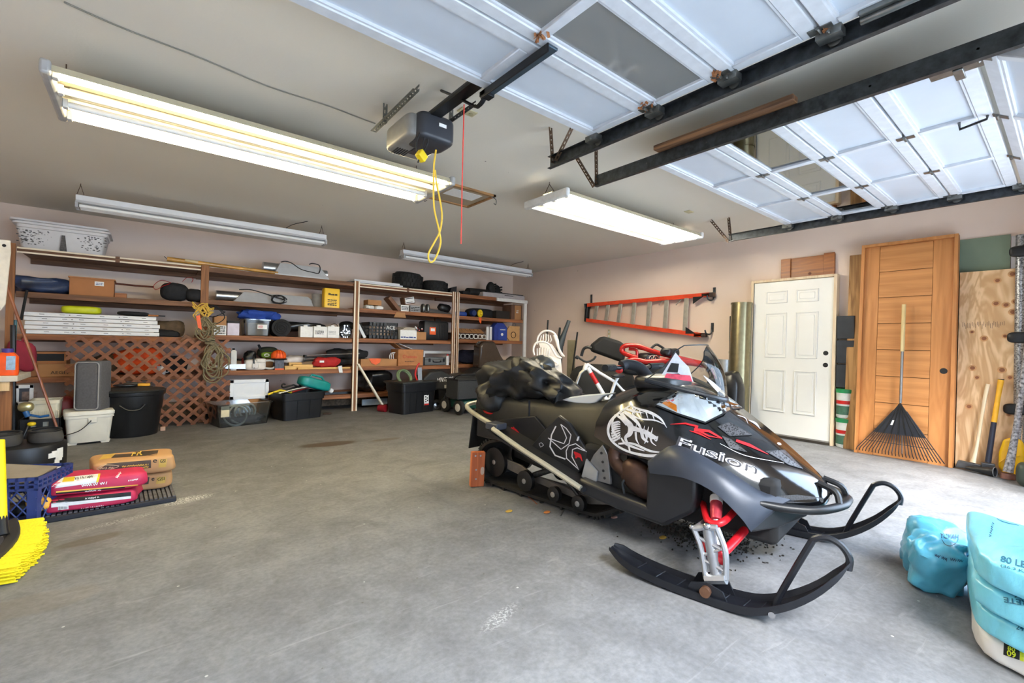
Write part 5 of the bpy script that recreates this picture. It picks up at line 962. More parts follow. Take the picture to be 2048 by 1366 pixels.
rr_rings([(.13, .09, .03, .001), (.14, .1, .04, .02), (.135, .1, .04, hb2*.7), (.09, .07, .03, hb2*.84), (.07, .06, .03, hb2*.86)], (xb_, YL+.08, z)).build('body', M('bright_orange', (240, 90, 30), .35), o); MB().lathe([(.035, hb2*.84), (.038, hb2), (.03, hb2)], (xb_, YL+.08, z), 14).build('cap', M('purple_cap', (70, 56, 140), .45), o); MB().box(xb_+.0, xb_+.055, YL+.028, YL+.031, z+.05, z+.17).build('label', M('blue_label', (150, 180, 210), .5, var=.3, scale=30), o)
o = solo(MB().blob((X_(42, 6.95, 720), 6.98, .86), (.22, .14, .32), .55, amp=.03, freq=8, seed=93).tube([(X_(42, 6.95, 720), 6.98, 1.0), (X_(44, 6.95, 720), 7.05, 1.06), (X_(44, 6.95, 720), 7.10, 1.055)], .012, 6), 'red_pouch', M('maroon_cloth', (140, 34, 54), .8), 'maroon cloth pouch hanging under the third shelf at far left', 'pouch')
a, b = atY(12, 480, 5.9), atY(4, 608, 5.9); o = thing('white_stake', 'white pointed board with a hole, upright at the far left edge', 'board', (a.x, 5.9, b.z)); MB().prism([a+Vector((-.05, 0, 0)), a+Vector((.025, 0, 0)), a+Vector((.03, 0, -.1)), b+Vector((.02, 0, 0)), b+Vector((-.01, 0, -.06)), a+Vector((-.06, 0, -.25))], (0, .02, 0)).build('board', M('off_white_board', (222, 216, 204), .6), o, bevel=.004); MB().cyl(a+Vector((-.01, -.002, -.05)), a+Vector((-.01, .0, -.05)), .013, n=12).build('hole', INK, o)
# ---- black drum with boots, crate, broom (near left)
P = front(50, 985, .21); s = mpp(P); R = .225; P = Vector((atY(46, 940, P.y).x, P.y, 0)); hd = .30
o = thing('black_drum', 'squat black rubber pot with a torn white label at left', 'pot', P); MB().lathe([(R*.96, .001), (R, .02), (R, hd-.02), (R*.97, hd), (R*.2, hd+.002)], P, 40).build('body', BLACK, o)
d = Vector((-P.x, -P.y, 0)).normalized(); e = Vector((d.y, -d.x, 0)); e = e if e.x > 0 else -e
lb = MB(); r = random.Random(2)
for k in range(14):
    th0 = math.atan2(d.y, d.x)+.80*(1 if e.dot(Vector((-d.y, d.x, 0))) > 0 else -1); th = th0+r.uniform(-.13, .13); zz = .06+.2*r.random(); w2 = r.uniform(.03, .07); T = Matrix.Translation(P+Vector((math.cos(th)*(R+.001), math.sin(th)*(R+.001), zz))) @ Matrix.Rotation(th, 4, 'Z'); lb.cbox((0, 0, 0), (.003, w2, .035), T)
lb.build('torn_label', PAPER, o)['kind'] = 'stuff'
for k, (dx, dy, lab) in enumerate(((-.10, .02, 'left one of two flat black rubber overshoes lying on the black pot'), (.10, .06, 'right one of two flat black rubber overshoes lying on the black pot'))):
    q = P+Vector((dx, dy, hd+.003)); b = thing('overshoe', lab, 'overshoe', q); rr_rings([(.17, .24, .07, .0), (.18, .25, .07, .03), (.16, .23, .07, .075), (.14, .21, .07, .075), (.14, .2, .07, .02)], q, rotm(0, .04*k, .3*k)).build('upper', M('worn_rubber', (58, 56, 54), .8, var=.2), b)
    MB().torus(q+Vector((0, 0, .078)), .085, .007, Matrix.Scale(1.25, 4, (0, 1, 0)), 24, 6).build('binding', BLACKM, b)
A = atZ(68, 1057); B = atZ(83, 1043); dv = (B-A).normalized(); dv = Vector((.35, .94, 0)).normalized(); nv = Vector((-dv.y, dv.x, 0)); cz = .285; Lc = .33
o = thing('milk_crate', 'blue milk crate of odds and ends at the left edge', 'crate', A)
MB().prism([A+Vector((0, 0, .002)), A+nv*Lc+Vector((0, 0, .002)), A+nv*Lc+dv*Lc+Vector((0, 0, .002)), A+dv*Lc+Vector((0, 0, .002))], (0, 0, .008)).build('bottom', M('milk_crate_blue', (44, 62, 120), .5), o)
for k, (p0, u) in enumerate(((A, nv), (A+dv*Lc, nv), (A, dv), (A+nv*Lc, dv))):
    n = u.cross(Vector((0, 0, 1))); T = Matrix(((u.x, n.x, 0, p0.x), (u.y, n.y, 0, p0.y), (0, 0, 1, 0), (0, 0, 0, 1))); mb = MB(); t = .012
    for z0, z1 in ((.0, .03), (cz-.075, cz-.06), (cz-.045, cz-.035), (cz-.022, cz)): mb.box(0, Lc, 0, t, z0+.002, z1, T)
    for q in range(9): mb.box(max(0, Lc*q/8-.006), min(Lc, Lc*q/8+.006), 0, t, cz-.075, cz, T)
    for q in (0, .115): mb.box(q if q else 0, q+(.035 if q == 0 else .1), 0, t*.9, .03, cz-.07, T)
    mb.box(Lc-.035, Lc, 0, t, .03, cz-.07, T)
    for q in range(-2, 8):
        a0 = Lc*q/6
        for sg in (1, -1):
            x0_, x1_ = a0, a0+sg*.14
            lo, hi = max(0, min(x0_, x1_)), min(Lc, max(x0_, x1_))
            if hi-lo < .03: continue
            f0, f1 = (lo-x0_)/(x1_-x0_), (hi-x0_)/(x1_-x0_); mb.tube([T @ Vector((lo, t/2, .03+.18*f0)), T @ Vector((hi, t/2, .03+.18*f1))], .004, 4)
    mb.build('side', M('milk_crate_blue'), o, smooth=False)
c = A+nv*Lc*.5+dv*Lc*.5; solo(MB().cbox(c+Vector((-.02, .02, cz-.012)), (.27, .27, .012), rotm(.12, -.08, math.atan2(dv.y, dv.x))), 'grey_sheet', M('grey_sheet', (132, 124, 116), .6), 'grey sheet of board lying in the blue milk crate', 'board', bevel=.003)
for k in range(4): solo(MB().blob(c+Vector((-.08+.06*k, -.03*k, .05+.02*k)), (.1, .09, .08), .7, amp=.03, freq=14, seed=95+k), 'crate_oddment', (CHROME, RUSTY, BLACK, M('amber_handle'))[k], ('shiny metal', 'rusty metal', 'black', 'amber')[k]+' oddment at the bottom of the blue milk crate', 'oddment')
A = atZ(25, 1168); B = atZ(78, 1062); br = thing('push_broom', 'yellow push broom with thick yellow bristles at the left edge', 'broom', A.lerp(B, .5)); ax = (B-A); L = ax.length; ax.normalize(); sd = Vector((ax.y, -ax.x, 0)); sd = sd if sd.x > 0 else -sd
BRM = M('yellow_bristles', (250, 222, 22), .6, var=.12, scale=120, stretch=(1, 1, .1)); r = random.Random(11); mb = MB(); nL, nW = 60, 5
for i in range(nL):
    for j in range(nW):
        t = (i+r.random()*.8)/nL; bow = .05*math.sin(t*math.pi); q = A+ax*L*t-sd*(.085-bow)+Vector((0, 0, .012+.016*j)); tip = q+sd*(.09+r.uniform(-.006, .012))+Vector((r.uniform(-.006, .006), r.uniform(-.006, .006), -.006-.009*j*0)); mb.tube([q, tip], .0042, 4)
mb.build('bristles', BRM, br, smooth=False)
R_ = []
for i in range(9):
    t = i/8; bow = .05*math.sin(t*math.pi); q = A+ax*L*t-sd*(.085-bow); R_.append([q-sd*.05+Vector((0, 0, .002)), q+Vector((0, 0, .002)), q+sd*.004+Vector((0, 0, .05)), q+Vector((0, 0, .095)), q-sd*.05+Vector((0, 0, .085))])
mb = MB(); mb.rings(R_); mb.build('head', M('broom_head', (44, 42, 40), .6), br, bevel=.006)
m = A.lerp(B, .62)-sd*.10+Vector((0, 0, .09)); top = atP(0, 950, m+Vector((-.05, .12, .5)), (m.x, m.y, 0)); mb = MB(); mb.tube([m, m+(top-m)*.3], [.028, .022], 10); mb.build('socket', BLACK, br); MB().tube([m+(top-m)*.2, m+(top-m)*1.6], .022, 12).build('handle', M('yellow_handle', (246, 218, 20), .45, var=.06), br)
# ---- cement bags on a black mat
A = atZ(88, 1048); B = atZ(353, 1003); e1 = (B-A); LB = e1.length; e1.normalize(); e2 = Vector((-e1.y, e1.x, 0)); az = math.atan2(e1.y, e1.x)
mat_ = thing('rubber_mat', 'black ribbed mat under the cement bags', 'mat', A.lerp(B, .5)); MB().prism([A, B, B+e2*.52, A+e2*.52], (0, 0, .03)).build('base', M('mat_black', (34, 36, 44), .7, var=.2), mat_, bevel=.006)
mb = MB()
for k in range(26):
    t = (k+.5)/26*LB; mb.prism([A+e1*(t-.008)+e2*.02+Vector((0, 0, .03)), A+e1*(t+.008)+e2*.02+Vector((0, 0, .03)), A+e1*(t+.008)+e2*.50+Vector((0, 0, .03)), A+e1*(t-.008)+e2*.50+Vector((0, 0, .03))], (0, 0, .006))
mb.build('ribs', M('dusty_mat', (92, 92, 96), .9, var=.4, scale=20), mat_, smooth=False)
def bag_at(name, label, t0, t1, w0, w1, z0, z1, mat, seed, cat='bag', tilt=0):
    c = A+e1*LB*(t0+t1)/2+e2*(w0+w1)/2+Vector((0, 0, (z0+z1)/2)); mb = MB(); mb.blob(c, (LB*(t1-t0), w1-w0, z1-z0), .32, .28, amp=.016, freq=5, seed=seed, T=rotm(0, tilt, az), nu=48, nv=22, flatbot=.97)
    o = thing(name, label, cat, (c.x, c.y, z0)); return mb.build('sack', mat, o, sharp=60), mb.bvh()
PINKM = M('crimson_paper', (196, 44, 84), .5, var=.06, scale=8)
p1, bv = bag_at('mortar_bag', 'crimson and black mortar bag, lower of two at the front of the pile', -.01, .70, .015, .30, .037, .125, PINKM, 1)
mb = MB(); quad_on(mb, bv, [(88, 1008), (262, 990), (262, 997), (88, 1017)], 12, 2); mb.build('white_band', PAPER, p1); mb = MB(); quad_on(mb, bv, [(88, 1000), (262, 984), (262, 992), (88, 1009)], 12, 2, .0035); mb.build('black_band', INK, p1)
mb = MB(); scrawl_on(mb, bv, (168, 998), (200, 994), 4, 1, 8, 15); scrawl_on(mb, bv, (155, 1019), (207, 1012), 5, 1.2, 12, 3); mb.build('print', PAPER, p1); mb = MB(); quad_on(mb, bv, [(116, 1013), (137, 1011), (137, 1022), (116, 1024)], 3, 3, .004); mb.build('barcode_panel', PAPER, p1); mb = MB()
for k in range(9): stroke_on(mb, bv, [(118+k*2, 1013), (118+k*2, 1023)], .7 if k % 3 else 1.2, .0055, 2, False)
mb.build('print', INK, p1)
p2, bv = bag_at('mortar_bag', 'crimson mortar bag with white and yellow end, upper of two at the front', .0, .74, .03, .33, .128, .222, PINKM, 2)
mb = MB(); quad_on(mb, bv, [(98, 977), (137, 972), (137, 967), (196, 962), (200, 948), (128, 955)], 3, 3) if False else quad_on(mb, bv, [(98, 978), (196, 965), (200, 947), (125, 955)], 8, 5); mb.build('white_panel', PAPER, p2)
mb = MB(); quad_on(mb, bv, [(124, 964), (148, 962), (150, 953), (128, 955)], 4, 3, .005); quad_on(mb, bv, [(192, 965), (197, 964), (201, 947), (197, 947)], 2, 4, .005); mb.build('sunflower_patch', M('sun_yellow', (240, 206, 40), .5), p2)
mb = MB(); scrawl_on(mb, bv, (150, 957), (186, 953), 6, .9, 12, 5, .006); mb.build('print', INK, p2)
mb = MB(); scrawl_on(mb, bv, (163, 971), (214, 966), 6, 1.5, 11, 6, .005); scrawl_on(mb, bv, (255, 962), (276, 958), 4, .9, 8, 7, .005); scrawl_on(mb, bv, (232, 955), (242, 945), 6, 1.2, 4, 8, .005); mb.build('print', PAPER, p2)
mb = MB(); quad_on(mb, bv, [(97, 984), (276, 969), (276, 971), (97, 987)], 12, 1, .004); mb.build('yellow_line', M('amber_line', (240, 190, 80), .5), p2); mb = MB(); quad_on(mb, bv, [(97, 987), (276, 971), (274, 977), (97, 993)], 12, 2, .004); mb.build('black_band', INK, p2); mb = MB(); scrawl_on(mb, bv, (170, 983), (202, 980), 3, .8, 10, 9, .006); mb.build('print', PAPER, p2)
k1, bv = bag_at('cement_bag', 'brown paper cement bag, lower of two at the back of the pile', .42, .985, .24, .51, .037, .15, KRAFT, 4)
mb = MB(); quad_on(mb, bv, [(270, 971), (297, 968), (299, 954), (270, 957)], 4, 3); mb.build('dark_panel', M('umber_print', (66, 54, 42), .6), k1); mb = MB(); quad_on(mb, bv, [(312, 968), (330, 966), (332, 953), (314, 955)], 4, 3, .004); mb.build('badge_panel', M('ochre_print', (196, 160, 70), .6), k1); mb = MB(); glyphs_on(mb, bv, 'GSI', ((315, 962), (329, 960), (329, 954), (315, 956)), .006, .01); glyphs_on(mb, bv, 'e', ((303, 962), (309, 961), (309, 955), (303, 956)), .005, .01); mb.build('lettering', INK, k1)
k2, bv = bag_at('cement_bag', 'brown paper cement bag with dark printed band, top of the back pair', .31, 1.0, .21, .51, .153, .27, KRAFT, 5)
mb = MB(); quad_on(mb, bv, [(192, 944), (302, 936), (302, 920), (215, 927)], 10, 4); mb.build('dark_panel', M('umber_print'), k2); mb = MB(); quad_on(mb, bv, [(222, 916), (314, 910), (318, 897), (238, 902)], 10, 4); mb.build('dark_top_panel', M('umber_print'), k2)
mb = MB(); quad_on(mb, bv, [(197, 920), (221, 916), (237, 902), (212, 904)], 4, 3, .004); mb.build('gold_panel', M('ochre_print'), k2); mb = MB(); quad_on(mb, bv, [(317, 935), (332, 934), (334, 917), (318, 919)], 4, 3, .004); mb.build('badge_panel', M('ochre_print'), k2)
mb = MB(); glyphs_on(mb, bv, 'GSI', ((320, 926), (331, 925), (331, 918), (320, 919)), .006, .01); glyphs_on(mb, bv, 'e', ((306, 926), (314, 925), (314, 918), (306, 919)), .005, .01); mb.build('lettering', INK, k2)
mb = MB(); stroke_on(mb, bv, [(193, 938), (205, 931), (218, 930), (238, 932), (220, 939), (205, 942), (193, 938)], 1.0, .005); scrawl_on(mb, bv, (200, 937), (228, 935), 6, .9, 9, 12, .005); mb.build('emblem', M('pale_tan_print', (196, 176, 140), .6), k2)
mb = MB(); scrawl_on(mb, bv, (244, 933), (297, 929), 4, 1, 16, 13, .005); scrawl_on(mb, bv, (244, 938), (297, 934), 4, 1, 16, 14, .005); glyphs_on(mb, bv, 'FR', ((262, 912), (285, 910), (287, 900), (264, 902)), .005, .02); mb.build('print', M('gold_print', (214, 180, 70), .5), k2)
# ---- clear tub with tubing, white panel, black tote with teal jug
A2, B2 = atZ(440, 857), atZ(537, 846); u = (B2-A2).normalized(); az2 = math.atan2(u.y, u.x); v = Vector((-u.y, u.x, 0)); wv = (B2-A2).length; c = A2+u*wv/2+v*.2; hz = .285
o = thing('clear_tub', 'clear plastic storage tub with coiled tubing inside on the floor', 'tub', c); T = rotm(0, 0, az2)
rr_rings([(wv*.98, .38, .03, .002), (wv*1.14, .46, .04, hz-.012), (wv*1.2, .5, .04, hz-.01), (wv*1.2, .5, .04, hz), (wv*1.12, .44, .04, hz), (wv*.96, .36, .03, .008)], c, T).build('tub', CLEAR, o)
for k in range(4): MB().torus(c+Vector((.05*k-.06, -.12+.03*k, .13+.01*k)), .13-.012*k, .012, rotm(1.2+.1*k, .2*k, az2), 26, 8).build('tubing', M('milky_tube', (196, 198, 196), .35), o)
MB().blob(c+Vector((0, .02, .06)), (wv*.85, .3, .10), .6, amp=.05, freq=8, seed=5, flatbot=.95).build('contents', M('grey_contents', (130, 132, 140), .6, var=.3), o); MB().cbox(c-u*wv*.42-v*.22+Vector((0, 0, .2)), (.09, .004, .13), T).build('label', M('aged_label', (210, 200, 170), .7), o)
r = random.Random(8)
for k in range(6): MB().cbox(c+u*r.uniform(-.2, .2)*wv+v*r.uniform(-.1, .1)+Vector((0, 0, .21+.02*r.random())), (.14, .03, .02), rotm(r.uniform(-.3, .3), r.uniform(-.3, .3), r.random()*3)).build('odd_piece', (WOODF, DGALV, PAPER)[k % 3], o)
a0, a1 = atY(460, 760, c.y+.24), atY(538, 757, c.y+.24); zb = atY(461, 800, c.y+.24).z; yk = c.y+.24
o = thing('shutter_panel', 'white framed panel standing behind the clear tub', 'panel', (a0.lerp(a1, .5).x, yk, zb)); x0, x1, z1 = a0.x, a1.x, a0.z
solo(MB().box(x0+.05, x1-.05, yk+.01, yk+.18, .001, zb-.001), 'support_box', CARD, 'brown box behind the clear tub under the white panel', 'box')
MB().box(x0, x1, yk+.006, yk+.02, zb, z1).build('panel', M('cool_white', (226, 230, 236), .5, var=.02), o)
for b in ((x0, x1, zb, zb+.045), (x0, x1, z1-.045, z1), (x0, x0+.045, zb, z1), (x1-.045, x1, zb, z1)): MB().box(b[0], b[1], yk-.006, yk+.006, b[2], b[3]).build('frame_side', M('cool_white'), o, bevel=.003)
def tote(label, A, B, dep, h, mat, lid=False, ribs=3, name='storage_tote'):
    u = (B-A).normalized(); v = Vector((-u.y, u.x, 0)); w_ = (B-A).length; c = A+u*w_/2+v*dep/2; T = rotm(0, 0, math.atan2(u.y, u.x)); o = thing(name, label, 'tote', c)
    pr = [(w_, dep, .04, .002), (w_*1.07, dep+.04, .05, h*.72), (w_*1.12, dep+.07, .05, h*.73), (w_*1.14, dep+.08, .05, h*.97), (w_*1.17, dep+.1, .05, h*.975), (w_*1.17, dep+.1, .05, h)]
    pr += [(w_*1.1, dep+.05, .05, h), (w_*.95, dep-.03, .04, .02)] if not lid else [(w_*1.1, dep+.05, .05, h)]
    rr_rings(pr, c, T, 5).build('body', mat, o); t = Matrix.Translation(c) @ T
    for k in range(ribs):
        xx = -w_/2+w_*(k+.5)/ribs+(w_/ribs/2 if k < ribs-1 else 0)
        if k < ribs-1 or ribs > 3: MB().prism([t @ Vector((xx-.006, -dep/2-.001, .03)), t @ Vector((xx+.006, -dep/2-.001, .03)), t @ Vector((xx+.006, -dep/2-.0215, h*.7)), t @ Vector((xx-.006, -dep/2-.0215, h*.7))], (0, -.006, 0)).build('rib', mat, o)
    return o, c, t, w_
o, c, t, w_ = tote('black storage tote without lid, tools poking out, under the middle shelves', atZ(568, 843), atZ(643, 834), .38, .37, BLACK)
for k, (dx, dy, dz, rx, L, m, lab) in enumerate(((-.05, -.05, .38, 1.25, .42, ALU, 'aluminium bar sticking out of the black tote'), (-.22, -.02, .375, 1.1, .3, M('yellow_plastic'), 'yellow tool handle in the black tote'), (.1, .05, .38, 1.3, .34, RED, 'red tool handle in the black tote'), (.0, .08, .40, 1.1, .3, BLACK, 'black pistol-grip tool in the black tote'))):
    q = c+Vector((dx, dy, dz)); solo(MB().tube([q+Vector((-L/2, 0, -.03)), q+Vector((0, 0, .02)), q+Vector((L/2, .02, .05 if k != 1 else -.02))], .014, 8), 'hand_tool', m, lab, 'tool')
q = c+Vector((-.06, .02, .43)); o = thing('wrench', 'black wrench standing up out of the tote', 'wrench', q); MB().tube([q+Vector((-.1, 0, .0)), q+Vector((.02, 0, .03)), q+Vector((.12, .02, -.02))], .012, 8).build('shaft', BLACK, o); MB().torus(q+Vector((-.11, 0, .02)), .025, .011, rotm(math.pi/2, 0, 0), 14, 6, .6, 5.4).build('jaw', BLACK, o)
q = c+Vector((.24, .03, .375)); o = thing('jug', 'teal plastic jug lying across the black tote', 'jug', q); T = rotm(0, .28, .2); TEAL = M('teal_plastic', (20, 138, 134), .35, var=.1)
MB().blob(q+Vector((0, 0, .09)), (.46, .2, .15), .45, T=T, amp=.008, freq=7).build('body', TEAL, o, sharp=60); MB().lathe([(.035, 0), (.035, .05), (.028, .055)], q+T @ Vector((.21, -.02, .05)), 14, T @ rotm(0, math.pi/2+.3, 0)).build('cap', WHITE, o); MB().tube([q+T @ Vector((-.12, 0, .16)), q+T @ Vector((-.1, 0, .20)), q+T @ Vector((.05, 0, .2)), q+T @ Vector((.1, 0, .155))], .015, 8).build('handle', TEAL, o)
# debris and leftovers near the posts
solo(MB().box(X_(652, 7.16, 775), X_(706, 7.16, 775), 7.2, 7.23, LV['b'][4]+.001, LV['b'][4]+.035), 'black_strip', BLACK, 'black plastic strip on the bottom shelf beside the teal jug', 'strip')
a, b = Vector((X_(716, 7.04, 728), 7.04, atY(716, 728, 7.04).z)), atZ(772, 823)
o = solo(MB().tube([a, b+Vector((0, 0, .008))], .02, 4), 'white_stick', M('cream_stick', (232, 224, 206), .5), 'white square stick leaning from the striped post to the floor', 'stick')
solo(MB().lathe([(.055, 0), (.06, .12), (.05, .125)], atZ(758, 823)+Vector((0, .0, .055)), 18, rotm(math.pi/2, 0, .6)), 'red_cup', M('deep_red_glass', (140, 26, 36), .3), 'dark red cup lying at the foot of the white stick', 'cup')
solo(MB().box(X_(724, 7.3, 812), X_(775, 7.3, 812), 7.3, 7.32, .04, .14), 'pale_plank', M('pale_blue_plank', (184, 200, 214), .5), 'pale blue-white plank on edge under the bottom shelf', 'plank', bevel=.003)
solo(MB().box(X_(320, 6.75, 858), X_(330, 6.75, 858), atZ(322, 862).y, atZ(322, 862).y+.05, .0, .045), 'brick_fragment', M('pink_brick', (196, 160, 140), .8), 'small brick fragment on the floor beside the trash can', 'brick', bevel=.004)
q = atZ(655, 829); o = solo(MB().blob(q+Vector((0, 0, .012)), (.12, .06, .028), .8, amp=.02, freq=30, seed=3), 'debris_scrap', M('dark_scrap', (70, 54, 44), .9), 'little dark scrap on the floor in front of the black tote', 'scrap')
# ---- big lidded tote with sticker
o, c, t, w_ = tote('large black lidded tote with a red and white sticker on the floor', atZ(806, 830), atZ(868, 822), .38, .46, BLACK, True, 5); h = .46
MB().box(-w_*.6, w_*.6, -.25, .25, h, h+.03, t).build('lid', M('charcoal_plastic'), o, bevel=.012); MB().box(.08, .17, -.222, -.216, .10, .36, t @ rotm(-.06, 0, 0)).build('sticker', PAPER, o); MB().box(.08, .17, -.224, -.222, .31, .36, t @ rotm(-.06, 0, 0)).build('sticker_band', RED, o); MB().box(.08, .17, -.224, -.222, .10, .125, t @ rotm(-.06, 0, 0)).build('sticker_band', RED, o); mb = MB()
for k, (a, z) in enumerate(((.1, .22), (.1, .18), (.1, .145), (.135, .25), (.13, .2), (.135, .16))): mb.box(a, a+.022, -.2245, -.222, z, z+.02, t @ rotm(-.06, 0, 0))
mb.build('print', INK, o)
q = t @ Vector((.12, .0, h+.03)); o = thing('hand_saw', 'pruning saw with a red handle standing on the black tote', 'saw', q); MB().cbox(q+Vector((.03, 0, .1)), (.07, .006, .2), rotm(0, -.06, 0)).build('blade', ALU, o); MB().tube(catmull([q+Vector((-.02, 0, .0)), q+Vector((-.05, 0, .1)), q+Vector((-.02, 0, .22)), q+Vector((.02, 0, .27))], 5), .014, 8).build('handle', RED, o)
q = t @ Vector((-.12, .05, h+.034)); o = thing('garden_hose', 'short coil of green hose on the black tote lid', 'hose', q)
for k in range(2): MB().torus(q+Vector((.02*k, 0, .05)), .12, .016, rotm(1.0+.15*k, .1, .2), 26, 8).build('loop', M('dull_green_hose', (104, 122, 88), .5), o)
# ---- lawn mower
MG = M('mower_green', (24, 74, 62), .35, var=.15); Pm = atZ(925, 832); mw = thing('lawn_mower', 'green lawn mower with a black grass bag between the tote and the snowmobile', 'lawn mower', Pm+Vector((.1, .5, 0))); x0 = Pm.x
def wheel(c, R, W_, ax, par, hub, n=24):
    T = Vector((0, 0, 1)).rotation_difference(Vector(ax)).to_matrix().to_4x4(); wo = MB().lathe([(R*.5, -W_/2), (R*.9, -W_/2), (R, -W_*.3), (R, W_*.3), (R*.9, W_/2), (R*.5, W_/2)], c, n, T).build('wheel', RUB, par); MB().lathe([(R*.12, -W_/2-.008), (R*.2, -W_/2-.006), (R*.52, -W_/2-.002), (R*.56, 0), (R*.52, W_/2+.002), (R*.12, W_/2+.008)], c, n, T).build('hub', hub, wo)
HUBW = M('hub_white', (214, 208, 196), .4)
for (dx, dy) in ((0, 0), (0, .40), (.5, .0), (.5, .40)): wheel(Vector((x0+dx, Pm.y+.1+dy, .115)), .115, .06, (1, .12, 0), mw, HUBW)
MB().blob((x0+.25, Pm.y+.28, .15), (.44, .44, .16), .4, flatbot=.9).build('deck', MG, mw, sharp=60); MB().blob((x0+.25, Pm.y+.40, .30), (.26, .16, .18), .5).build('engine', BLACK, mw)
xa, xb2 = X_(916, Pm.y+.02, 790), X_(981, Pm.y+.02, 790); MB().box(xa, xb2, Pm.y+.02, Pm.y+.38, .24, .24+.30).build('grass_bag', M('mesh_black', (46, 48, 50), .85, var=.15, scale=80), mw, bevel=.02); MB().tube([(xa, Pm.y+.02, .535), (xb2, Pm.y+.02, .535), (xb2, Pm.y+.38, .535), (xa, Pm.y+.38, .535)], .012, 6, closed=True).build('bag_frame', BLACK, mw)
for s_ in (xa+.04, xb2-.04): MB().tube(catmull([(s_, Pm.y+.5, .2), (s_, Pm.y+.2, .55), (s_, Pm.y+.0, .62)], 4), .012, 8).build('handle_tube', DGALV, mw)
MB().tube([(xa+.04, Pm.y, .62), (xb2-.04, Pm.y, .62)], .014, 8).build('handle_bar', BLACK, mw)
# ---- older snowmobile parked against the shelves
Yo = 6.55; so = thing('old_snowmobile', 'older black snowmobile with dark windshield and red nose parked by the shelves', 'snowmobile', (X_(950, Yo, 790), Yo, 0)); MK = M('faded_black_vinyl', (38, 38, 38), .55, var=.2)
def prof(pts, Y): return [atY(a, b, Y) for a, b in pts]
MB().prism(prof([(846, 758), (860, 744), (884, 741), (905, 752), (940, 748), (985, 726), (1000, 740), (1000, 786), (960, 785), (915, 782), (870, 780), (850, 770)], Yo), (.08, .45, 0)).build('seat', MK, so, bevel=.03, seg=3)
MB().prism(prof([(876, 772), (915, 780), (1000, 780), (1040, 790), (1040, 812), (886, 812), (878, 800)], Yo+.02), (.07, .42, 0)).build('tunnel', BLACKM, so, bevel=.01); MB().prism(prof([(895, 800), (1030, 800), (1040, 815), (1030, 824), (900, 824), (888, 815)], Yo+.05), (.07, .36, 0)).build('track', RUB, so, bevel=.02)
MB().prism(prof([(985, 742), (990, 727), (1026, 733), (1042, 748), (1046, 790), (990, 785)], Yo-.02), (.09, .55, 0)).build('hood', M('old_red', (196, 40, 36), .4, var=.15), so, bevel=.03, seg=3)
w0 = prof([(958, 738), (961, 690), (970, 682), (990, 683), (1003, 712), (1020, 738)], Yo+.1); MB().prism(w0, (.05, .30, 0)).build('windshield', M('smoked_acrylic', (66, 56, 50), .15, var=.1), so, bevel=.04, seg=3)
lettering('VENTURE', atY(871, 765, Yo-.004), (atY(903, 762, Yo-.004)-atY(871, 765, Yo-.004)), (atY(875, 756, Yo-.004)-atY(871, 765, Yo-.004)), PAPER, so, bold=.01)
lettering('YAMAHA', atY(999, 745, Yo-.025), (atY(1032, 744, Yo-.025)-atY(999, 745, Yo-.025)), Vector((0, 0, .05)), INK, so)
MB().blob(atY(868, 771, Yo-.01), (.08, .03, .06), .7).build('tail_light', M('tail_lens_red', (220, 30, 26), .2), so); MB().cbox(atY(893, 773, Yo-.0), (.09, .02, .05)).build('badge', M('grey_badge', (150, 146, 138), .5), so)
MB().cbox(atY(998, 775, Yo-.03), (.2, .02, .14)).build('blue_panel', M('pale_blue_panel', (96, 130, 180), .4), so, bevel=.02)
a = atY(1010, 775, Yo-.06); solo(MB().tube([a+Vector((0, 0, -.1)), a+Vector((0, 0, .32))], .006, 6), 'whip_antenna', PAPER, 'thin white pole standing in front of the red nose', 'pole')
wheel(atY(872, 811, Yo-.02), .10, .06, (.1, 1, 0), so, CHROME); wheel(atY(900, 812, Yo+.0), .09, .05, (.1, 1, 0), so, RUB)
# ================================================================= snowmobile
SA = math.radians(-83); SC = Vector((2.49, 1.03, 0)); SM = Matrix.Translation(SC) @ Matrix.Rotation(SA, 4, 'Z'); SMI = SM.inverted()
sf = Vector((math.cos(SA), math.sin(SA), 0)); sl = Vector((-math.sin(SA), math.cos(SA), 0))
def L(px, py, yl):
    """photo point -> snowmobile coordinates (x forward, y left, z up) on the plane y = yl"""
    return SMI @ atP(px, py, SC+sl*yl, sl)
sm = thing('snowmobile', 'black snowmobile with white dragon graphics and red suspension in mid floor', 'snowmobile', SC)
GLB = M('gloss_black_bodywork', (9, 10, 13), .14, var=.15, spec=.6, coat=.8); MTB = M('satin_black_panel', (30, 31, 35), .38, var=.12, spec=.5); GREYB = M('slate_fender', (58, 64, 76), .38, .2, var=.08)
SREDM = M('red_suspension', (206, 28, 40), .35, var=.1); SPIND = M('cast_aluminium', (186, 190, 196), .36, .75, var=.06); VINYL = M('black_vinyl_seat', (34, 34, 33), .5, var=.12, scale=30); DECW = M('decal_white', (214, 214, 220), .4, var=.1, scale=40); DECR = M('decal_red', (200, 30, 40), .4, var=.1)
SPO = {}
def sp(mb, name, mat, mirror=False, par=None, **k):
    """add a part given in snowmobile coordinates; returns the world-space mesh"""
    if mirror:
        m2 = MB(); m2.v = [Vector((q.x, -q.y, q.z)) for q in mb.v]; m2.f = [tuple(reversed(f)) for f in mb.f]; m2.xf(SM); m2.build(name, mat, par or sm, **k)
    mb.xf(SM); SPO[name] = mb.build(name, mat, par or sm, **k); return mb
def half_loft(st):
    """stations (x, [(y, z), ...] from centre top outward and down), mirrored across y = 0"""
    R = []
    for x, pr in st:
        r = [Vector((x, -y, z)) for y, z in reversed(pr)]+[Vector((x, y, z)) for y, z in pr[1:]] if pr[0][0] == 0 else None
        R.append(r)
    mb = MB(); mb.rings(R); return mb
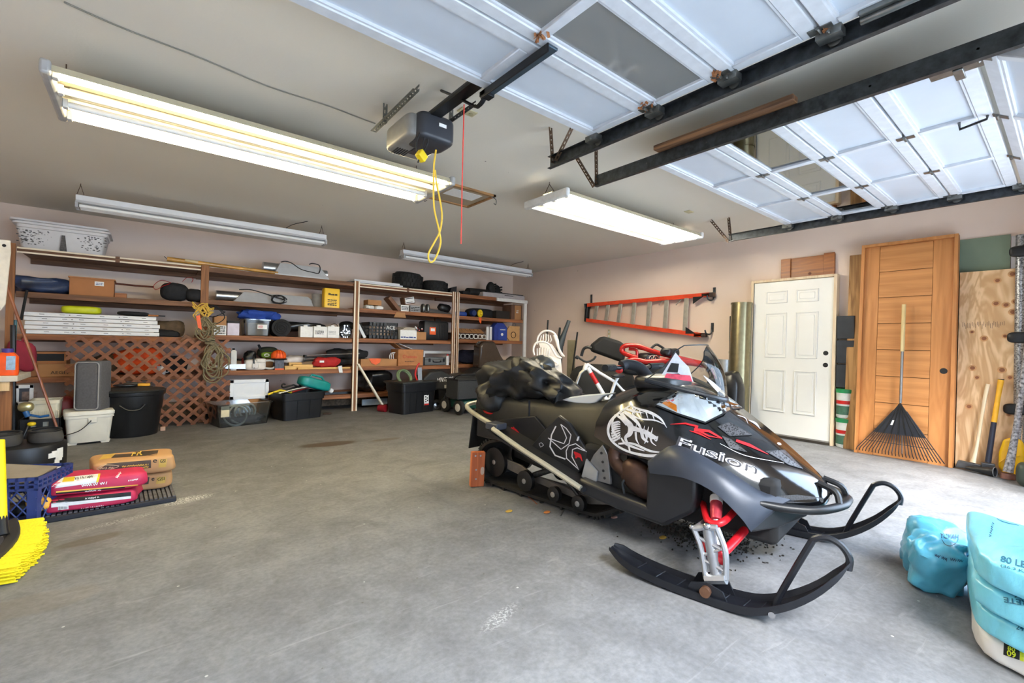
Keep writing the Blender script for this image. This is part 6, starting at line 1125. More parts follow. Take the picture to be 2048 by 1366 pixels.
def resample(st, n=4):
    keys = [Vector((x, 0, 0)) for x, _ in st]; out = []
    m = len(st[0][1]); cols = [catmull([Vector((x, pr[j][0], pr[j][1])) for x, pr in st], n) for j in range(m)]
    for i in range(len(cols[0])): out.append((cols[0][i].x, [(max(0, cols[j][i].y), cols[j][i].z) for j in range(m)]))
    return out
hood = resample([(-.80, [(0, .79), (.13, .785), (.225, .72), (.30, .64), (.318, .56)]), (-.62, [(0, .86), (.14, .855), (.25, .79), (.32, .68), (.335, .50)]), (-.45, [(0, .885), (.15, .88), (.265, .80), (.35, .66), (.365, .50)]), (-.27, [(0, .86), (.155, .845), (.265, .745), (.362, .60), (.372, .49)]),
                 (-.11, [(0, .748), (.13, .755), (.24, .67), (.35, .56), (.362, .465)]), (.05, [(0, .642), (.10, .65), (.19, .59), (.30, .50), (.315, .43)]), (.17, [(0, .556), (.075, .562), (.15, .52), (.23, .46), (.245, .405)]), (.27, [(0, .486), (.045, .482), (.09, .46), (.14, .425), (.145, .385)]), (.305, [(0, .44), (.03, .438), (.06, .43), (.085, .41), (.085, .385)])], 4)
hb = half_loft(hood); HOODW = sp(hb, 'hood', GLB, sharp=50); bvh_h = HOODW.bvh(); BVP = {id(bvh_h): SPO['hood']}
# chassis block, tunnel, seat
sp(MB().box(-.90, .16, -.29, .29, .20, .50), 'chassis', BLACKM, bevel=.03)
seat = resample([(-2.02, [(0, .655), (.12, .65), (.165, .61), (.17, .55), (.17, .50)]), (-1.9, [(0, .70), (.13, .695), (.175, .65), (.185, .55), (.19, .48)]), (-1.55, [(0, .705), (.13, .70), (.18, .65), (.19, .55), (.20, .46)]), (-1.2, [(0, .715), (.13, .71), (.18, .65), (.20, .53), (.23, .42)]), (-.92, [(0, .74), (.12, .735), (.17, .68), (.21, .54), (.26, .40)]), (-.74, [(0, .80), (.13, .79), (.2, .72), (.26, .58), (.29, .42)]), (-.58, [(0, .855), (.14, .845), (.24, .77), (.31, .64), (.32, .45)])], 4)
st_ = half_loft(seat); SEATW = sp(st_, 'seat', VINYL, sharp=50); bvh_s = SEATW.bvh(); BVP[id(bvh_s)] = SPO['seat']
sp(MB().box(-1.98, -.5, -.20, .20, .36, .52), 'tunnel', MTB, bevel=.012)
# seat side panels with the hooked emblem
pan = [(-1.09, .645), (-1.22, .52), (-1.36, .365), (-1.15, .335), (-.93, .305), (-.86, .40), (-.87, .46), (-.945, .54), (-1.0, .60)]
mb = MB(); mb.prism([Vector((x, -.262, z)) for x, z in pan], (0, -.028, 0)); PANW = sp(mb, 'side_panel', MTB, True, bevel=.008); bvh_p = PANW.bvh(); BVP[id(bvh_p)] = SPO['side_panel']
mb = MB(); mb.prism([Vector((x, -.205, z)) for x, z in ((-1.75, .52), (-1.35, .60), (-1.22, .50), (-1.36, .36), (-1.62, .42))], (0, -.02, 0)); TUNW = sp(mb, 'tunnel_cover', MTB, True, bevel=.006); bvh_t = TUNW.bvh(); BVP[id(bvh_t)] = SPO['tunnel_cover']
# running boards with silver edge rail
mb = MB(); mb.add([(-1.62, -.20, .50), (-.80, -.20, .285), (-.80, -.42, .265), (-1.62, -.42, .485), (-1.62, -.20, .485), (-.80, -.20, .27), (-.80, -.42, .25), (-1.62, -.42, .47)], [(0, 1, 2, 3), (7, 6, 5, 4), (0, 4, 5, 1), (1, 5, 6, 2), (2, 6, 7, 3), (3, 7, 4, 0)]); sp(mb, 'running_board', MTB, True)
mb = MB(); mb.tube(catmull([(-1.56, -.42, .505), (-1.3, -.425, .42), (-1.05, -.425, .345), (-.815, -.42, .27)], 4), .017, 8); sp(mb, 'edge_rail', M('silver_rail', (196, 194, 178), .4, .6, var=.1), True)
sp(MB().box(-1.66, -1.54, -.40, -.30, .49, .535), 'rail_clamp', M('dark_grey_clamp', (70, 72, 80), .5), True, bevel=.008)
mb = MB(); mb.tube(catmull([(-1.60, -.36, .51), (-1.85, -.30, .545), (-2.06, -.225, .575), (-2.10, -.17, .60), (-2.10, 0, .61), (-2.10, .17, .60), (-2.06, .225, .575), (-1.85, .30, .545), (-1.60, .36, .51)], 6), .018, 10); sp(mb, 'rear_bumper', M('silver_rail'))
mb = MB(); mb.prism([(-2.0, -.21, .56), (-2.0, .21, .56), (-2.06, .20, .25), (-2.06, -.20, .25)], (-.012, 0, 0)); sp(mb, 'snow_flap', M('flap_rubber', (26, 26, 27), .6), False, bevel=.004)
sp(MB().blob((-1.86, -.175, .575), (.12, .05, .06), .8), 'tail_light', M('tail_lens_red', (220, 30, 26), .2), True)  # plain red lens colour, no emission
# track belt and lugs
path = [(-1.80, .025), (-1.0, .025), (-.80, .06), (-.55, .22), (-.44, .33), (-.44, .42), (-.55, .46), (-.9, .43), (-1.5, .40), (-1.80, .36), (-1.93, .28), (-1.95, .17), (-1.90, .07)]
outer = catmull([Vector((x, 0, z)) for x, z in path], 5, True); n = len(outer); cen = Vector((-1.25, 0, .22)); R = []
nor = []
for i in range(n):
    t = outer[(i+1) % n]-outer[i-1]; t.normalize(); nn = Vector((-t.z, 0, t.x)); nor.append(nn if (outer[i]-cen).dot(nn) > 0 or True else -nn)
sg = 1 if nor[2].z > 0 else -1
for i in range(n):
    q = outer[i]; m_ = q+nor[i]*sg*.02; R.append([Vector((q.x, -.19, q.z)), Vector((q.x, .19, q.z)), Vector((m_.x, .19, m_.z)), Vector((m_.x, -.19, m_.z))])
mb = MB(); mb.rings(R, True, False, True); sp(mb, 'track_belt', RUB)
mb = MB()
for i in range(0, n, 1):
    q = outer[i]-nor[i]*sg*.010; T = Matrix(((nor[i].z, 0, nor[i].x, q.x), (0, 1, 0, 0), (-nor[i].x, 0, nor[i].z, q.z), (0, 0, 0, 1)))
    for y0 in (-.19, -.06, .07): mb.box(-.007, .007, y0, y0+.12, -.009, .009, T)
sp(mb, 'track_lugs', RUB, par=SPO['track_belt'], smooth=False); bpy.data.objects['track_lugs']['kind'] = 'stuff'
mb = MB(); mb.prism([Vector((x, -.135, z)) for x, z in ((-1.86, .17), (-1.45, .115), (-.95, .075), (-.80, .11), (-.83, .14), (-1.0, .125), (-1.45, .165), (-1.55, .205), (-1.86, .235))], (0, .02, 0)); sp(mb, 'slide_rail', M('grey_rail', (120, 116, 112), .45, .6, var=.15), True, bevel=.004)
for x, z, r_, y in ((-1.80, .185, .11, -.15), (-1.44, .13, .072, -.20), (-1.18, .10, .05, -.20), (-.98, .09, .05, -.20), (-.60, .33, .09, -.2)):
    for s in (-1, 1):
        T = Matrix.Translation((x, y*-s if s > 0 else y, z)) @ Matrix.Rotation(math.pi/2, 4, 'X')
        mb = MB(); mb.lathe([(r_*.2, -.02), (r_*.45, -.022), (r_*.5, -.012), (r_*.8, -.012), (r_*.85, -.02), (r_, -.016), (r_, .016), (r_*.85, .02), (r_*.2, .02)], (0, 0, 0), 22, T); sp(mb, 'bogie_wheel', BLACK)
        mb = MB(); mb.lathe([(.012, -.026), (.018, -.024), (.018, .024), (.012, .026)], (0, 0, 0), 10, T); sp(mb, 'wheel_bolt', ALU, par=SPO['bogie_wheel'])
mb = MB(); mb.tube([(-1.40, -.16, .17), (-1.05, -.16, .33)], .022, 10); sp(mb, 'rear_shock', DGALV, True); mb = MB(); mb.tube([(-1.0, -.15, .10), (-1.35, -.15, .38)], .014, 8); sp(mb, 'swing_arm', MTB, True)
# belly pan, foot well, exhaust
bel = [(-.86, .315), (-.64, .285), (-.43, .262), (-.43, .485), (-.27, .60), (-.165, .545), (-.165, .36), (-.18, .29), (-.33, .178), (-.60, .195), (-.86, .225)]
mb = MB(); mb.prism([Vector((x, -.385, z)) for x, z in bel[:1]+bel[1:3]+[(-.43, .47), (-.30, .50), (-.165, .47)]+bel[6:]], (0, .10, 0)); sp(mb, 'belly_pan', MTB, True, bevel=.02, seg=3)
mb = MB(); mb.prism([Vector((x, -.30, z)) for x, z in ((-.88, .30), (-.80, .45), (-.74, .52), (-.70, .46), (-.68, .30))], (0, -.02, 0)); sp(mb, 'foot_rest_plate', M('grey_plate', (132, 132, 134), .45, .7, var=.15), True, bevel=.004)
mb = MB(); mb.prism([Vector((x, -.325, z)) for x, z in ((-.87, .31), (-.84, .42), (-.76, .36), (-.77, .29))], (0, -.012, 0)); sp(mb, 'foot_rest_plate', SPIND, True)
mb = MB()
for x, z in ((-.745, .47), (-.735, .42), (-.73, .37), (-.72, .33)): mb.cyl((x, -.3195, z), (x, -.323, z), .008, n=8)
sp(mb, 'fixing_holes', INK); bpy.data.objects['fixing_holes']['kind'] = 'stuff'
PIPE = M('heat_browned_steel', (76, 56, 48), .4, .6, var=.35, scale=12)
mb = MB(); mb.tube(catmull([(-.60, -.27, .55), (-.66, -.29, .50), (-.66, -.30, .44), (-.60, -.31, .40), (-.52, -.31, .38)], 5), .042, 14); sp(mb, 'exhaust_pipe', PIPE)
mb = MB(); mb.blob((-.50, -.30, .37), (.26, .13, .17), .8, T=rotm(0, .5, 0)); sp(mb, 'muffler', PIPE); mb = MB(); mb.tube(catmull([(-.58, -.34, .28), (-.585, -.35, .34), (-.56, -.345, .37)], 4), .008, 6); sp(mb, 'hose', DGALV)
# fenders sweeping over the front suspension
upr = catmull([(-.42, -.372, .50), (-.275, -.378, .605), (-.07, -.365, .545), (.09, -.315, .452), (.20, -.24, .42)], 4); low = catmull([(-.40, -.40, .44), (-.20, -.452, .47), (-.06, -.45, .435), (.045, -.43, .35), (.085, -.40, .285)], 4)
mb = MB(); R = []
for a, b in zip(upr, low):
    m_ = a.lerp(b, .5)+Vector((0, -.02, .018)); R.append([a, a.lerp(m_, .5)+Vector((0, -.006, .006)), m_, m_.lerp(b, .6)+Vector((0, -.004, .003)), b, b+Vector((.01, .04, -.006)), m_+Vector((0, .045, -.02)), a+Vector((0, .05, -.02))])
mb.rings(R); sp(mb, 'fender', GREYB, True, sharp=50)
mb = MB(); mb.add([(.085, -.405, .285), (.10, -.315, .445), (.20, -.22, .418), (.285, -.10, .405), (.24, -.14, .33), (.16, -.28, .292), (.085, -.36, .275), (.10, -.27, .43), (.20, -.17, .40), (.28, -.06, .395), (.235, -.10, .32), (.15, -.24, .28)], [(0, 1, 2, 5), (5, 2, 3, 4), (11, 8, 7, 6), (10, 9, 8, 11), (0, 5, 11, 6), (5, 4, 10, 11), (0, 6, 7, 1), (1, 7, 8, 2), (2, 8, 9, 3), (3, 9, 10, 4)]); NOSEW = sp(mb, 'nose_panel', MTB, True, bevel=.006); bvh_n = NOSEW.bvh(); BVP[id(bvh_n)] = SPO['nose_panel']
mb = MB(); mb.tube(catmull([(.10, -.345, .40), (.20, -.28, .388), (.30, -.20, .388), (.365, -.08, .395), (.375, 0, .40), (.365, .08, .395), (.30, .20, .388), (.20, .28, .388), (.10, .345, .40)], 5), .019, 10); mb.tube(catmull([(.36, -.09, .40), (.34, -.07, .45), (.27, -.06, .475)], 4), .014, 8); mb.tube(catmull([(.36, .09, .40), (.34, .07, .45), (.27, .06, .475)], 4), .014, 8); sp(mb, 'front_bumper', BLACK)
mb = MB(); mb.add([(.11, -.30, .425), (.22, -.21, .44), (.30, -.10, .42), (.30, -.10, .40), (.20, -.24, .405), (.10, -.33, .41)], [(0, 1, 2, 3, 4, 5)]); sp(mb, 'nose_insert', M('speckled_black', (52, 54, 58), .7, var=.6, scale=150), True)
# windshield
N_, M_ = 18, 8; base = []; topc = []
for i in range(N_+1):
    t = -1+2*i/N_; base.append(Vector((-.165-.335*abs(t)**1.8, .275*t, .815+.095*abs(t)**1.5))); u = abs(t)
    topc.append(Vector((-.285-.085*u**2, .205*t, 1.112-.012*u**2-.03*max(0, (u-.8))/.2)))
R = []
for j in range(M_+1):
    s_ = j/M_; R.append([base[i].lerp(topc[i], s_)+Vector((.035*math.sin(s_*math.pi), 0, .01*math.sin(s_*math.pi))) for i in range(N_+1)])
wm = MB(); wm.rings(R, False, False); WSW = sp(wm, 'windshield', glassM('windshield_acrylic', (247, 248, 247), .02, 1.25, .03), sharp=80); bvh_w = WSW.bvh(); BVP[id(bvh_w)] = SPO['windshield']
mb = MB(); mb.tube([R[j][0] for j in range(M_+1)]+[R[-1][i] for i in range(1, N_+1)]+[R[j][-1] for j in range(M_-1, -1, -1)], .0035, 6); sp(mb, 'windshield_edge', BLACK, par=SPO['windshield'])
mb = MB(); mb.tube([b+Vector((-.005, 0, .0)) for b in base], .014, 8); sp(mb, 'windshield_cowl', MTB)
# handlebar, grips, console
mb = MB(); mb.tube(catmull([(-.60, 0, .84), (-.64, 0, .90), (-.68, 0, .955)], 4), .035, 10); sp(mb, 'steering_post', BLACK)
gl = L(1216, 736, -.33); mb = MB(); mb.tube(catmull([(-.69, 0, .955), (-.70, -.12, .962), (-.735, -.24, .965), (gl.x+.02, gl.y, gl.z)], 5), .013, 10); sp(mb, 'handlebar', BLACK, True)
mb = MB(); mb.tube([(-.735, -.22, .965), (gl.x, gl.y-.03, gl.z)], .021, 12); sp(mb, 'grip', BLACKM, True)
mb = MB(); mb.tube(catmull([(-.72, -.16, .975), (-.70, -.12, .985), (-.64, -.08, .965), (-.585, -.06, .90), (-.56, -.06, .86)], 5), [.032]*21, 12); sp(mb, 'bar_riser_pad', M('black_foam', (36, 38, 44), .7)); mb = MB(); mb.blob((-.73, -.17, .955), (.05, .03, .05), .8); sp(mb, 'kill_switch', RED)
sp(MB().blob((-.53, 0, .885), (.26, .36, .09), .5), 'console', MTB)
# front suspension (both sides)
mb = MB(); a, b = L(1433, 975, -.30), L(1432, 1040, -.44); mb.tube([a+Vector((0, .03, .05)), a.lerp(b, .45)], .020, 12); sp(mb, 'shock_body', SPIND, True)
mb = MB(); mb.tube([a.lerp(b, .35), a.lerp(b, .75), b], [.027, .027, .022], 12); sp(mb, 'shock_reservoir', M('shock_red', (196, 70, 84), .35, .4, var=.3, scale=30), True); mb = MB(); mb.tube([a.lerp(b, .32), a.lerp(b, .50)], .0285, 12); sp(mb, 'shock_decal', PAPER, True); mb = MB(); mb.tube([b, L(1434, 1090, -.49)], .016, 10); sp(mb, 'shock_rod', SPIND, True)
mb = MB(); mb.tube(catmull([L(1404, 998, -.22), L(1408, 1015, -.34), L(1415, 1040, -.45), L(1430, 1048, -.47), L(1446, 1044, -.45), L(1462, 1030, -.36), L(1478, 1012, -.22)], 5), .0155, 10); sp(mb, 'upper_control_arm', SREDM, True)
mb = MB(); mb.tube([L(1404, 1002, -.24), L(1476, 1012, -.24)], .012, 8); sp(mb, 'arm_brace', SREDM, True)
mb = MB(); mb.tube(catmull([L(1424, 1108, -.50), L(1444, 1106, -.49), L(1466, 1086, -.40), L(1502, 1046, -.22)], 5), .0195, 10); mb.tube([L(1418, 1108, -.50), L(1398, 1082, -.24)], .017, 10); sp(mb, 'lower_control_arm', SREDM, True)
mb = MB(); mb.cyl(L(1420, 1110, -.50)+Vector((-.0, -.02, 0)), L(1420, 1110, -.50)+Vector((.06, .0, .0)), .024, n=12); sp(mb, 'ball_joint_housing', SREDM, True)
A1, B1, C1, D1 = L(1388, 1057, -.53), L(1434, 1056, -.53), L(1452, 1158, -.54), L(1412, 1158, -.54)
mb = MB()
mb.tube(catmull([A1, A1.lerp(D1, .4)+Vector((.012, 0, 0)), D1], 4), .012, 8); mb.tube(catmull([B1, B1.lerp(C1, .45)+Vector((.018, 0, 0)), C1], 4), .013, 8); mb.tube([A1, A1.lerp(B1, .5)+Vector((0, 0, .006)), B1], .014, 8); mb.tube([D1, C1], .022, 8); mb.tube([A1.lerp(D1, .15), B1.lerp(C1, .42)], .008, 8); mb.tube([A1.lerp(D1, .55), B1.lerp(C1, .42)], .007, 8); mb.tube([A1.lerp(D1, .6), B1.lerp(C1, .85)], .008, 8)
sp(mb, 'spindle', SPIND, True); mb = MB(); mb.tube([A1.lerp(B1, .55)+Vector((0, .012, 0)), D1.lerp(C1, .5)+Vector((0, .012, 0))], .024, 12); sp(mb, 'spindle_post', M('grey_post', (150, 152, 156), .4, .6), True); mb = MB(); mb.blob(A1.lerp(B1, .6)+Vector((0, -.01, .012)), (.035, .03, .03), .9); mb.blob(A1+Vector((-.01, 0, .004)), (.026, .024, .024), .9); sp(mb, 'steering_joint', CHROME, True); mb = MB(); mb.tube([A1, L(1412, 1040, -.35), L(1420, 1020, -.1)], .010, 8); sp(mb, 'tie_rod', SPIND, True)
# skis
SKM = M('ski_plastic', (22, 24, 30), .36, var=.25, scale=20)
def ski(yc, steer, dx=0):
    T = Matrix.Translation((-.035+dx, yc, 0)) @ Matrix.Rotation(steer, 4, 'Z') @ Matrix.Translation((.035, 0, 0))
    st = [(-.50, .078, .035), (-.44, .045, .055), (-.36, .022, .066), (-.22, .006, .07), (-.08, .002, .07), (.06, .004, .07), (.16, .022, .068), (.26, .075, .064), (.35, .15, .055), (.42, .235, .042), (.455, .30, .024)]
    key = catmull([Vector(q) for q in st], 3); R = []; Rk = []
    for i, q in enumerate(key):
        x, z, w_ = q; ed = .03*min(1, (len(key)-1-i)/5+.25)*min(1, i/3+.35)
        R.append([T @ Vector((x, yy, z+zz)) for yy, zz in ((-w_, ed+.008), (-w_, .006), (-w_*.4, 0), (w_*.4, 0), (w_, .006), (w_, ed+.008), (w_-.008, ed+.008), (w_-.012, .014), (w_*.4, .010), (0, .016), (-w_*.4, .010), (-w_+.012, .014), (-w_+.008, ed+.008))])
    mb = MB(); mb.rings(R); sp(mb, 'ski', SKM, sharp=35)
    mb = MB()
    for i in range(6, 26, 2):
        q = key[i]; a_ = T @ Vector((q.x, -q.z*.75, q.y+.018)); b_ = T @ Vector((q.x+.02, q.z*.75, q.y+.018)); mb.tube([a_, b_], .003, 5)
    sp(mb, 'ski_ribs', SKM, par=SPO['ski']); 
    k = [o for o in bpy.data.objects if o.name.startswith('ski_ribs')][-1]; k['kind'] = 'stuff'
    mb = MB(); mb.tube([T @ q for q in catmull([Vector((.215, 0, .06)), Vector((.24, 0, .13)), Vector((.325, 0, .33)), Vector((.345, 0, .365)), Vector((.385, 0, .38)), Vector((.425, 0, .365)), Vector((.452, 0, .325)), Vector((.45, 0, .28))], 5)], .0125, 8); sp(mb, 'ski_loop', SKM, par=SPO['ski'])
    mb = MB()
    for yy in (-.055, .055): mb.prism([T @ Vector((x, yy, z)) for x, z in ((-.13, .01), (-.10, .07), (-.035, .09), (.03, .07), (.06, .01))], (0, .008, 0))
    sp(mb, 'saddle', SKM, par=SPO['ski']); 
    s = -1 if yc < 0 else 1
    mb = MB(); mb.cyl(T @ Vector((-.035, s*.052, .055)), T @ Vector((-.035, s*.078, .055)), .022, n=14); sp(mb, 'pivot_bolt', M('rusty_bolt', (126, 92, 72), .45, .7, var=.2), par=SPO['ski']); mb = MB(); mb.cyl(T @ Vector((.215, s*.058, .055)), T @ Vector((.215, s*.076, .055)), .013, n=12); sp(mb, 'loop_bolt', CHROME, par=SPO['ski'])
    mb = MB(); mb.tube([T @ Vector((q.x, 0, q.y-.004)) for q in key[9:-13]], .005, 6); sp(mb, 'wear_bar', DGALV, par=SPO['ski'])
ski(-.545, .10); ski(.56, .10, .075)
# headlights
lens = glassM('headlight_lens', (246, 250, 252), .03, 1.4, .03); mb = MB()
HQ = [[(1309, 809), (1355, 826), (1357, 803), (1357, 780)], [(1355, 826), (1411, 844), (1406, 791), (1357, 780)], [(1411, 844), (1461, 819), (1457, 802), (1406, 791)]]
for q in HQ: quad_on(mb, bvh_h, q, 6, 6, .003)
refl = M('headlight_reflector', (226, 232, 238), .22, .0, var=.10, scale=16);  # bright reflection of the outside is put into this pale diffuse colour
def hl(mb, name, mat):
    v = [SMI @ q for q in mb.v]; mb2 = MB(); mb2.v = v; mb2.f = list(mb.f); return sp(mb2, name, mat, True)
hl(mb, 'headlight_reflector', refl)
mb = MB(); quad_on(mb, bvh_h, [(1323, 806), (1354, 824), (1353, 810), (1336, 801)], 5, 4, .006); hl(mb, 'turn_signal', M('amber_lens', (240, 140, 30), .2))
mb = MB(); quad_on(mb, bvh_h, [(1309, 809), (1352, 793), (1355, 782), (1345, 787)], 4, 3, .006); hl(mb, 'lamp_surround', M('smoky_surround', (140, 142, 142), .2))
mb = MB(); stroke_on(mb, bvh_h, [(1385, 792), (1398, 812), (1410, 834)], [3, 9, 13], .006); stroke_on(mb, bvh_h, [(1362, 806), (1364, 818), (1370, 826)], [10, 12, 8], .006); hl(mb, 'lamp_bowl', M('bright_bowl', (236, 242, 248), .15, .2, var=.04))
mb = MB()
for q in HQ: quad_on(mb, bvh_h, q, 6, 6, .010)
hl(mb, 'headlight_lens', lens)
mb = MB(); stroke_on(mb, bvh_h, [(1309, 809), (1357, 779), (1406, 790), (1458, 801), (1463, 819), (1411, 845), (1354, 827), (1309, 809)], 3.2, .011, 4, False); hl(mb, 'headlight_bezel', MTB)
# graphics
def deco(fn, name, mat, bv):
    mb = MB(); fn(mb, bv); o = mb.build(name, mat, BVP[id(bv)], smooth=False)
    if o: o['kind'] = 'stuff'
C2 = lambda pts: [(920+a/3.415, 700+b/3.415) for a, b in pts]
C3 = lambda pts: [(1240+a/3.596, 680+b/3.596) for a, b in pts]
def dragon(mb, bv):
    S = lambda p, w: stroke_on(mb, bv, C2(p), [q*1.45 for q in w], .004)
    S([(1168, 376), (1085, 430), (1028, 490), (1012, 560), (1045, 630), (1140, 690), (1280, 722), (1380, 712), (1420, 690)], [2, 3, 4, 3.5, 3, 3, 4, 3, .5])
    S([(1160, 378), (1225, 405), (1300, 428), (1370, 470), (1412, 530)], [2, 3, 4, 3, .5]); S([(1200, 400), (1180, 440), (1230, 470), (1330, 480), (1400, 510)], [2, 2, 2, 2, .5])
    S([(1100, 430), (1130, 480), (1165, 520), (1160, 570), (1130, 600), (1150, 650), (1160, 690)], [5, 7, 8, 7, 4, 3, 2]); S([(1165, 530), (1215, 545), (1265, 560), (1310, 590), (1345, 600)], [7, 6, 6, 7, 3]); S([(1265, 560), (1275, 600), (1260, 640)], [4, 3, 1]); S([(1300, 590), (1310, 630), (1340, 655)], [3, 2, .6]); S([(1240, 550), (1250, 600), (1285, 630)], [5, 4, 2])
    for k in range(8): a = 480+k*15; S([(1032+abs(k-4)*3, 500+k*18), (1070+abs(k-3)*4, 490+k*16), (1095, 500+k*12)], [3, 2.2, .8])
    for k in range(5): S([(1200+k*26, 548+k*7), (1205+k*28, 505+k*6)], [2.4, .4])
    S([(1080, 640), (1180, 640), (1300, 690), (1400, 700)], [2.5, 3, 3, .6]); S([(1060, 440), (1040, 500), (1050, 560), (1090, 610)], [1.5, 2.5, 3, 1]); S([(1350, 590), (1340, 620), (1320, 600)], [2, 2, .5]); S([(1120, 420), (1170, 455), (1215, 500), (1240, 545)], [4, 5, 4, 2]); S([(1130, 400), (1190, 420), (1260, 430)], [3, 3, .6]); S([(1075, 450), (1105, 470), (1140, 510)], [3, 4, 4]); S([(1100, 600), (1130, 640), (1190, 665), (1260, 690)], [2, 3, 3, 1]); S([(1200, 560), (1205, 610), (1225, 650)], [3, 2.5, .6])
    for k in range(4): S([(1180+k*45, 395+k*14), (1195+k*45, 440+k*16)], [2, .5])
deco(dragon, 'dragon_decal', DECW, bvh_h)
def hook(mb, bv):
    S = lambda p, w=1.8: stroke_on(mb, bv, C2(p), w, .004, 3, False)
    S([(688, 508), (725, 535), (758, 580), (745, 640), (690, 678), (602, 600), (660, 622), (710, 640), (728, 600), (712, 560), (688, 508)]); S([(742, 655), (790, 640), (868, 696), (800, 668), (768, 680), (765, 730), (812, 818), (728, 740), (725, 690), (742, 655)]); S([(655, 520), (625, 580), (615, 660), (650, 720), (720, 745)], 2.6); S([(800, 545), (812, 590), (800, 620)], 3.5); S([(540, 640), (555, 632), (572, 650), (550, 664), (540, 640)], 1)
deco(hook, 'hook_emblem', DECW, bvh_p)
deco(lambda mb, bv: [stroke_on(mb, bv, C2(p), w, .0045) for p, w in (([(778, 695), (800, 715), (830, 735)], [2, 8, 2]), ([(785, 735), (815, 715), (835, 760)], [1, 5, 1]), ([(790, 700), (795, 740)], [2, 4]))], 'red_splash', DECR, bvh_p)
deco(lambda mb, bv: [stroke_on(mb, bv, C2(p), w, .004) for p, w in (([(348, 530), (375, 545), (410, 575)], [2, 5, 1]), ([(365, 525), (380, 560)], [2, 3]))], 'red_sticker', DECR, bvh_t)
deco(lambda mb, bv: scrawl_on(mb, bv, *C2([(355, 560), (415, 580)]), 5, 1.2, 6, 4, .005), 'sticker_print', DECW, bvh_t)
deco(lambda mb, bv: [stroke_on(mb, bv, C3(p), w, .004, 4, False) for p, w in (([(360, 606), (470, 600), (560, 622), (535, 645), (640, 655), (735, 708)], [.6, 3.5, 4, 7, 5, 2.5]), ([(500, 652), (570, 672), (655, 716)], [1, 4, .6]), ([(560, 650), (640, 690), (730, 708)], [4, 3, .5]), ([(835, 722), (930, 755), (1068, 822)], [5, 6, .6]))], 'red_slash', DECR, bvh_h)
FQ = C3([(398, 758), (985, 962), (990, 898), (425, 690)])
mb = MB(); glyphs_on(mb, bvh_h, 'Fusion', FQ, .0045, .035); mb.build('lettering', DECW, SPO['hood'], smooth=False); mb = MB(); glyphs_on(mb, bvh_h, 'Fusion', FQ, .0065, -.012); mb.build('lettering_inner', M('decal_grey', (70, 70, 76), .4), SPO['hood'], smooth=False)
MESHM = bpy.data.materials.new('vent_mesh'); MESHM.use_nodes = True; nt = MESHM.node_tree; vo = nt.nodes.new('ShaderNodeTexVoronoi'); vo.inputs['Scale'].default_value = 110; tc = nt.nodes.new('ShaderNodeTexCoord'); nt.links.new(tc.outputs['Object'], vo.inputs['Vector']); rp = nt.nodes.new('ShaderNodeValToRGB'); rp.color_ramp.elements[0].position = .3; rp.color_ramp.elements[0].color = (.004, .004, .005, 1); rp.color_ramp.elements[1].position = .55; rp.color_ramp.elements[1].color = (.09, .09, .1, 1); nt.links.new(vo.outputs['Distance'], rp.inputs[0]); nt.links.new(rp.outputs[0], nt.nodes['Principled BSDF'].inputs['Base Color']); nt.nodes['Principled BSDF'].inputs['Roughness'].default_value = .45
for q in ([(705, 622), (790, 588), (955, 680), (790, 690)], [(735, 690), (800, 715), (915, 806), (790, 775)], [(1050, 800), (1185, 790), (1315, 925), (1215, 895)]):
    deco(lambda mb, bv: quad_on(mb, bv, C3(q), 7, 6, .003), 'hood_vent', MESHM, bvh_h); deco(lambda mb, bv: stroke_on(mb, bv, C3(q+[q[0]]), 1.2, .005, 5, False), 'vent_edge', M('dark_edge', (60, 62, 66), .4), bvh_h)
deco(lambda mb, bv: [stroke_on(mb, bv, C3(p), w, .004) for p, w in (([(845, 540), (900, 560), (920, 600)], [1, 1.5, .5]), ([(925, 575), (975, 600), (1010, 640)], [1, 4, .5]), ([(720, 745), (900, 830), (1180, 885)], [.6, 1.4, .6]))], 'white_pinstripe', DECW, bvh_h)
deco(lambda mb, bv: stroke_on(mb, bv, C3([(1132, 740), (1146, 746), (1160, 752)]), [2, 5, 2], .004), 'small_badge', DECW, bvh_h)
deco(lambda mb, bv: [stroke_on(mb, bv, C3(p), 1.2, .004, 3, False) for p in ([(960, 1280), (1005, 1222), (1250, 1212)], [(960, 1280), (1250, 1215)])], 'grey_chevron', M('chevron_grey', (150, 156, 166), .4), bvh_n)
deco(lambda mb, bv: [quad_on(mb, bv, C3(q), 6, 6, .004) for q in ([(300, 250), (400, 90), (440, 140), (420, 240)], [(420, 240), (440, 140), (495, 195), (530, 305)])], 'windshield_graphic', DECW, bvh_w)
deco(lambda mb, bv: quad_on(mb, bv, C3([(318, 270), (335, 240), (505, 255), (520, 300)]), 6, 4, .006), 'windshield_pink_graphic', M('decal_pink', (232, 70, 96), .4, var=.3, scale=30), bvh_w)
deco(lambda mb, bv: quad_on(mb, bv, C3([(335, 230), (370, 165), (425, 170), (415, 235)]), 6, 4, .007), 'windshield_dark_graphic', INK, bvh_w)
deco(lambda mb, bv: stroke_on(mb, bv, C3([(600, 255), (660, 310), (715, 365)]), [.6, 7, 9], .004), 'windshield_graphic', DECW, bvh_w)
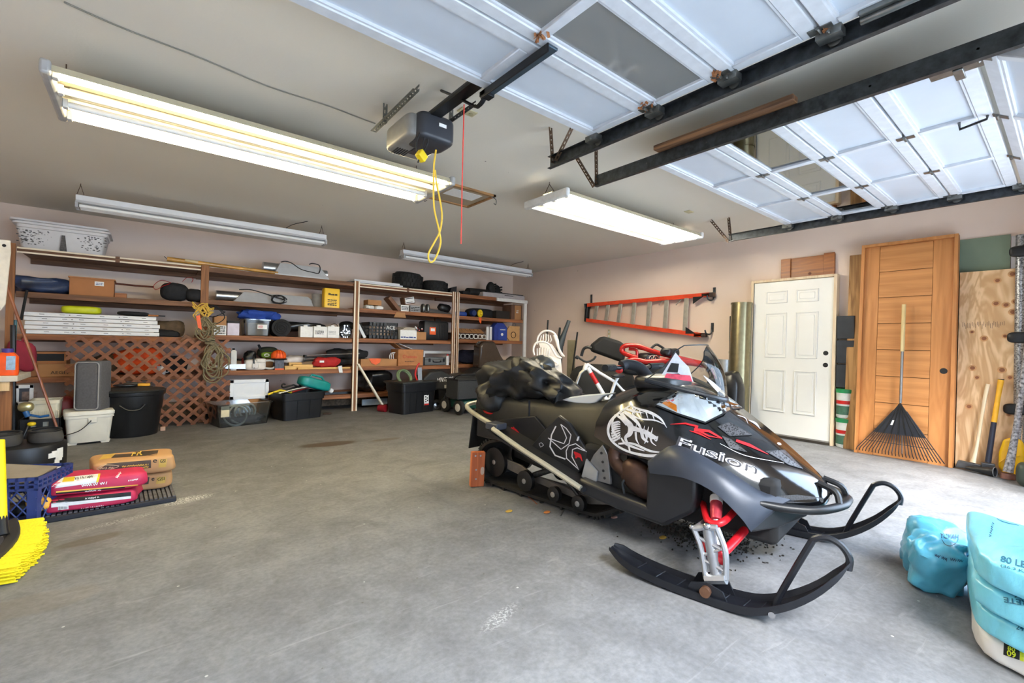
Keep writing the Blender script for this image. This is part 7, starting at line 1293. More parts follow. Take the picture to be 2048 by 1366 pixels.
# ---- things lying on the snowmobile
W3 = lambda x, y, z: SM @ Vector((x, y, z))
cb = thing('rain_cover', 'crumpled black waterproof cover heaped on the rear of the snowmobile seat', 'cover', W3(-1.6, 0, .71)); GARM = M('black_nylon', (22, 22, 24), .46, var=.35, scale=9, bump=.5); RZ = rotm(0, 0, SA)
MB().blob(W3(-1.68, -.02, .80), (.62, .44, .28), .75, amp=.11, freq=5.5, seed=101, T=RZ, nu=64, nv=36, ridged=True).build('heap', GARM, cb, sharp=70)
MB().blob(W3(-1.40, -.06, .83), (.50, .30, .17), .8, amp=.08, freq=7, seed=102, T=RZ @ rotm(0, .42, .1), nu=56, nv=28, ridged=True).build('fold', GARM, cb, sharp=70)
MB().blob(W3(-1.56, .0, .90), (.26, .22, .16), .8, amp=.06, freq=8, seed=104, T=RZ @ rotm(.3, -.3, .4), nu=40, nv=22, ridged=True).build('hood', M('grey_black_nylon', (62, 64, 62), .4, var=.3, scale=9, bump=.4), cb, sharp=70)
MB().blob(W3(-1.86, -.12, .69), (.26, .26, .26), .8, amp=.07, freq=7, seed=103, T=RZ, nu=44, nv=24, ridged=True).build('hem', GARM, cb, sharp=70); MB().tube([W3(-1.42, -.205, .70), W3(-1.41, -.215, .6), W3(-1.42, -.22, .53)], .008, 6, flat=.4).build('strap', CLOTHK, cb)
pp = [L(a, b, -.13) for a, b in ((1122, 800), (1140, 794), (1168, 790), (1205, 787), (1226, 786), (1205, 793), (1192, 805), (1180, 808), (1150, 807))]; o = thing('hand_guard', 'white pointed plastic hand guard lying on the snowmobile seat', 'hand guard', SM @ pp[4]); mb = MB(); mb.prism([SM @ q for q in pp], sl*.05); mb.build('shell', M('pale_plastic', (206, 212, 218), .35, var=.03), o, bevel=.012, seg=3)
a, b = atZ(939, 974), atZ(966, 975); P = a.lerp(b, .5)+Vector((.02, .02, 0)); T = rotm(.0, .03, -.35); o = thing('wood_block', 'reddish wooden block standing on end behind the snowmobile track', 'wood block', P); hh = .262
MB().cbox(P+Vector((0, 0, hh/2+.002)), (.105, .05, hh), T).build('block', woodM('red_cedar', (216, 122, 74), (182, 90, 50), 2, contrast=.2), o, bevel=.004); t = Matrix.Translation(P+Vector((0, 0, .002))) @ T
for x, z in ((-.02, .13), (-.018, .06), (-.03, .235), (.01, .235)): mb = MB(); mb.cyl(t @ Vector((x, -.0255, z)), t @ Vector((x, -.027, z)), .007, n=8); mb.build('nail_head', ALU, o)
MB().blob(t @ Vector((.03, -.0255, .12)), (.03, .004, .06), .8, T=T).build('paint_spot', M('pale_spot', (226, 196, 176), .7), o)
# scraps under the machine
solo(MB().tube(catmull([atZ(1122, 1032)+Vector((0, 0, .004)), atZ(1135, 1018)+Vector((0, 0, .02)), atZ(1150, 1012)+Vector((0, 0, .012))], 4), .004, 6), 'wire_scrap', GALV, 'bent wire scrap on the floor below the running board', 'wire'); solo(MB().tube(catmull([atZ(1052, 990)+Vector((0, 0, .003)), atZ(1062, 998)+Vector((0, 0, .003)), atZ(1074, 1009)+Vector((0, 0, .003))], 4), .003, 6), 'cord_scrap', M('copper_cord', (150, 84, 56), .6), 'short copper-coloured cord on the floor beside the track', 'cord')
for k, (px, py, m, lab) in enumerate(((1018, 1024, M('ochre_chip', (188, 150, 60), .8), 'ochre leaf scrap left of the track'), (1094, 1026, M('orange_chip', (200, 122, 56), .8), 'orange leaf scrap beside the wire'), (1228, 1036, M('pink_chip', (196, 150, 136), .8), 'pinkish leaf scrap under the belly pan'), (1326, 1077, M('ochre_chip'), 'ochre leaf by the near ski'))):
    q = atZ(px, py); solo(MB().blob(q+Vector((0, 0, .006)), (.05, .03, .012), .8, amp=.012, freq=40, seed=k), 'dry_leaf', m, lab, 'leaf')
dm = MB(); r = random.Random(77)
for k in range(1100):
    q = Vector((r.gauss(2.60, .13), r.gauss(1.36, .15), .003)); dm.cbox(q, (r.uniform(.004, .012), r.uniform(.003, .008), r.uniform(.003, .010)), rotm(0, 0, r.random()*3))
tag(dm.build('dirt_crumbs', M('dark_dirt', (40, 36, 30), .95, var=.4, scale=50), smooth=False), 'dark dirt crumbs fallen on the floor under the front suspension', 'dirt', kind='stuff')
# ================================================================= right wall
FIB = M('orange_fibreglass', (222, 72, 38), .45, var=.12); STEPM = M('ladder_aluminium', (188, 184, 172), .45, .6, var=.12)
def bar(mb, a, b, w_, d, ux=Vector((1, 0, 0))):
    """flat bar from a to b, w_ wide across, d thick along ux"""
    a, b = Vector(a), Vector(b); t = (b-a).normalized(); n = t.cross(ux).normalized()*w_/2; u = ux*d
    return mb.prism([a+n, b+n, b-n, a-n], u)
ld_ = thing('step_ladder', 'orange fibreglass step ladder hung sideways on the right wall', 'ladder', (6.3, 4.5, 1.27))
XW = 6.22; tl_, tr_, bl_, br_ = atX(1174, 610, XW), atX(1418, 589, XW), atX(1172, 640, XW), atX(1402, 670, XW)
for a, b in ((tl_, tr_), (bl_, br_)):
    mb = MB(); bar(mb, a, b, .05, .075); a2 = Vector((0, 0, 0)); mb2 = mb; n_ = .0; bar(mb, a+Vector((0, 0, .028)), b+Vector((0, 0, .028)), .006, .03); bar(mb, a-Vector((0, 0, .028)), b-Vector((0, 0, .028)), .006, .03); mb.build('side_rail', FIB, ld_, smooth=False)
for k, px in enumerate((1198, 1225, 1253, 1283, 1314, 1346, 1381)):
    t = (px-1174)/(1418-1174); a = tl_.lerp(tr_, t); b = bl_.lerp(br_, (px-6-1172)/(1402-1172)); mb = MB(); bar(mb, a-Vector((0, 0, .02)), b+Vector((0, 0, .02)), .07, .02); bar(mb, a+Vector((.02, .03, -.02)), b+Vector((.02, .03, .02)), .008, .05); mb.build('step', STEPM, ld_, bevel=.003)
for k, (a0, b0) in enumerate((((1318, 610), (1330, 596)), ((1352, 610), (1367, 594)))): mb = MB(); mb.tube([atX(*a0, XW+.03), atX(*b0, XW+.03)], .009, 6); mb.build('spreader', STEPM, ld_)
mb = MB(); bar(mb, tl_+Vector((0, .02, .03)), bl_+Vector((0, .02, -.03)), .06, .08); mb.build('top_cap', BLACK, ld_, bevel=.01)
for q, s in ((tr_, 1), (br_, -1)): mb = MB(); bar(mb, q+Vector((0, .12, -.0)), q+Vector((0, -.06, .0)), .06, .085); mb.build('foot', M('dark_boot', (60, 40, 34), .6), ld_, bevel=.01); mb = MB(); mb.prism([q+Vector((-.005, .08, -s*.02)), q+Vector((-.005, .24, -s*.02)), q+Vector((-.005, .24, -s*.12))], (.008, 0, 0)); mb.build('gusset', BLACKM, ld_)
for a0, b0 in (((1168, 610), (1165, 643)),): pass
mb = MB(); a, b = tl_+Vector((.085, .0, -.03)), bl_+Vector((.085, 0, .03))
for q0, q1 in ((tl_, tr_), (bl_, br_)): bar(mb, q0.lerp(q1, .05)+Vector((.08, 0, 0)), q0.lerp(q1, .93)+Vector((.08, 0, 0)), .02, .03)
mb.build('rear_leg', FIB, ld_, smooth=False)
def jhook(px, py0, py1, label):
    a = atX(px, py0, 6.32); z1 = atX(px, py1, 6.32).z; o = thing('wall_hook', label, 'hook', (6.33, a.y, z1)); d = a.z-z1
    MB().tube(catmull([(6.335, a.y, a.z), (6.335, a.y, z1+d*.35), (6.30, a.y, z1), (6.22, a.y+.02, z1), (6.195, a.y+.03, z1+d*.35)], 5), .011, 8).build('hook', DGALV, o); MB().box(6.342, 6.35, a.y-.02, a.y+.02, z1+d*.2, a.z+.01).build('plate', DGALV, o)
jhook(1427, 576, 600, 'steel hook holding the feet end of the ladder'); jhook(1423, 647, 668, 'empty steel hook below the ladder feet'); jhook(1181, 590, 618, 'steel hook holding the top cap end of the ladder')
a = atX(1218, 668, 6.34); o = thing('wall_outlet', 'vertical outlet strip on the wall below the ladder', 'outlet', a); MB().box(6.335, 6.35, a.y-.025, a.y+.025, a.z-.08, a.z+.08).build('plate', M('beige_plate'), o, bevel=.004)
for s in (-1, 1): MB().box(6.332, 6.335, a.y-.013, a.y+.013, a.z+s*.035-.018, a.z+s*.035+.018).build('socket', DWHITE, o)
# ---- galvanised duct lengths standing by the white door
DUCT = M('galvanised_duct', (150, 142, 112), .30, .9, var=.12, scale=18)
Yd = atX(1484, 700, 6.16).y+.02; o = thing('duct_pipe', 'tall galvanised duct pipe standing left of the white door', 'duct', (6.16, Yd, 0)); xs = [(6.10, 0), (6.125, .62), (6.145, 1.05), (6.17, 1.70)]
for k in range(3):
    a = Vector((xs[k][0], Yd, xs[k][1]+.001)); b = Vector((xs[k+1][0], Yd, xs[k+1][1])); MB().tube([a, b], [.135-.004*k, .132-.004*k], 28).build('length', DUCT, o)
    MB().tube([b-Vector((0, 0, .012)), b+Vector((0, 0, .012))], .139-.004*k, 28).build('seam', DUCT, o)
MB().box(6.06-.10, 6.06-.09, Yd-.05, Yd+.02, .22, .36).build('vent_grille', ALU, o)
o = thing('duct_boot', 'pale crimped duct collar leaning beside the tall duct pipe', 'duct', (6.12, Yd+.25, 0)); MB().tube([(6.05, Yd+.18, .0), (6.08, Yd+.18, .55), (6.10, Yd+.17, .95)], [.09, .09, .085], 22).build('body', M('pale_zinc', (176, 180, 184), .4, .7, var=.15), o); MB().tube([(6.085, Yd+.18, .60), (6.087, Yd+.18, .63)], .094, 22).build('seam', GALV, o)
a = atX(1464, 632, 6.25); o = thing('level_case', 'narrow black case standing upright behind the ducts', 'case', (6.28, a.y, 0)); MB().box(6.25, 6.31, a.y-.035, a.y+.035, .001, a.z).build('body', BLACK, o, bevel=.006); MB().box(6.246, 6.25, a.y-.015, a.y+.015, a.z-.16, a.z-.03).build('label', PAPER, o)
solo(MB().blob((5.85, Yd+.05, .40), (.3, .45, .8), .5, amp=.03, freq=5, seed=120, flatbot=.98), 'bin_liner', M('black_poly'), 'black plastic-covered lump standing in front of the ducts', 'bag')
# ---- leaning doors: local frame u = along the wall (+Y), v = up along the lean
def lean(y0, xb, xt, H):
    th = math.atan2(xt-xb, H); return Matrix.Translation((xb, y0, 0)) @ Matrix.Rotation(th, 4, 'Y') @ Matrix(((0, 0, -1, 0), (1, 0, 0, 0), (0, 1, 0, 0), (0, 0, 0, 1)))   # (u, v, n): n toward the room
WD = M('door_white', (232, 232, 228), .4, var=.02, scale=4); JP = woodM('primed_pine', (232, 212, 182), (212, 186, 150), 2, contrast=.1)
T = lean(1.752, 6.185, 6.245, 2.0); dW, dH = .965, 2.0
wd = thing('prehung_door', 'white six-panel door in a pine frame leaning on the right wall', 'door', (6.19, 2.23, 0))
wd['kind'] = 'thing'; slab = MB().box(.035, dW-.035, .04, dH-.035, -.06, -.02, T).build('slab', WD, wd, bevel=.003)
for (u0, u1, v0, v1, nm) in ((0, .032, 0, dH, 'jamb'), (dW-.032, dW, 0, dH, 'jamb'), (.032, dW-.032, dH-.03, dH, 'head')): MB().box(u0, u1, v0, v1, -.10, .0, T).build(nm, JP, wd, bevel=.002)
MB().box(.032, dW-.032, .002, .03, -.10, .01, T).build('sill', M('dark_sill', (66, 60, 54), .5, .4), wd); MB().box(.04, dW-.04, .03, .045, -.06, -.015, T).build('sweep', M('sweep_grey', (140, 138, 134), .5), wd)
MB().box(dW-.036, dW-.032, .04, dH-.035, -.06, -.015, T).build('gap', INK, wd)
mir = lambda a, b: (1-b, 1-a)
for (r0, r1) in ((.86, .94), (.50, .795), (.145, .42)):
    for (c0, c1) in ((.17, .44), (.55, .83)):
        u0, u1 = .035+c0*.895, .035+c1*.895; v0, v1 = .04+r0*1.92, .04+r1*1.92
        MB().box(u0, u1, v0, v1, -.021, -.0195, T).build('panel', WD, slab)
        fr = MB(); g = .014
        for (a, b, c, d) in ((u0, u1, v0, v0+g), (u0, u1, v1-g, v1), (u0, u0+g, v0, v1), (u1-g, u1, v0, v1)): fr.box(a, b, c, d, -.021, -.008, T)
        fr.build('panel_moulding', WD, slab, bevel=.004); fr = MB(); g = .010; e = .038
        MB().box(u0+e, u1-e, v0+e, v1-e, -.021, -.012, T).build('panel_field', WD, slab, bevel=.005)
for v in (.535, .465): t2 = T @ Vector((.105, v*2.0, -.0195)); MB().tube([T @ Vector((.10, v*2.0, -.024)), T @ Vector((.10, v*2.0, -.0185))], .027, 20).build('lock_bore', INK, slab)
# wooden drawer front above the white door
T2 = Matrix.Translation((6.335, 1.80, 1.95)) @ Matrix(((0, 0, -1, 0), (1, 0, 0, 0), (0, 1, 0, 0), (0, 0, 0, 1))); o = thing('drawer_front', 'stained wooden drawer front with side battens standing above the white door', 'drawer front', (6.32, 2.1, 1.95)); BW = woodM('amber_wood', (170, 100, 42), (118, 62, 24), 1, rough=.4)
MB().box(0, .58, -.02, .30, -.01, .012, T2).build('board', BW, o); MB().box(0, .11, -.02, .315, .012, .03, T2).build('batten', BW, o, bevel=.003); MB().box(.47, .58, -.02, .30, .012, .03, T2).build('batten', BW, o, bevel=.003); MB().tube([T2 @ Vector((.26, .09, .012)), T2 @ Vector((.26, .09, .0128))], .018, 14).build('knot', woodM('dark_knot', (110, 56, 26), None, 1), o)
# pails and dark boxes in the gap
for k, lab in enumerate(('lower of two green-lidded paint pails between the doors', 'upper of two green-lidded paint pails between the doors')):
    z = .335*k; c = (6.245, 1.655, z+.001); o = thing('paint_pail', lab, 'pail', c); MB().lathe([(.076, 0), (.085, .02), (.085, .29)], c, 22).build('body', M('pail_white', (214, 218, 214), .5, var=.1), o); MB().lathe([(.088, .285), (.09, .30), (.09, .325), (.08, .33)], c, 22).build('lid', M('green_lid', (40, 140, 84), .45), o)
    MB().lathe([(.0855, .04), (.0855, .14)], c, 22).build('label_band', M('green_label', (70, 110, 90), .5, var=.3, scale=20), o); MB().lathe([(.0857, .16), (.0857, .20)], c, 22).build('red_band', RED, o)
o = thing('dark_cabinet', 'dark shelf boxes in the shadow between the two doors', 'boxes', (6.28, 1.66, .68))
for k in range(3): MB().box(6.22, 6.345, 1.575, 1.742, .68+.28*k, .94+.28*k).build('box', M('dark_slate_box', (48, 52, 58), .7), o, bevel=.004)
# rough board behind the brown door
Tb = lean(1.50, 6.155, 6.28, 2.2); o = thing('rough_board', 'rough swirly-grained board leaning behind the brown door', 'board', (6.16, 1.57, 0)); MB().box(0, .145, 0, 2.2, -.03, 0, Tb).build('board', woodM('swirl_board', (186, 144, 92), (128, 90, 50), 2, scale=1.4, contrast=.4, dist=8), o, bevel=.003)
# brown plank door
OAK = woodM('honey_oak', (208, 146, 88), (182, 120, 66), 1, scale=1.6, rough=.45, bump=.05); OAKV = woodM('honey_oak_upright', (206, 142, 84), (180, 118, 64), 2, scale=1.6, rough=.45, bump=.05)
T3 = lean(.735, 6.05, 6.215, 2.28); bw, bh = .775, 2.28; bd = thing('plank_door', 'honey-brown plank door in its frame leaning on the right wall', 'door', (6.06, 1.12, 0)); bd['kind'] = 'thing'
for (u0, u1, v0, v1, nm) in ((0, .03, 0, bh, 'jamb'), (bw-.03, bw, 0, bh, 'jamb'), (.03, bw-.03, bh-.03, bh, 'head')): MB().box(u0, u1, v0, v1, -.06, .03, T3).build(nm, OAKV, bd, bevel=.002)
MB().box(.03, .185, .0, bh-.03, -.05, -.008, T3).build('stile', OAKV, bd, bevel=.002); MB().box(bw-.155, bw-.03, .0, bh-.03, -.05, -.008, T3).build('stile', OAKV, bd, bevel=.002)
n = 8; ph = (bh-.03)/n
for k in range(n): MB().box(.187, bw-.157, ph*k+.002, ph*(k+1)-.003, -.05, -.010, T3).build('plank', OAK, bd, bevel=.003)
MB().box(.185, bw-.155, 0, bh-.03, -.052, -.02, T3).build('groove_backing', woodM('groove_brown', (96, 62, 34), None, 1), bd)
t2 = T3 @ Vector((.085, .935, -.008)); MB().tube([T3 @ Vector((.085, .925, -.012)), T3 @ Vector((.085, .925, -.0065))], .029, 20).build('lock_bore', INK, bd)
# plywood, green board, pale board
def knotty_ply():
    m = bpy.data.materials.new('knotty_plywood'); m.use_nodes = True; nt = m.node_tree; b = nt.nodes['Principled BSDF']; N = nt.nodes.new; Lk = nt.links.new
    tc = N('ShaderNodeTexCoord'); mp = N('ShaderNodeMapping'); mp.inputs['Scale'].default_value = (3, 3.2, .8); Lk(tc.outputs['Object'], mp.inputs[0]); nz = N('ShaderNodeTexNoise'); nz.inputs['Scale'].default_value = 1.6; nz.inputs['Detail'].default_value = 3; nz.inputs['Distortion'].default_value = 1.2; Lk(mp.outputs[0], nz.inputs['Vector'])
    wv = N('ShaderNodeMath'); wv.operation = 'MULTIPLY'; wv.inputs[1].default_value = 34; Lk(nz.outputs['Fac'], wv.inputs[0]); sn = N('ShaderNodeMath'); sn.operation = 'SINE'; Lk(wv.outputs[0], sn.inputs[0])
    rp = N('ShaderNodeValToRGB'); rp.color_ramp.elements[0].color = (*lin((196, 156, 112)), 1); rp.color_ramp.elements[1].color = (*lin((226, 192, 150)), 1); ad = N('ShaderNodeMath'); ad.operation = 'MULTIPLY_ADD'; ad.inputs[1].default_value = .5; ad.inputs[2].default_value = .5; Lk(sn.outputs[0], ad.inputs[0]); Lk(ad.outputs[0], rp.inputs[0]); Lk(rp.outputs[0], b.inputs['Base Color']); b.inputs['Roughness'].default_value = .7; return m
T4 = lean(.30, 6.125, 6.25, 1.92); ply = thing('plywood_sheet', 'knotty plywood sheet leaning beside the brown door', 'plywood', (6.14, .53, 0)); MB().box(0, .43, 0, 1.90, -.02, 0, T4).build('sheet', knotty_ply(), ply, bevel=.002)
KN = M('ply_knot', (140, 88, 56), .7, var=.3, scale=40); KH = M('knot_halo', (196, 146, 98), .7, var=.2, scale=30)
for px, py in ((1924, 566), (1995, 561), (2025, 548), (1992, 607), (2012, 610), (2030, 603), (1944, 664), (1968, 677), (2010, 672), (1945, 736), (2004, 740), (1954, 755), (2020, 755), (2026, 624), (1938, 813), (2018, 829)):
    q = T4.inverted() @ atP(px, py, T4 @ Vector((0, 0, 0)), (T4.to_3x3() @ Vector((0, 0, 1)))); r_ = random.uniform(.010, .019)
    if .02 < q.x < .41: MB().tube([T4 @ Vector((q.x, q.y, .0)), T4 @ Vector((q.x, q.y, .0006))], r_*1.7, 16).build('knot_halo', KH, ply); MB().tube([T4 @ Vector((q.x, q.y, .0)), T4 @ Vector((q.x, q.y, .0012))], r_, 14).build('knot', KN, ply)
q = T4 @ Vector((.13, 1.36, .0015)); ex = (T4.to_3x3() @ Vector((-.26, 0, 0))); ey = (T4.to_3x3() @ Vector((0, .07, 0)))
mb = MB(); r = random.Random(6); t0 = T4
for k in range(26): u = .40-.011*k; v = 1.36+.03*r.random(); mb.box(u-.0015, u+.0015, v-.03*r.random(), v+.025, .0, .0012, T4)
mb.build('pencil_marks', M('pencil_grey', (110, 92, 76), .8), ply)['kind'] = 'stuff'
MB0 = lean(.40, 6.28, 6.335, 2.24); solo(MB().box(0, .345, 0, 2.235, -.012, 0, MB0), 'green_board', M('green_drywall', (126, 142, 122), .8, var=.06, scale=5), 'green drywall sheet standing behind the plywood', 'board')
MB1 = lean(.20, 6.30, 6.338, 2.22); solo(MB().box(0, .195, 0, 2.215, -.010, 0, MB1), 'pale_board', M('pale_drywall', (206, 206, 214), .8, var=.08, scale=30), 'pale grey drywall strip right of the green sheet', 'board')
MB2 = lean(.275, 6.20, 6.28, 1.93); solo(MB().box(0, .024, 0, 1.93, -.03, 0, MB2), 'dark_stud', woodM('dark_stud', (96, 68, 48), None, 2), 'narrow dark wooden strip at the right edge of the plywood', 'board', bevel=.002)
# rake leaning on the brown door
rk = thing('leaf_rake', 'wide black leaf rake with a pale wooden handle leaning on the brown door', 'rake', (5.85, 1.1, 0)); ap = atX(1801, 806, 6.03); top = atX(1808, 609, 6.10); mid = ap.lerp(top, .52)
MB().tube([mid, top], [.017, .018], 12).build('handle', woodM('pale_handle', (226, 204, 152), (206, 180, 124), 2, contrast=.1), rk); MB().tube([ap, mid], .0125, 10).build('ferrule', M('ferrule_grey', (150, 152, 156), .35, .8), rk)
TIN = M('rake_black', (36, 40, 50), .4, .2, var=.1); nt_ = 26; tl, tr = atX(1712, 899, 6.0), atX(1889, 928, 5.93); hl_, hr_ = ap.lerp(tl, .60), ap.lerp(tr, .60); nrm = (tr-tl).cross(ap-tl).normalized(); nrm = nrm if nrm.x < 0 else -nrm
for k in range(nt_):
    t = k/(nt_-1); tip = tl.lerp(tr, t)+Vector((-.0, 0, 0)); tip.z = max(.003, tip.z); bow = math.sin(t*math.pi); st0 = hl_.lerp(hr_, t); tip = tip+(tip-ap).normalized()*.035*bow*0; bend = st0.lerp(tip, .88)-Vector((.03, 0, 0))+Vector((0, 0, .012)); MB().tube([ap.lerp(st0, .25), st0, bend, tip+Vector((.0, 0, .001))], .0042, 6).build('tine', TIN, rk)
mb = MB(); mb.prism([ap+(tl-ap)*.03, hl_, hl_.lerp(hr_, .25)+(tip-tip), hl_.lerp(hr_, .5), hl_.lerp(hr_, .75), hr_, ap+(tr-ap)*.03], nrm*.006); mb.build('fan', TIN, rk)
for k in range(7): t = (k+.5)/7; mb = MB(); mb.tube([ap+nrm*.008, hl_.lerp(hr_, t)+nrm*.008], .005, 6); mb.build('fan_rib', BLACK, rk)
mb = MB(); e_ = (hr_-hl_); c = ap.lerp(hl_.lerp(hr_, .27), .72)+nrm*.007; mb.prism([c, c+e_*.04, c+e_*.04+(ap-c)*.22, c+(ap-c)*.22], nrm*.001); mb.build('label', PAPER, rk)
mb = MB(); mb.tube([hl_.lerp(tl, .45)-Vector((.012, 0, -.004)), hr_.lerp(tr, .45)-Vector((.012, 0, -.004))], .003, 5); mb.build('spreader_wire', TIN, rk)
# axe, maul, black spout
def on_ply(px, py, off=.02): n_ = T4.to_3x3() @ Vector((0, 0, 1)); return atP(px, py, T4 @ Vector((0, 0, off)), n_)
a = atZ(1946, 938, .03); ax_ = thing('axe', 'axe with a pale curved wooden handle leaning on the plywood', 'axe', (a.x, a.y, 0)); pts = [atX(1946, 925, 6.05), atX(1954, 890, 6.07), atX(1964, 830, 6.10), atX(1971, 790, 6.125), atX(1976, 768, 6.135)]
MB().tube(catmull(pts, 4), [.026, .022, .02, .018, .017, .017, .017, .017, .017, .017, .018, .018, .019, .02, .02, .021, .02], 10, flat=.65).build('handle', woodM('axe_handle', (230, 214, 186), (212, 190, 156), 2, contrast=.1), ax_)
h = atX(1946, 928, 6.045); h.z = .05; MB().prism([h+Vector((-.02, .12, -.035)), h+Vector((-.02, .10, .035)), h+Vector((-.025, .0, .028)), h+Vector((-.025, -.09, .02)), h+Vector((-.025, -.09, -.025)), h+Vector((-.025, 0, -.03))], (.045, 0, 0)).build('head', M('axe_steel', (96, 96, 98), .4, .8, var=.3), ax_, bevel=.006)
ml = thing('splitting_maul', 'splitting maul with a yellow grip leaning on the plywood', 'maul', (6.02, .5, 0)); q = [atX(1976, 925, 6.04), atX(1990, 830, 6.085), atX(2002, 760, 6.12)]
m1 = q[0].lerp(q[1], 1.0); MB().tube([q[0], q[1]], [.022, .019], 12).build('shaft', M('navy_shaft', (34, 38, 56), .4), ml); MB().tube([q[1]-(q[1]-q[0])*.15, q[1].lerp(q[2], .5), q[2]], [.0205, .018, .022], 12).build('grip', M('amber_grip', (232, 172, 40), .45), ml); MB().tube([q[2], q[2]+Vector((0, 0, .008))], .021, 12).build('butt', BLACK, ml); MB().cbox(q[0]+Vector((0, .0, -.03)), (.05, .09, .05), rotm(0, 0, .2)).build('head', M('axe_steel'), ml, bevel=.006)
a = atX(1932, 938, 5.98); b = atX(1990, 952, 5.93); a.z = .035; b.z = .045; sp_ = thing('black_spout', 'black conical spout lying on the floor at the foot of the axe', 'spout', (5.95, .55, 0)); MB().tube([a, a.lerp(b, .5), b], [.014, .026, .043], 20, cap=False).build('cone', BLACK, sp_); dd = (b-a).normalized(); MB().tube([b-dd*.03, b-dd*.029], .036, 20).build('inside', M('dark_navy', (28, 32, 52), .5), sp_); MB().torus(b, .043, .003, Vector((0, 0, 1)).rotation_difference(dd).to_matrix().to_4x4(), 24, 6).build('rim', M('grey_rim', (110, 112, 118), .4), sp_)
# yellow scoop, splattered bar, speckled post at the right edge
ys = thing('yellow_scoop', 'yellow plastic scoop blade standing at the right edge', 'scoop', (6.0, .33, 0)); A0 = [atX(a, b, 6.06) for a, b in ((1996, 935), (1997, 905), (2006, 880), (2030, 873), (2047, 885), (2052, 930), (2046, 958), (2010, 955))]; mb = MB()
for q in A0: q.z = max(q.z, .004)
mb.prism(A0, (.04, 0, 0)); mb.build('blade', M('amber_plastic', (244, 190, 20), .35, var=.06), ys, bevel=.018, seg=3); mb = MB(); mb.tube([atX(1998, 925, 6.055), atX(2014, 915, 6.055), atX(2040, 912, 6.055)], .004, 6); mb.build('rib', M('amber_plastic'), ys)
sb = thing('splattered_bar', 'paint-splattered digging bar leaning at the right edge', 'bar', (5.96, .36, 0)); SPK = M('splatter', (150, 148, 152), .6, .2, var=.9, scale=46); q = [atX(2016, 945, 5.94), atX(2024, 905, 5.97), atX(2032, 860, 5.99), atX(2046, 760, 6.03), atX(2062, 640, 6.08)]; q[0].z = .06
MB().tube(q, [.034, .027, .022, .02, .02], 12).build('shaft', SPK, sb); MB().tube([q[0]+Vector((0, 0, -.055)), q[0]+Vector((0, 0, -.01))], [.05, .045], 16).build('foot', M('rose_rust', (150, 108, 98), .6, .4, var=.2), sb)
pq = [atX(2043, 470, 6.22), atX(2043, 620, 6.21)]; ps = thing('speckled_post', 'speckled grey post with black clips at the right edge', 'post', (6.2, pq[0].y, 0)); MB().tube([Vector((6.17, pq[0].y-.0, .0)), Vector((6.215, pq[0].y, pq[0].z))], .035, 14).build('post', M('speckle_foil', (150, 152, 156), .35, .6, var=.95, scale=80), ps)
for px, py in ((2034, 503), (2030, 675), (2022, 818)): q = atX(px, py, 6.15); MB().blob(q+Vector((0, -.03, 0)), (.06, .16, .10), .6).build('clip', BLACK, ps)
solo(MB().blob((5.75, .235, .10), (.16, .16, .2), .6), 'green_canister', M('dark_olive_can', (48, 56, 48), .4), 'dark olive canister at the right edge of the floor', 'canister')
# ---- white resin chairs, clutter and bikes in the back right corner
def face(px, py, c): n_ = Vector((c[0], c[1], 0)).normalized(); return atP(px, py, c, n_)
CH = M('resin_white', (232, 224, 216), .45, var=.04); K2 = lambda pts: [(1060+a/6.829, 630+b/6.829) for a, b in pts]
def resin_chair(label, c, outer, slats, arm, lo, hi):
    o = thing('resin_chair', label, 'chair', (c[0], c[1], .52)); nrm = Vector((c[0], c[1], 0)).normalized()
    MB().tube(catmull([face(a, b, c) for a, b in K2(outer)], 5), .018, 8, flat=.8).build('back_rim', CH, o)
    for s_ in slats: MB().tube([face(a, b, c)-nrm*.004 for a, b in K2(s_)], .019, 6, flat=.5).build('slat', CH, o)
    MB().prism([face(a, b, c) for a, b in K2(lo)], nrm*.02).build('lower_back', CH, o, bevel=.006)
    MB().tube(catmull([face(a, b, c)-nrm*.03 for a, b in K2(arm)], 5), .02, 8).build('armrest', CH, o)
    MB().prism([face(a, b, c) for a, b in K2(hi)], nrm*.35).build('seat', CH, o, bevel=.01)
    return o
cc = (4.42, 4.65, 0); c2 = (4.34, 4.565, 0)
resin_chair('upper white resin chair back in the stack by the shelves', cc, [(95, 400), (110, 300), (170, 230), (250, 215), (330, 250), (375, 330), (390, 430), (420, 520), (470, 570)], [[(140+k*38, 350-abs(k-2)*0), (155+k*30, 255+abs(k-2)*12)] for k in range(5)]+[[(150+k*30, 370), (140+k*38, 345)] for k in range(5)], [(330, 270), (370, 380), (400, 480), (450, 560)], [(110, 370), (300, 400), (420, 560), (440, 800), (300, 700), (180, 560)], [(280, 700), (440, 800), (440, 830), (280, 720)])
resin_chair('lower white resin chair back in the stack by the shelves', c2, [(60, 550), (45, 470), (80, 385), (170, 365), (260, 400), (310, 480), (360, 560), (430, 590)], [[(100+k*30, 590), (95+k*34, 440+abs(k-2)*8)] for k in range(6)], [(290, 610), (360, 650), (375, 670), (340, 680), (280, 650)], [(80, 570), (270, 560), (420, 600), (440, 790), (300, 720), (180, 640)], [(260, 700), (430, 790), (430, 820), (260, 720)])
sx = Vector((cc[0], cc[1], 0)).normalized(); solo(MB().cbox((4.38, 4.72, .26), (.5, .5, .52), rotm(0, 0, -.7)), 'plastic_bin', BLACK, 'dark bin under the stacked white chairs', 'bin', bevel=.02)
ck = (4.75, 4.75, 0); o = thing('folded_umbrella', 'dark folded patio umbrella standing behind the white chairs', 'umbrella', (4.75, 4.75, 0)); SL = M('slate_cloth', (44, 52, 56), .5, var=.15)
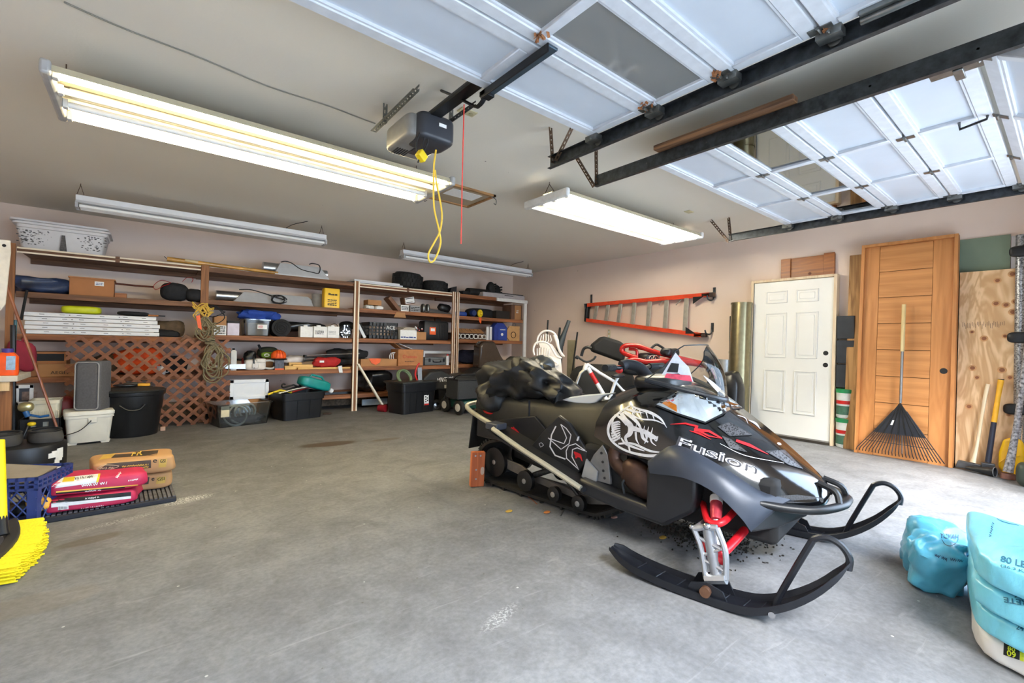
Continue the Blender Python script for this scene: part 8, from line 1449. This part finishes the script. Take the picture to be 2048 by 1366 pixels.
a, b = face(1138, 641, ck), face(1120, 690, ck); g_ = Vector((b.x, b.y, .0)); MB().tube([Vector((4.70, 4.78, .0)), b], [.03, .05], 10).build('lower_fold', SL, o); MB().tube([b, a.lerp(b, .5), a], [.06, .035, .028], 10).build('upper_fold', SL, o)
for k, (p0, p1, r_, lab) in enumerate((((1096, 640), (1090, 672), .012, 'thin dark rod standing at the left of the chair stack'), ((1120, 655), (1116, 690), .018, 'short dark bar end behind the chair stack'), ((1155, 664), (1143, 690), .012, 'thin dark rod leaning right of the folded umbrella'))):
    a, b = face(*p0, ck), face(*p1, ck); d = (b-a); g0 = a+d*(a.z/(-d.z)) if d.z < -.01 else Vector((a.x, a.y, 0)); solo(MB().tube([Vector((a.x-.05*k, a.y+.1, 0)), a], r_, 8), 'metal_rod', BLACKM, lab, 'rod')
o = thing('grey_cabinet_board', 'olive-grey board standing behind the umbrella', 'board', (4.9, 4.8, 0)); a, b = face(1135, 680, (4.95, 4.85, 0)), face(1151, 680, (4.95, 4.85, 0)); MB().prism([Vector((a.x, a.y, 0)), Vector((b.x, b.y, 0)), b, a], sx*.02).build('board', M('olive_board', (112, 104, 82), .8), o)
# white-framed bike
cb_ = (4.05, 3.35, 0); bk_ = thing('bicycle', 'small bicycle with a white frame and red stripe behind the snowmobile seat', 'bicycle', (4.05, 3.35, 0)); WF = M('bike_white', (232, 230, 226), .35, var=.05)
f = lambda a, b, dd=0: face(*K2([(a, b)])[0], cb_)+sx*dd
MB().tube([f(775, 665), f(745, 745)], .026, 10).build('head_tube', WF, bk_); MB().tube([f(790, 720), f(930, 960), f(1060, 1180)], .024, 10).build('down_tube', WF, bk_); MB().tube([f(830, 790), f(915, 935)], .0255, 10).build('red_stripe', RED, bk_); MB().tube([f(780, 670), f(950, 790), f(1170, 920)], .017, 10).build('top_tube', WF, bk_)
MB().tube([f(1200, 850), f(1160, 920), f(1110, 1080), f(1060, 1215)], .019, 10).build('seat_tube', WF, bk_); MB().tube([f(1175, 925), f(1260, 1020), f(1350, 1090)], .013, 8).build('seat_stay', WF, bk_); MB().tube([f(1060, 1215), f(1240, 1220), f(1420, 1180)], .013, 8).build('chain_stay', WF, bk_)
for s in (-1, 1): MB().tube([f(745, 745)+sx*.05*s, f(690, 790)+sx*.05*s, f(640, 920)+sx*.05*s, f(610, 1050)+sx*.05*s], .012, 8).build('fork_leg', ALU, bk_)
def bwheel(c, R, par, axis=sx):
    T = Matrix.Translation(c) @ Vector((0, 0, 1)).rotation_difference(Vector(axis)).to_matrix().to_4x4(); MB().torus((0, 0, 0), R, .024, T, 36, 8).build('tyre', RUB, par); MB().torus((0, 0, 0), R-.03, .010, T, 36, 6).build('rim', DGALV, par)
    for k in range(8): th = k*math.pi/8; MB().tube([T @ Vector(((R-.03)*math.cos(th), (R-.03)*math.sin(th), 0)), T @ Vector((-(R-.03)*math.cos(th), -(R-.03)*math.sin(th), 0))], .0016, 4).build('spoke', ALU, par)
    MB().tube([T @ Vector((0, 0, -.05)), T @ Vector((0, 0, .05))], .018, 10).build('hub', ALU, par)
w1 = f(610, 1070); w1.z = .285; bwheel(w1, .26, bk_); w2 = f(1420, 1180); w2.z = .285; bwheel(w2+sx*.0, .26, bk_)
MB().tube(catmull([f(640, 560), f(690, 600), f(770, 640), f(860, 610), f(900, 560)], 4), .012, 8).build('handlebar', BLACK, bk_); MB().tube([f(620, 570), f(660, 590)], .018, 8).build('grip', BLACKM, bk_); MB().blob(f(1200, 830), (.2, .1, .05), .8).build('saddle', BLACK, bk_)
# black gear bag on the clutter
bg_ = thing('gear_bag', 'large boxy black gear bag behind the white bicycle', 'bag', (4.9, 4.1, .3)); cg = (4.85, 4.05, 0); fg = lambda a, b, c=cg: face(*K2([(a, b)])[0], c)
P1 = [fg(845, 410), fg(1000, 285), fg(1260, 365), fg(1310, 430), fg(1300, 640), fg(1240, 640), fg(850, 500)]; mb = MB(); mb.prism(P1, sx*.35); mb.build('bag', M('black_canvas', (22, 22, 24), .8, var=.2), bg_, bevel=.04, seg=3)
solo(MB().blob((4.95, 4.15, .42), (.9, .7, .84), .6, amp=.06, freq=4, seed=130, flatbot=.98, T=rotm(0, 0, -.7)), 'black_clutter_cover', BLACKM, 'black covered heap under the gear bag', 'cover')
MB().tube(catmull([fg(700, 560), fg(730, 470), fg(780, 440), fg(840, 450)], 5), .02, 8).build('strap', BLACK, bg_)
# red motorbike-like frames behind the windshield
cr = (4.75, 3.05, 0); K4 = lambda a, b: face(1220+a/7.877, 660+b/7.877, cr); rb_ = thing('trail_bike', 'red tubular-framed machine behind the snowmobile windshield', 'bike', (4.75, 3.05, 0)); RT = M('candy_red', (168, 22, 14), .22, .3, var=.12, coat=.5)
for nm, pts, r_, dd in (('upper_tube', [(430, 440), (300, 400), (200, 350), (190, 290), (260, 245), (430, 250), (600, 310), (800, 370), (1000, 420), (1200, 470), (1500, 540)], .030, 0), ('lower_tube', [(240, 520), (290, 480), (380, 465), (560, 500), (800, 490), (1000, 490), (1250, 520), (1420, 545), (1540, 570)], .032, -.05), ('cross_tube', [(300, 300), (420, 320), (430, 440)], .018, .02), ('rear_tube', [(500, 280), (700, 320), (960, 390)], .022, .25), ('rear_tube', [(420, 470), (700, 470), (960, 470)], .022, .25)):
    MB().tube(catmull([K4(a, b)+sx*dd for a, b in pts], 5), r_, 10).build(nm, RT, rb_)
MB().blob(K4(640, 440)+sx*.12, (.30, .2, .12), .6).build('engine_block', BLACK, rb_)
for a in (600, 660, 720): MB().torus(K4(a, 450)-sx*.02, .035, .006, Vector((0, 0, 1)).rotation_difference(sx).to_matrix().to_4x4(), 16, 6).build('hose_clip', CHROME, rb_)
MB().tube(catmull([K4(650, 350), K4(660, 280), K4(730, 230), K4(800, 260), K4(900, 330), K4(1010, 380)], 5), .014, 8).build('cable_harness', BLACK, rb_); MB().blob(K4(960, 350)+sx*.02, (.26, .12, .10), .7, amp=.03, freq=12, seed=5).build('seat', BLACK, rb_)
MB().blob(K4(700, 590)+sx*.1, (.7, .3, .22), .5, amp=.03, freq=8, seed=6, T=rotm(0, 0, -.95)).build('dark_lower_body', BLACKM, rb_); MB().blob(K4(450, 590), (.06, .05, .04), .7).build('orange_reflector', ORANGE, rb_)  # dark mass below the red tubes, and a small reflector
for a, b in ((520, 900), (1350, 900)): w1 = K4(a, b)+sx*.2; w1.z = .315; bwheel(w1, .29, rb_)
for (a, b) in (((640, 560)), ((1100, 560))): q = K4(a, b)+sx*.1; MB().tube([q, Vector((q.x, q.y, .34))], .03, 8).build('frame_leg', BLACKM, rb_)
solo(MB().blob((4.7, 2.62, .35), (.4, .5, .7), .5, amp=.05, freq=5, seed=140, flatbot=.98), 'dark_cover', BLACKM, 'dark covered lump behind the windshield left of the ducts', 'cover')
# ---- blue concrete bags at the right edge
BLU = M('sky_blue_plastic', (122, 206, 228), .30, var=.14, scale=7, bump=.9, stretch=(.7, 2.2, 1)); WHB = M('white_paper_sack', (226, 224, 220), .6, var=.07)
e1b, wvb = Vector((.63, .09, 0)), Vector((-.17, -.36, 0)); F0 = Vector((2.375, .215, 0))
def cbag(name, label, dx, z0, z1, mat, seed, sc=1.0):
    c = F0+e1b*.5+wvb*.5+Vector((dx, 0, (z0+z1)/2)); T = Matrix(((e1b.x*sc, wvb.x*sc, 0, 0), (e1b.y*sc, wvb.y*sc, 0, 0), (0, 0, z1-z0, 0), (0, 0, 0, 1)))
    mb = MB(); mb.blob((0, 0, 0), (1.06, 1.06, 1.03), .30, .26, nu=88, nv=40); mb.xf(Matrix.Translation(c) @ T); off = Vector((seed*3.1, seed*1.7, 0))
    mb.v = [q+(q-c).normalized()*(.018*noise.noise(q*6+off)+.012*(.35-abs(noise.noise(Vector((q.x*9, q.y*24, q.z*16))+off)))) for q in mb.v]
    for q in mb.v: q.z = max(q.z, z0-.004 if z0 > .01 else .002)
    o = thing(name, label, 'bag', (c.x, c.y, z0)); return mb.build('sack', mat, o, sharp=70), mb.bvh()
b0, bv = cbag('concrete_bag', 'white paper bag with black and lime label at the bottom of the blue bag stack', .02, .002, .09, WHB, 1)
K5 = lambda pts: [(1820+a/3.539, 980+b/3.539) for a, b in pts]
mb = MB(); quad_on(mb, bv, K5([(660, 1165), (775, 1205), (775, 1115), (665, 1075)]), 4, 3, .003); mb.build('label', INK, b0); mb = MB(); glyphs_on(mb, bv, '09', K5([(685, 1172), (750, 1192), (750, 1150), (685, 1130)]), .005, .02); glyphs_on(mb, bv, '80', K5([(690, 1130), (745, 1148), (745, 1120), (690, 1102)]), .005, .02); mb.build('lettering', M('lime_print', (214, 224, 40), .5), b0); mb = MB(); quad_on(mb, bv, K5([(778, 1206), (806, 1216), (806, 1125), (778, 1115)]), 2, 3, .003); mb.build('lime_panel', M('lime_print'), b0)
b1, bv = cbag('concrete_bag', 'crumpled sky-blue concrete bag, lowest blue one in the stack', .0, .088, .18, BLU, 2)
mb = MB(); glyphs_on(mb, bv, '24', K5([(750, 985), (800, 1000), (805, 960), (755, 945)]), .004, .01); mb.build('lettering', M('teal_print', (30, 96, 120), .5), b1)
b2, bv = cbag('concrete_bag', 'sky-blue concrete bag with upside-down lettering, middle of the stack', -.02, .178, .275, BLU, 3)
mb = MB(); glyphs_on(mb, bv, 'CRETE', K5([(890, 795), (660, 755), (665, 795), (895, 835)]), .005, .02); glyphs_on(mb, bv, 'MIX', K5([(860, 730), (735, 715), (735, 760), (862, 780)]), .005, .02); mb.build('lettering', M('teal_print'), b2)
b3, bv = cbag('concrete_bag', 'sky-blue 80 pound concrete bag on top of the stack', -.035, .273, .385, BLU, 4)
mb = MB(); glyphs_on(mb, bv, '80 LBS', K5([(640, 505), (860, 565), (862, 515), (645, 462)]), .005, .02); glyphs_on(mb, bv, '(36.3 KG)', K5([(640, 548), (862, 605), (862, 580), (640, 522)]), .005, .02); mb.build('lettering', M('teal_print'), b3)
mb = MB(); stroke_on(mb, bv, K5([(605, 175), (640, 150), (720, 150), (790, 170)]), 1.4, .004); stroke_on(mb, bv, K5([(605, 175), (620, 205), (680, 230), (770, 250)]), 1.4, .004); stroke_on(mb, bv, K5([(625, 180), (650, 178)]), 3, .004, 2, False); stroke_on(mb, bv, K5([(660, 185), (675, 183)]), 5, .004, 2, False); scrawl_on(mb, bv, *K5([(565, 330), (590, 230)]), 6, 1.1, 7, 3, .004); mb.build('emblem', M('teal_print'), b3)
q = cast(bv, 2042, 1022, .0)
if q is not None: o = thing('black_glove', 'black glove lying on top of the blue bags at the picture edge', 'glove', q); MB().blob(q+Vector((.05, -.03, .035)), (.16, .14, .06), .7, amp=.03, freq=14, seed=2).build('palm', BLACKM, o); MB().tube([q+Vector((.0, .03, .03)), q+Vector((-.04, .035, .012))], .013, 8).build('finger', BLACKM, o)
c = Vector((3.02, .425, .115)); mb = MB(); mb.blob(c, (.46, .22, .23), .5, .6, amp=.05, freq=9, seed=150, T=rotm(.2, -.05, .2), nu=64, nv=32, flatbot=.95, ridged=True); o = thing('concrete_bag', 'slumped sky-blue bag lying by itself behind the stack', 'bag', (3.02, .43, 0)); o = mb.build('sack', M('deep_blue_plastic', (92, 178, 204), .32, var=.14, scale=8, bump=.8), o, sharp=70); bv = mb.bvh()
mb = MB(); glyphs_on(mb, bv, 'HANDY', K5([(345, 350), (210, 340), (215, 305), (345, 315)]), .005, .02); stroke_on(mb, bv, K5([(225, 350), (250, 385), (290, 395), (330, 370), (345, 345)]), 1.2, .005); scrawl_on(mb, bv, *K5([(175, 460), (270, 495)]), 8, 1.2, 8, 4, .005); scrawl_on(mb, bv, *K5([(285, 490), (375, 505)]), 6, 1.2, 6, 5, .005); mb.build('lettering', M('navy_print', (24, 62, 92), .5), o)
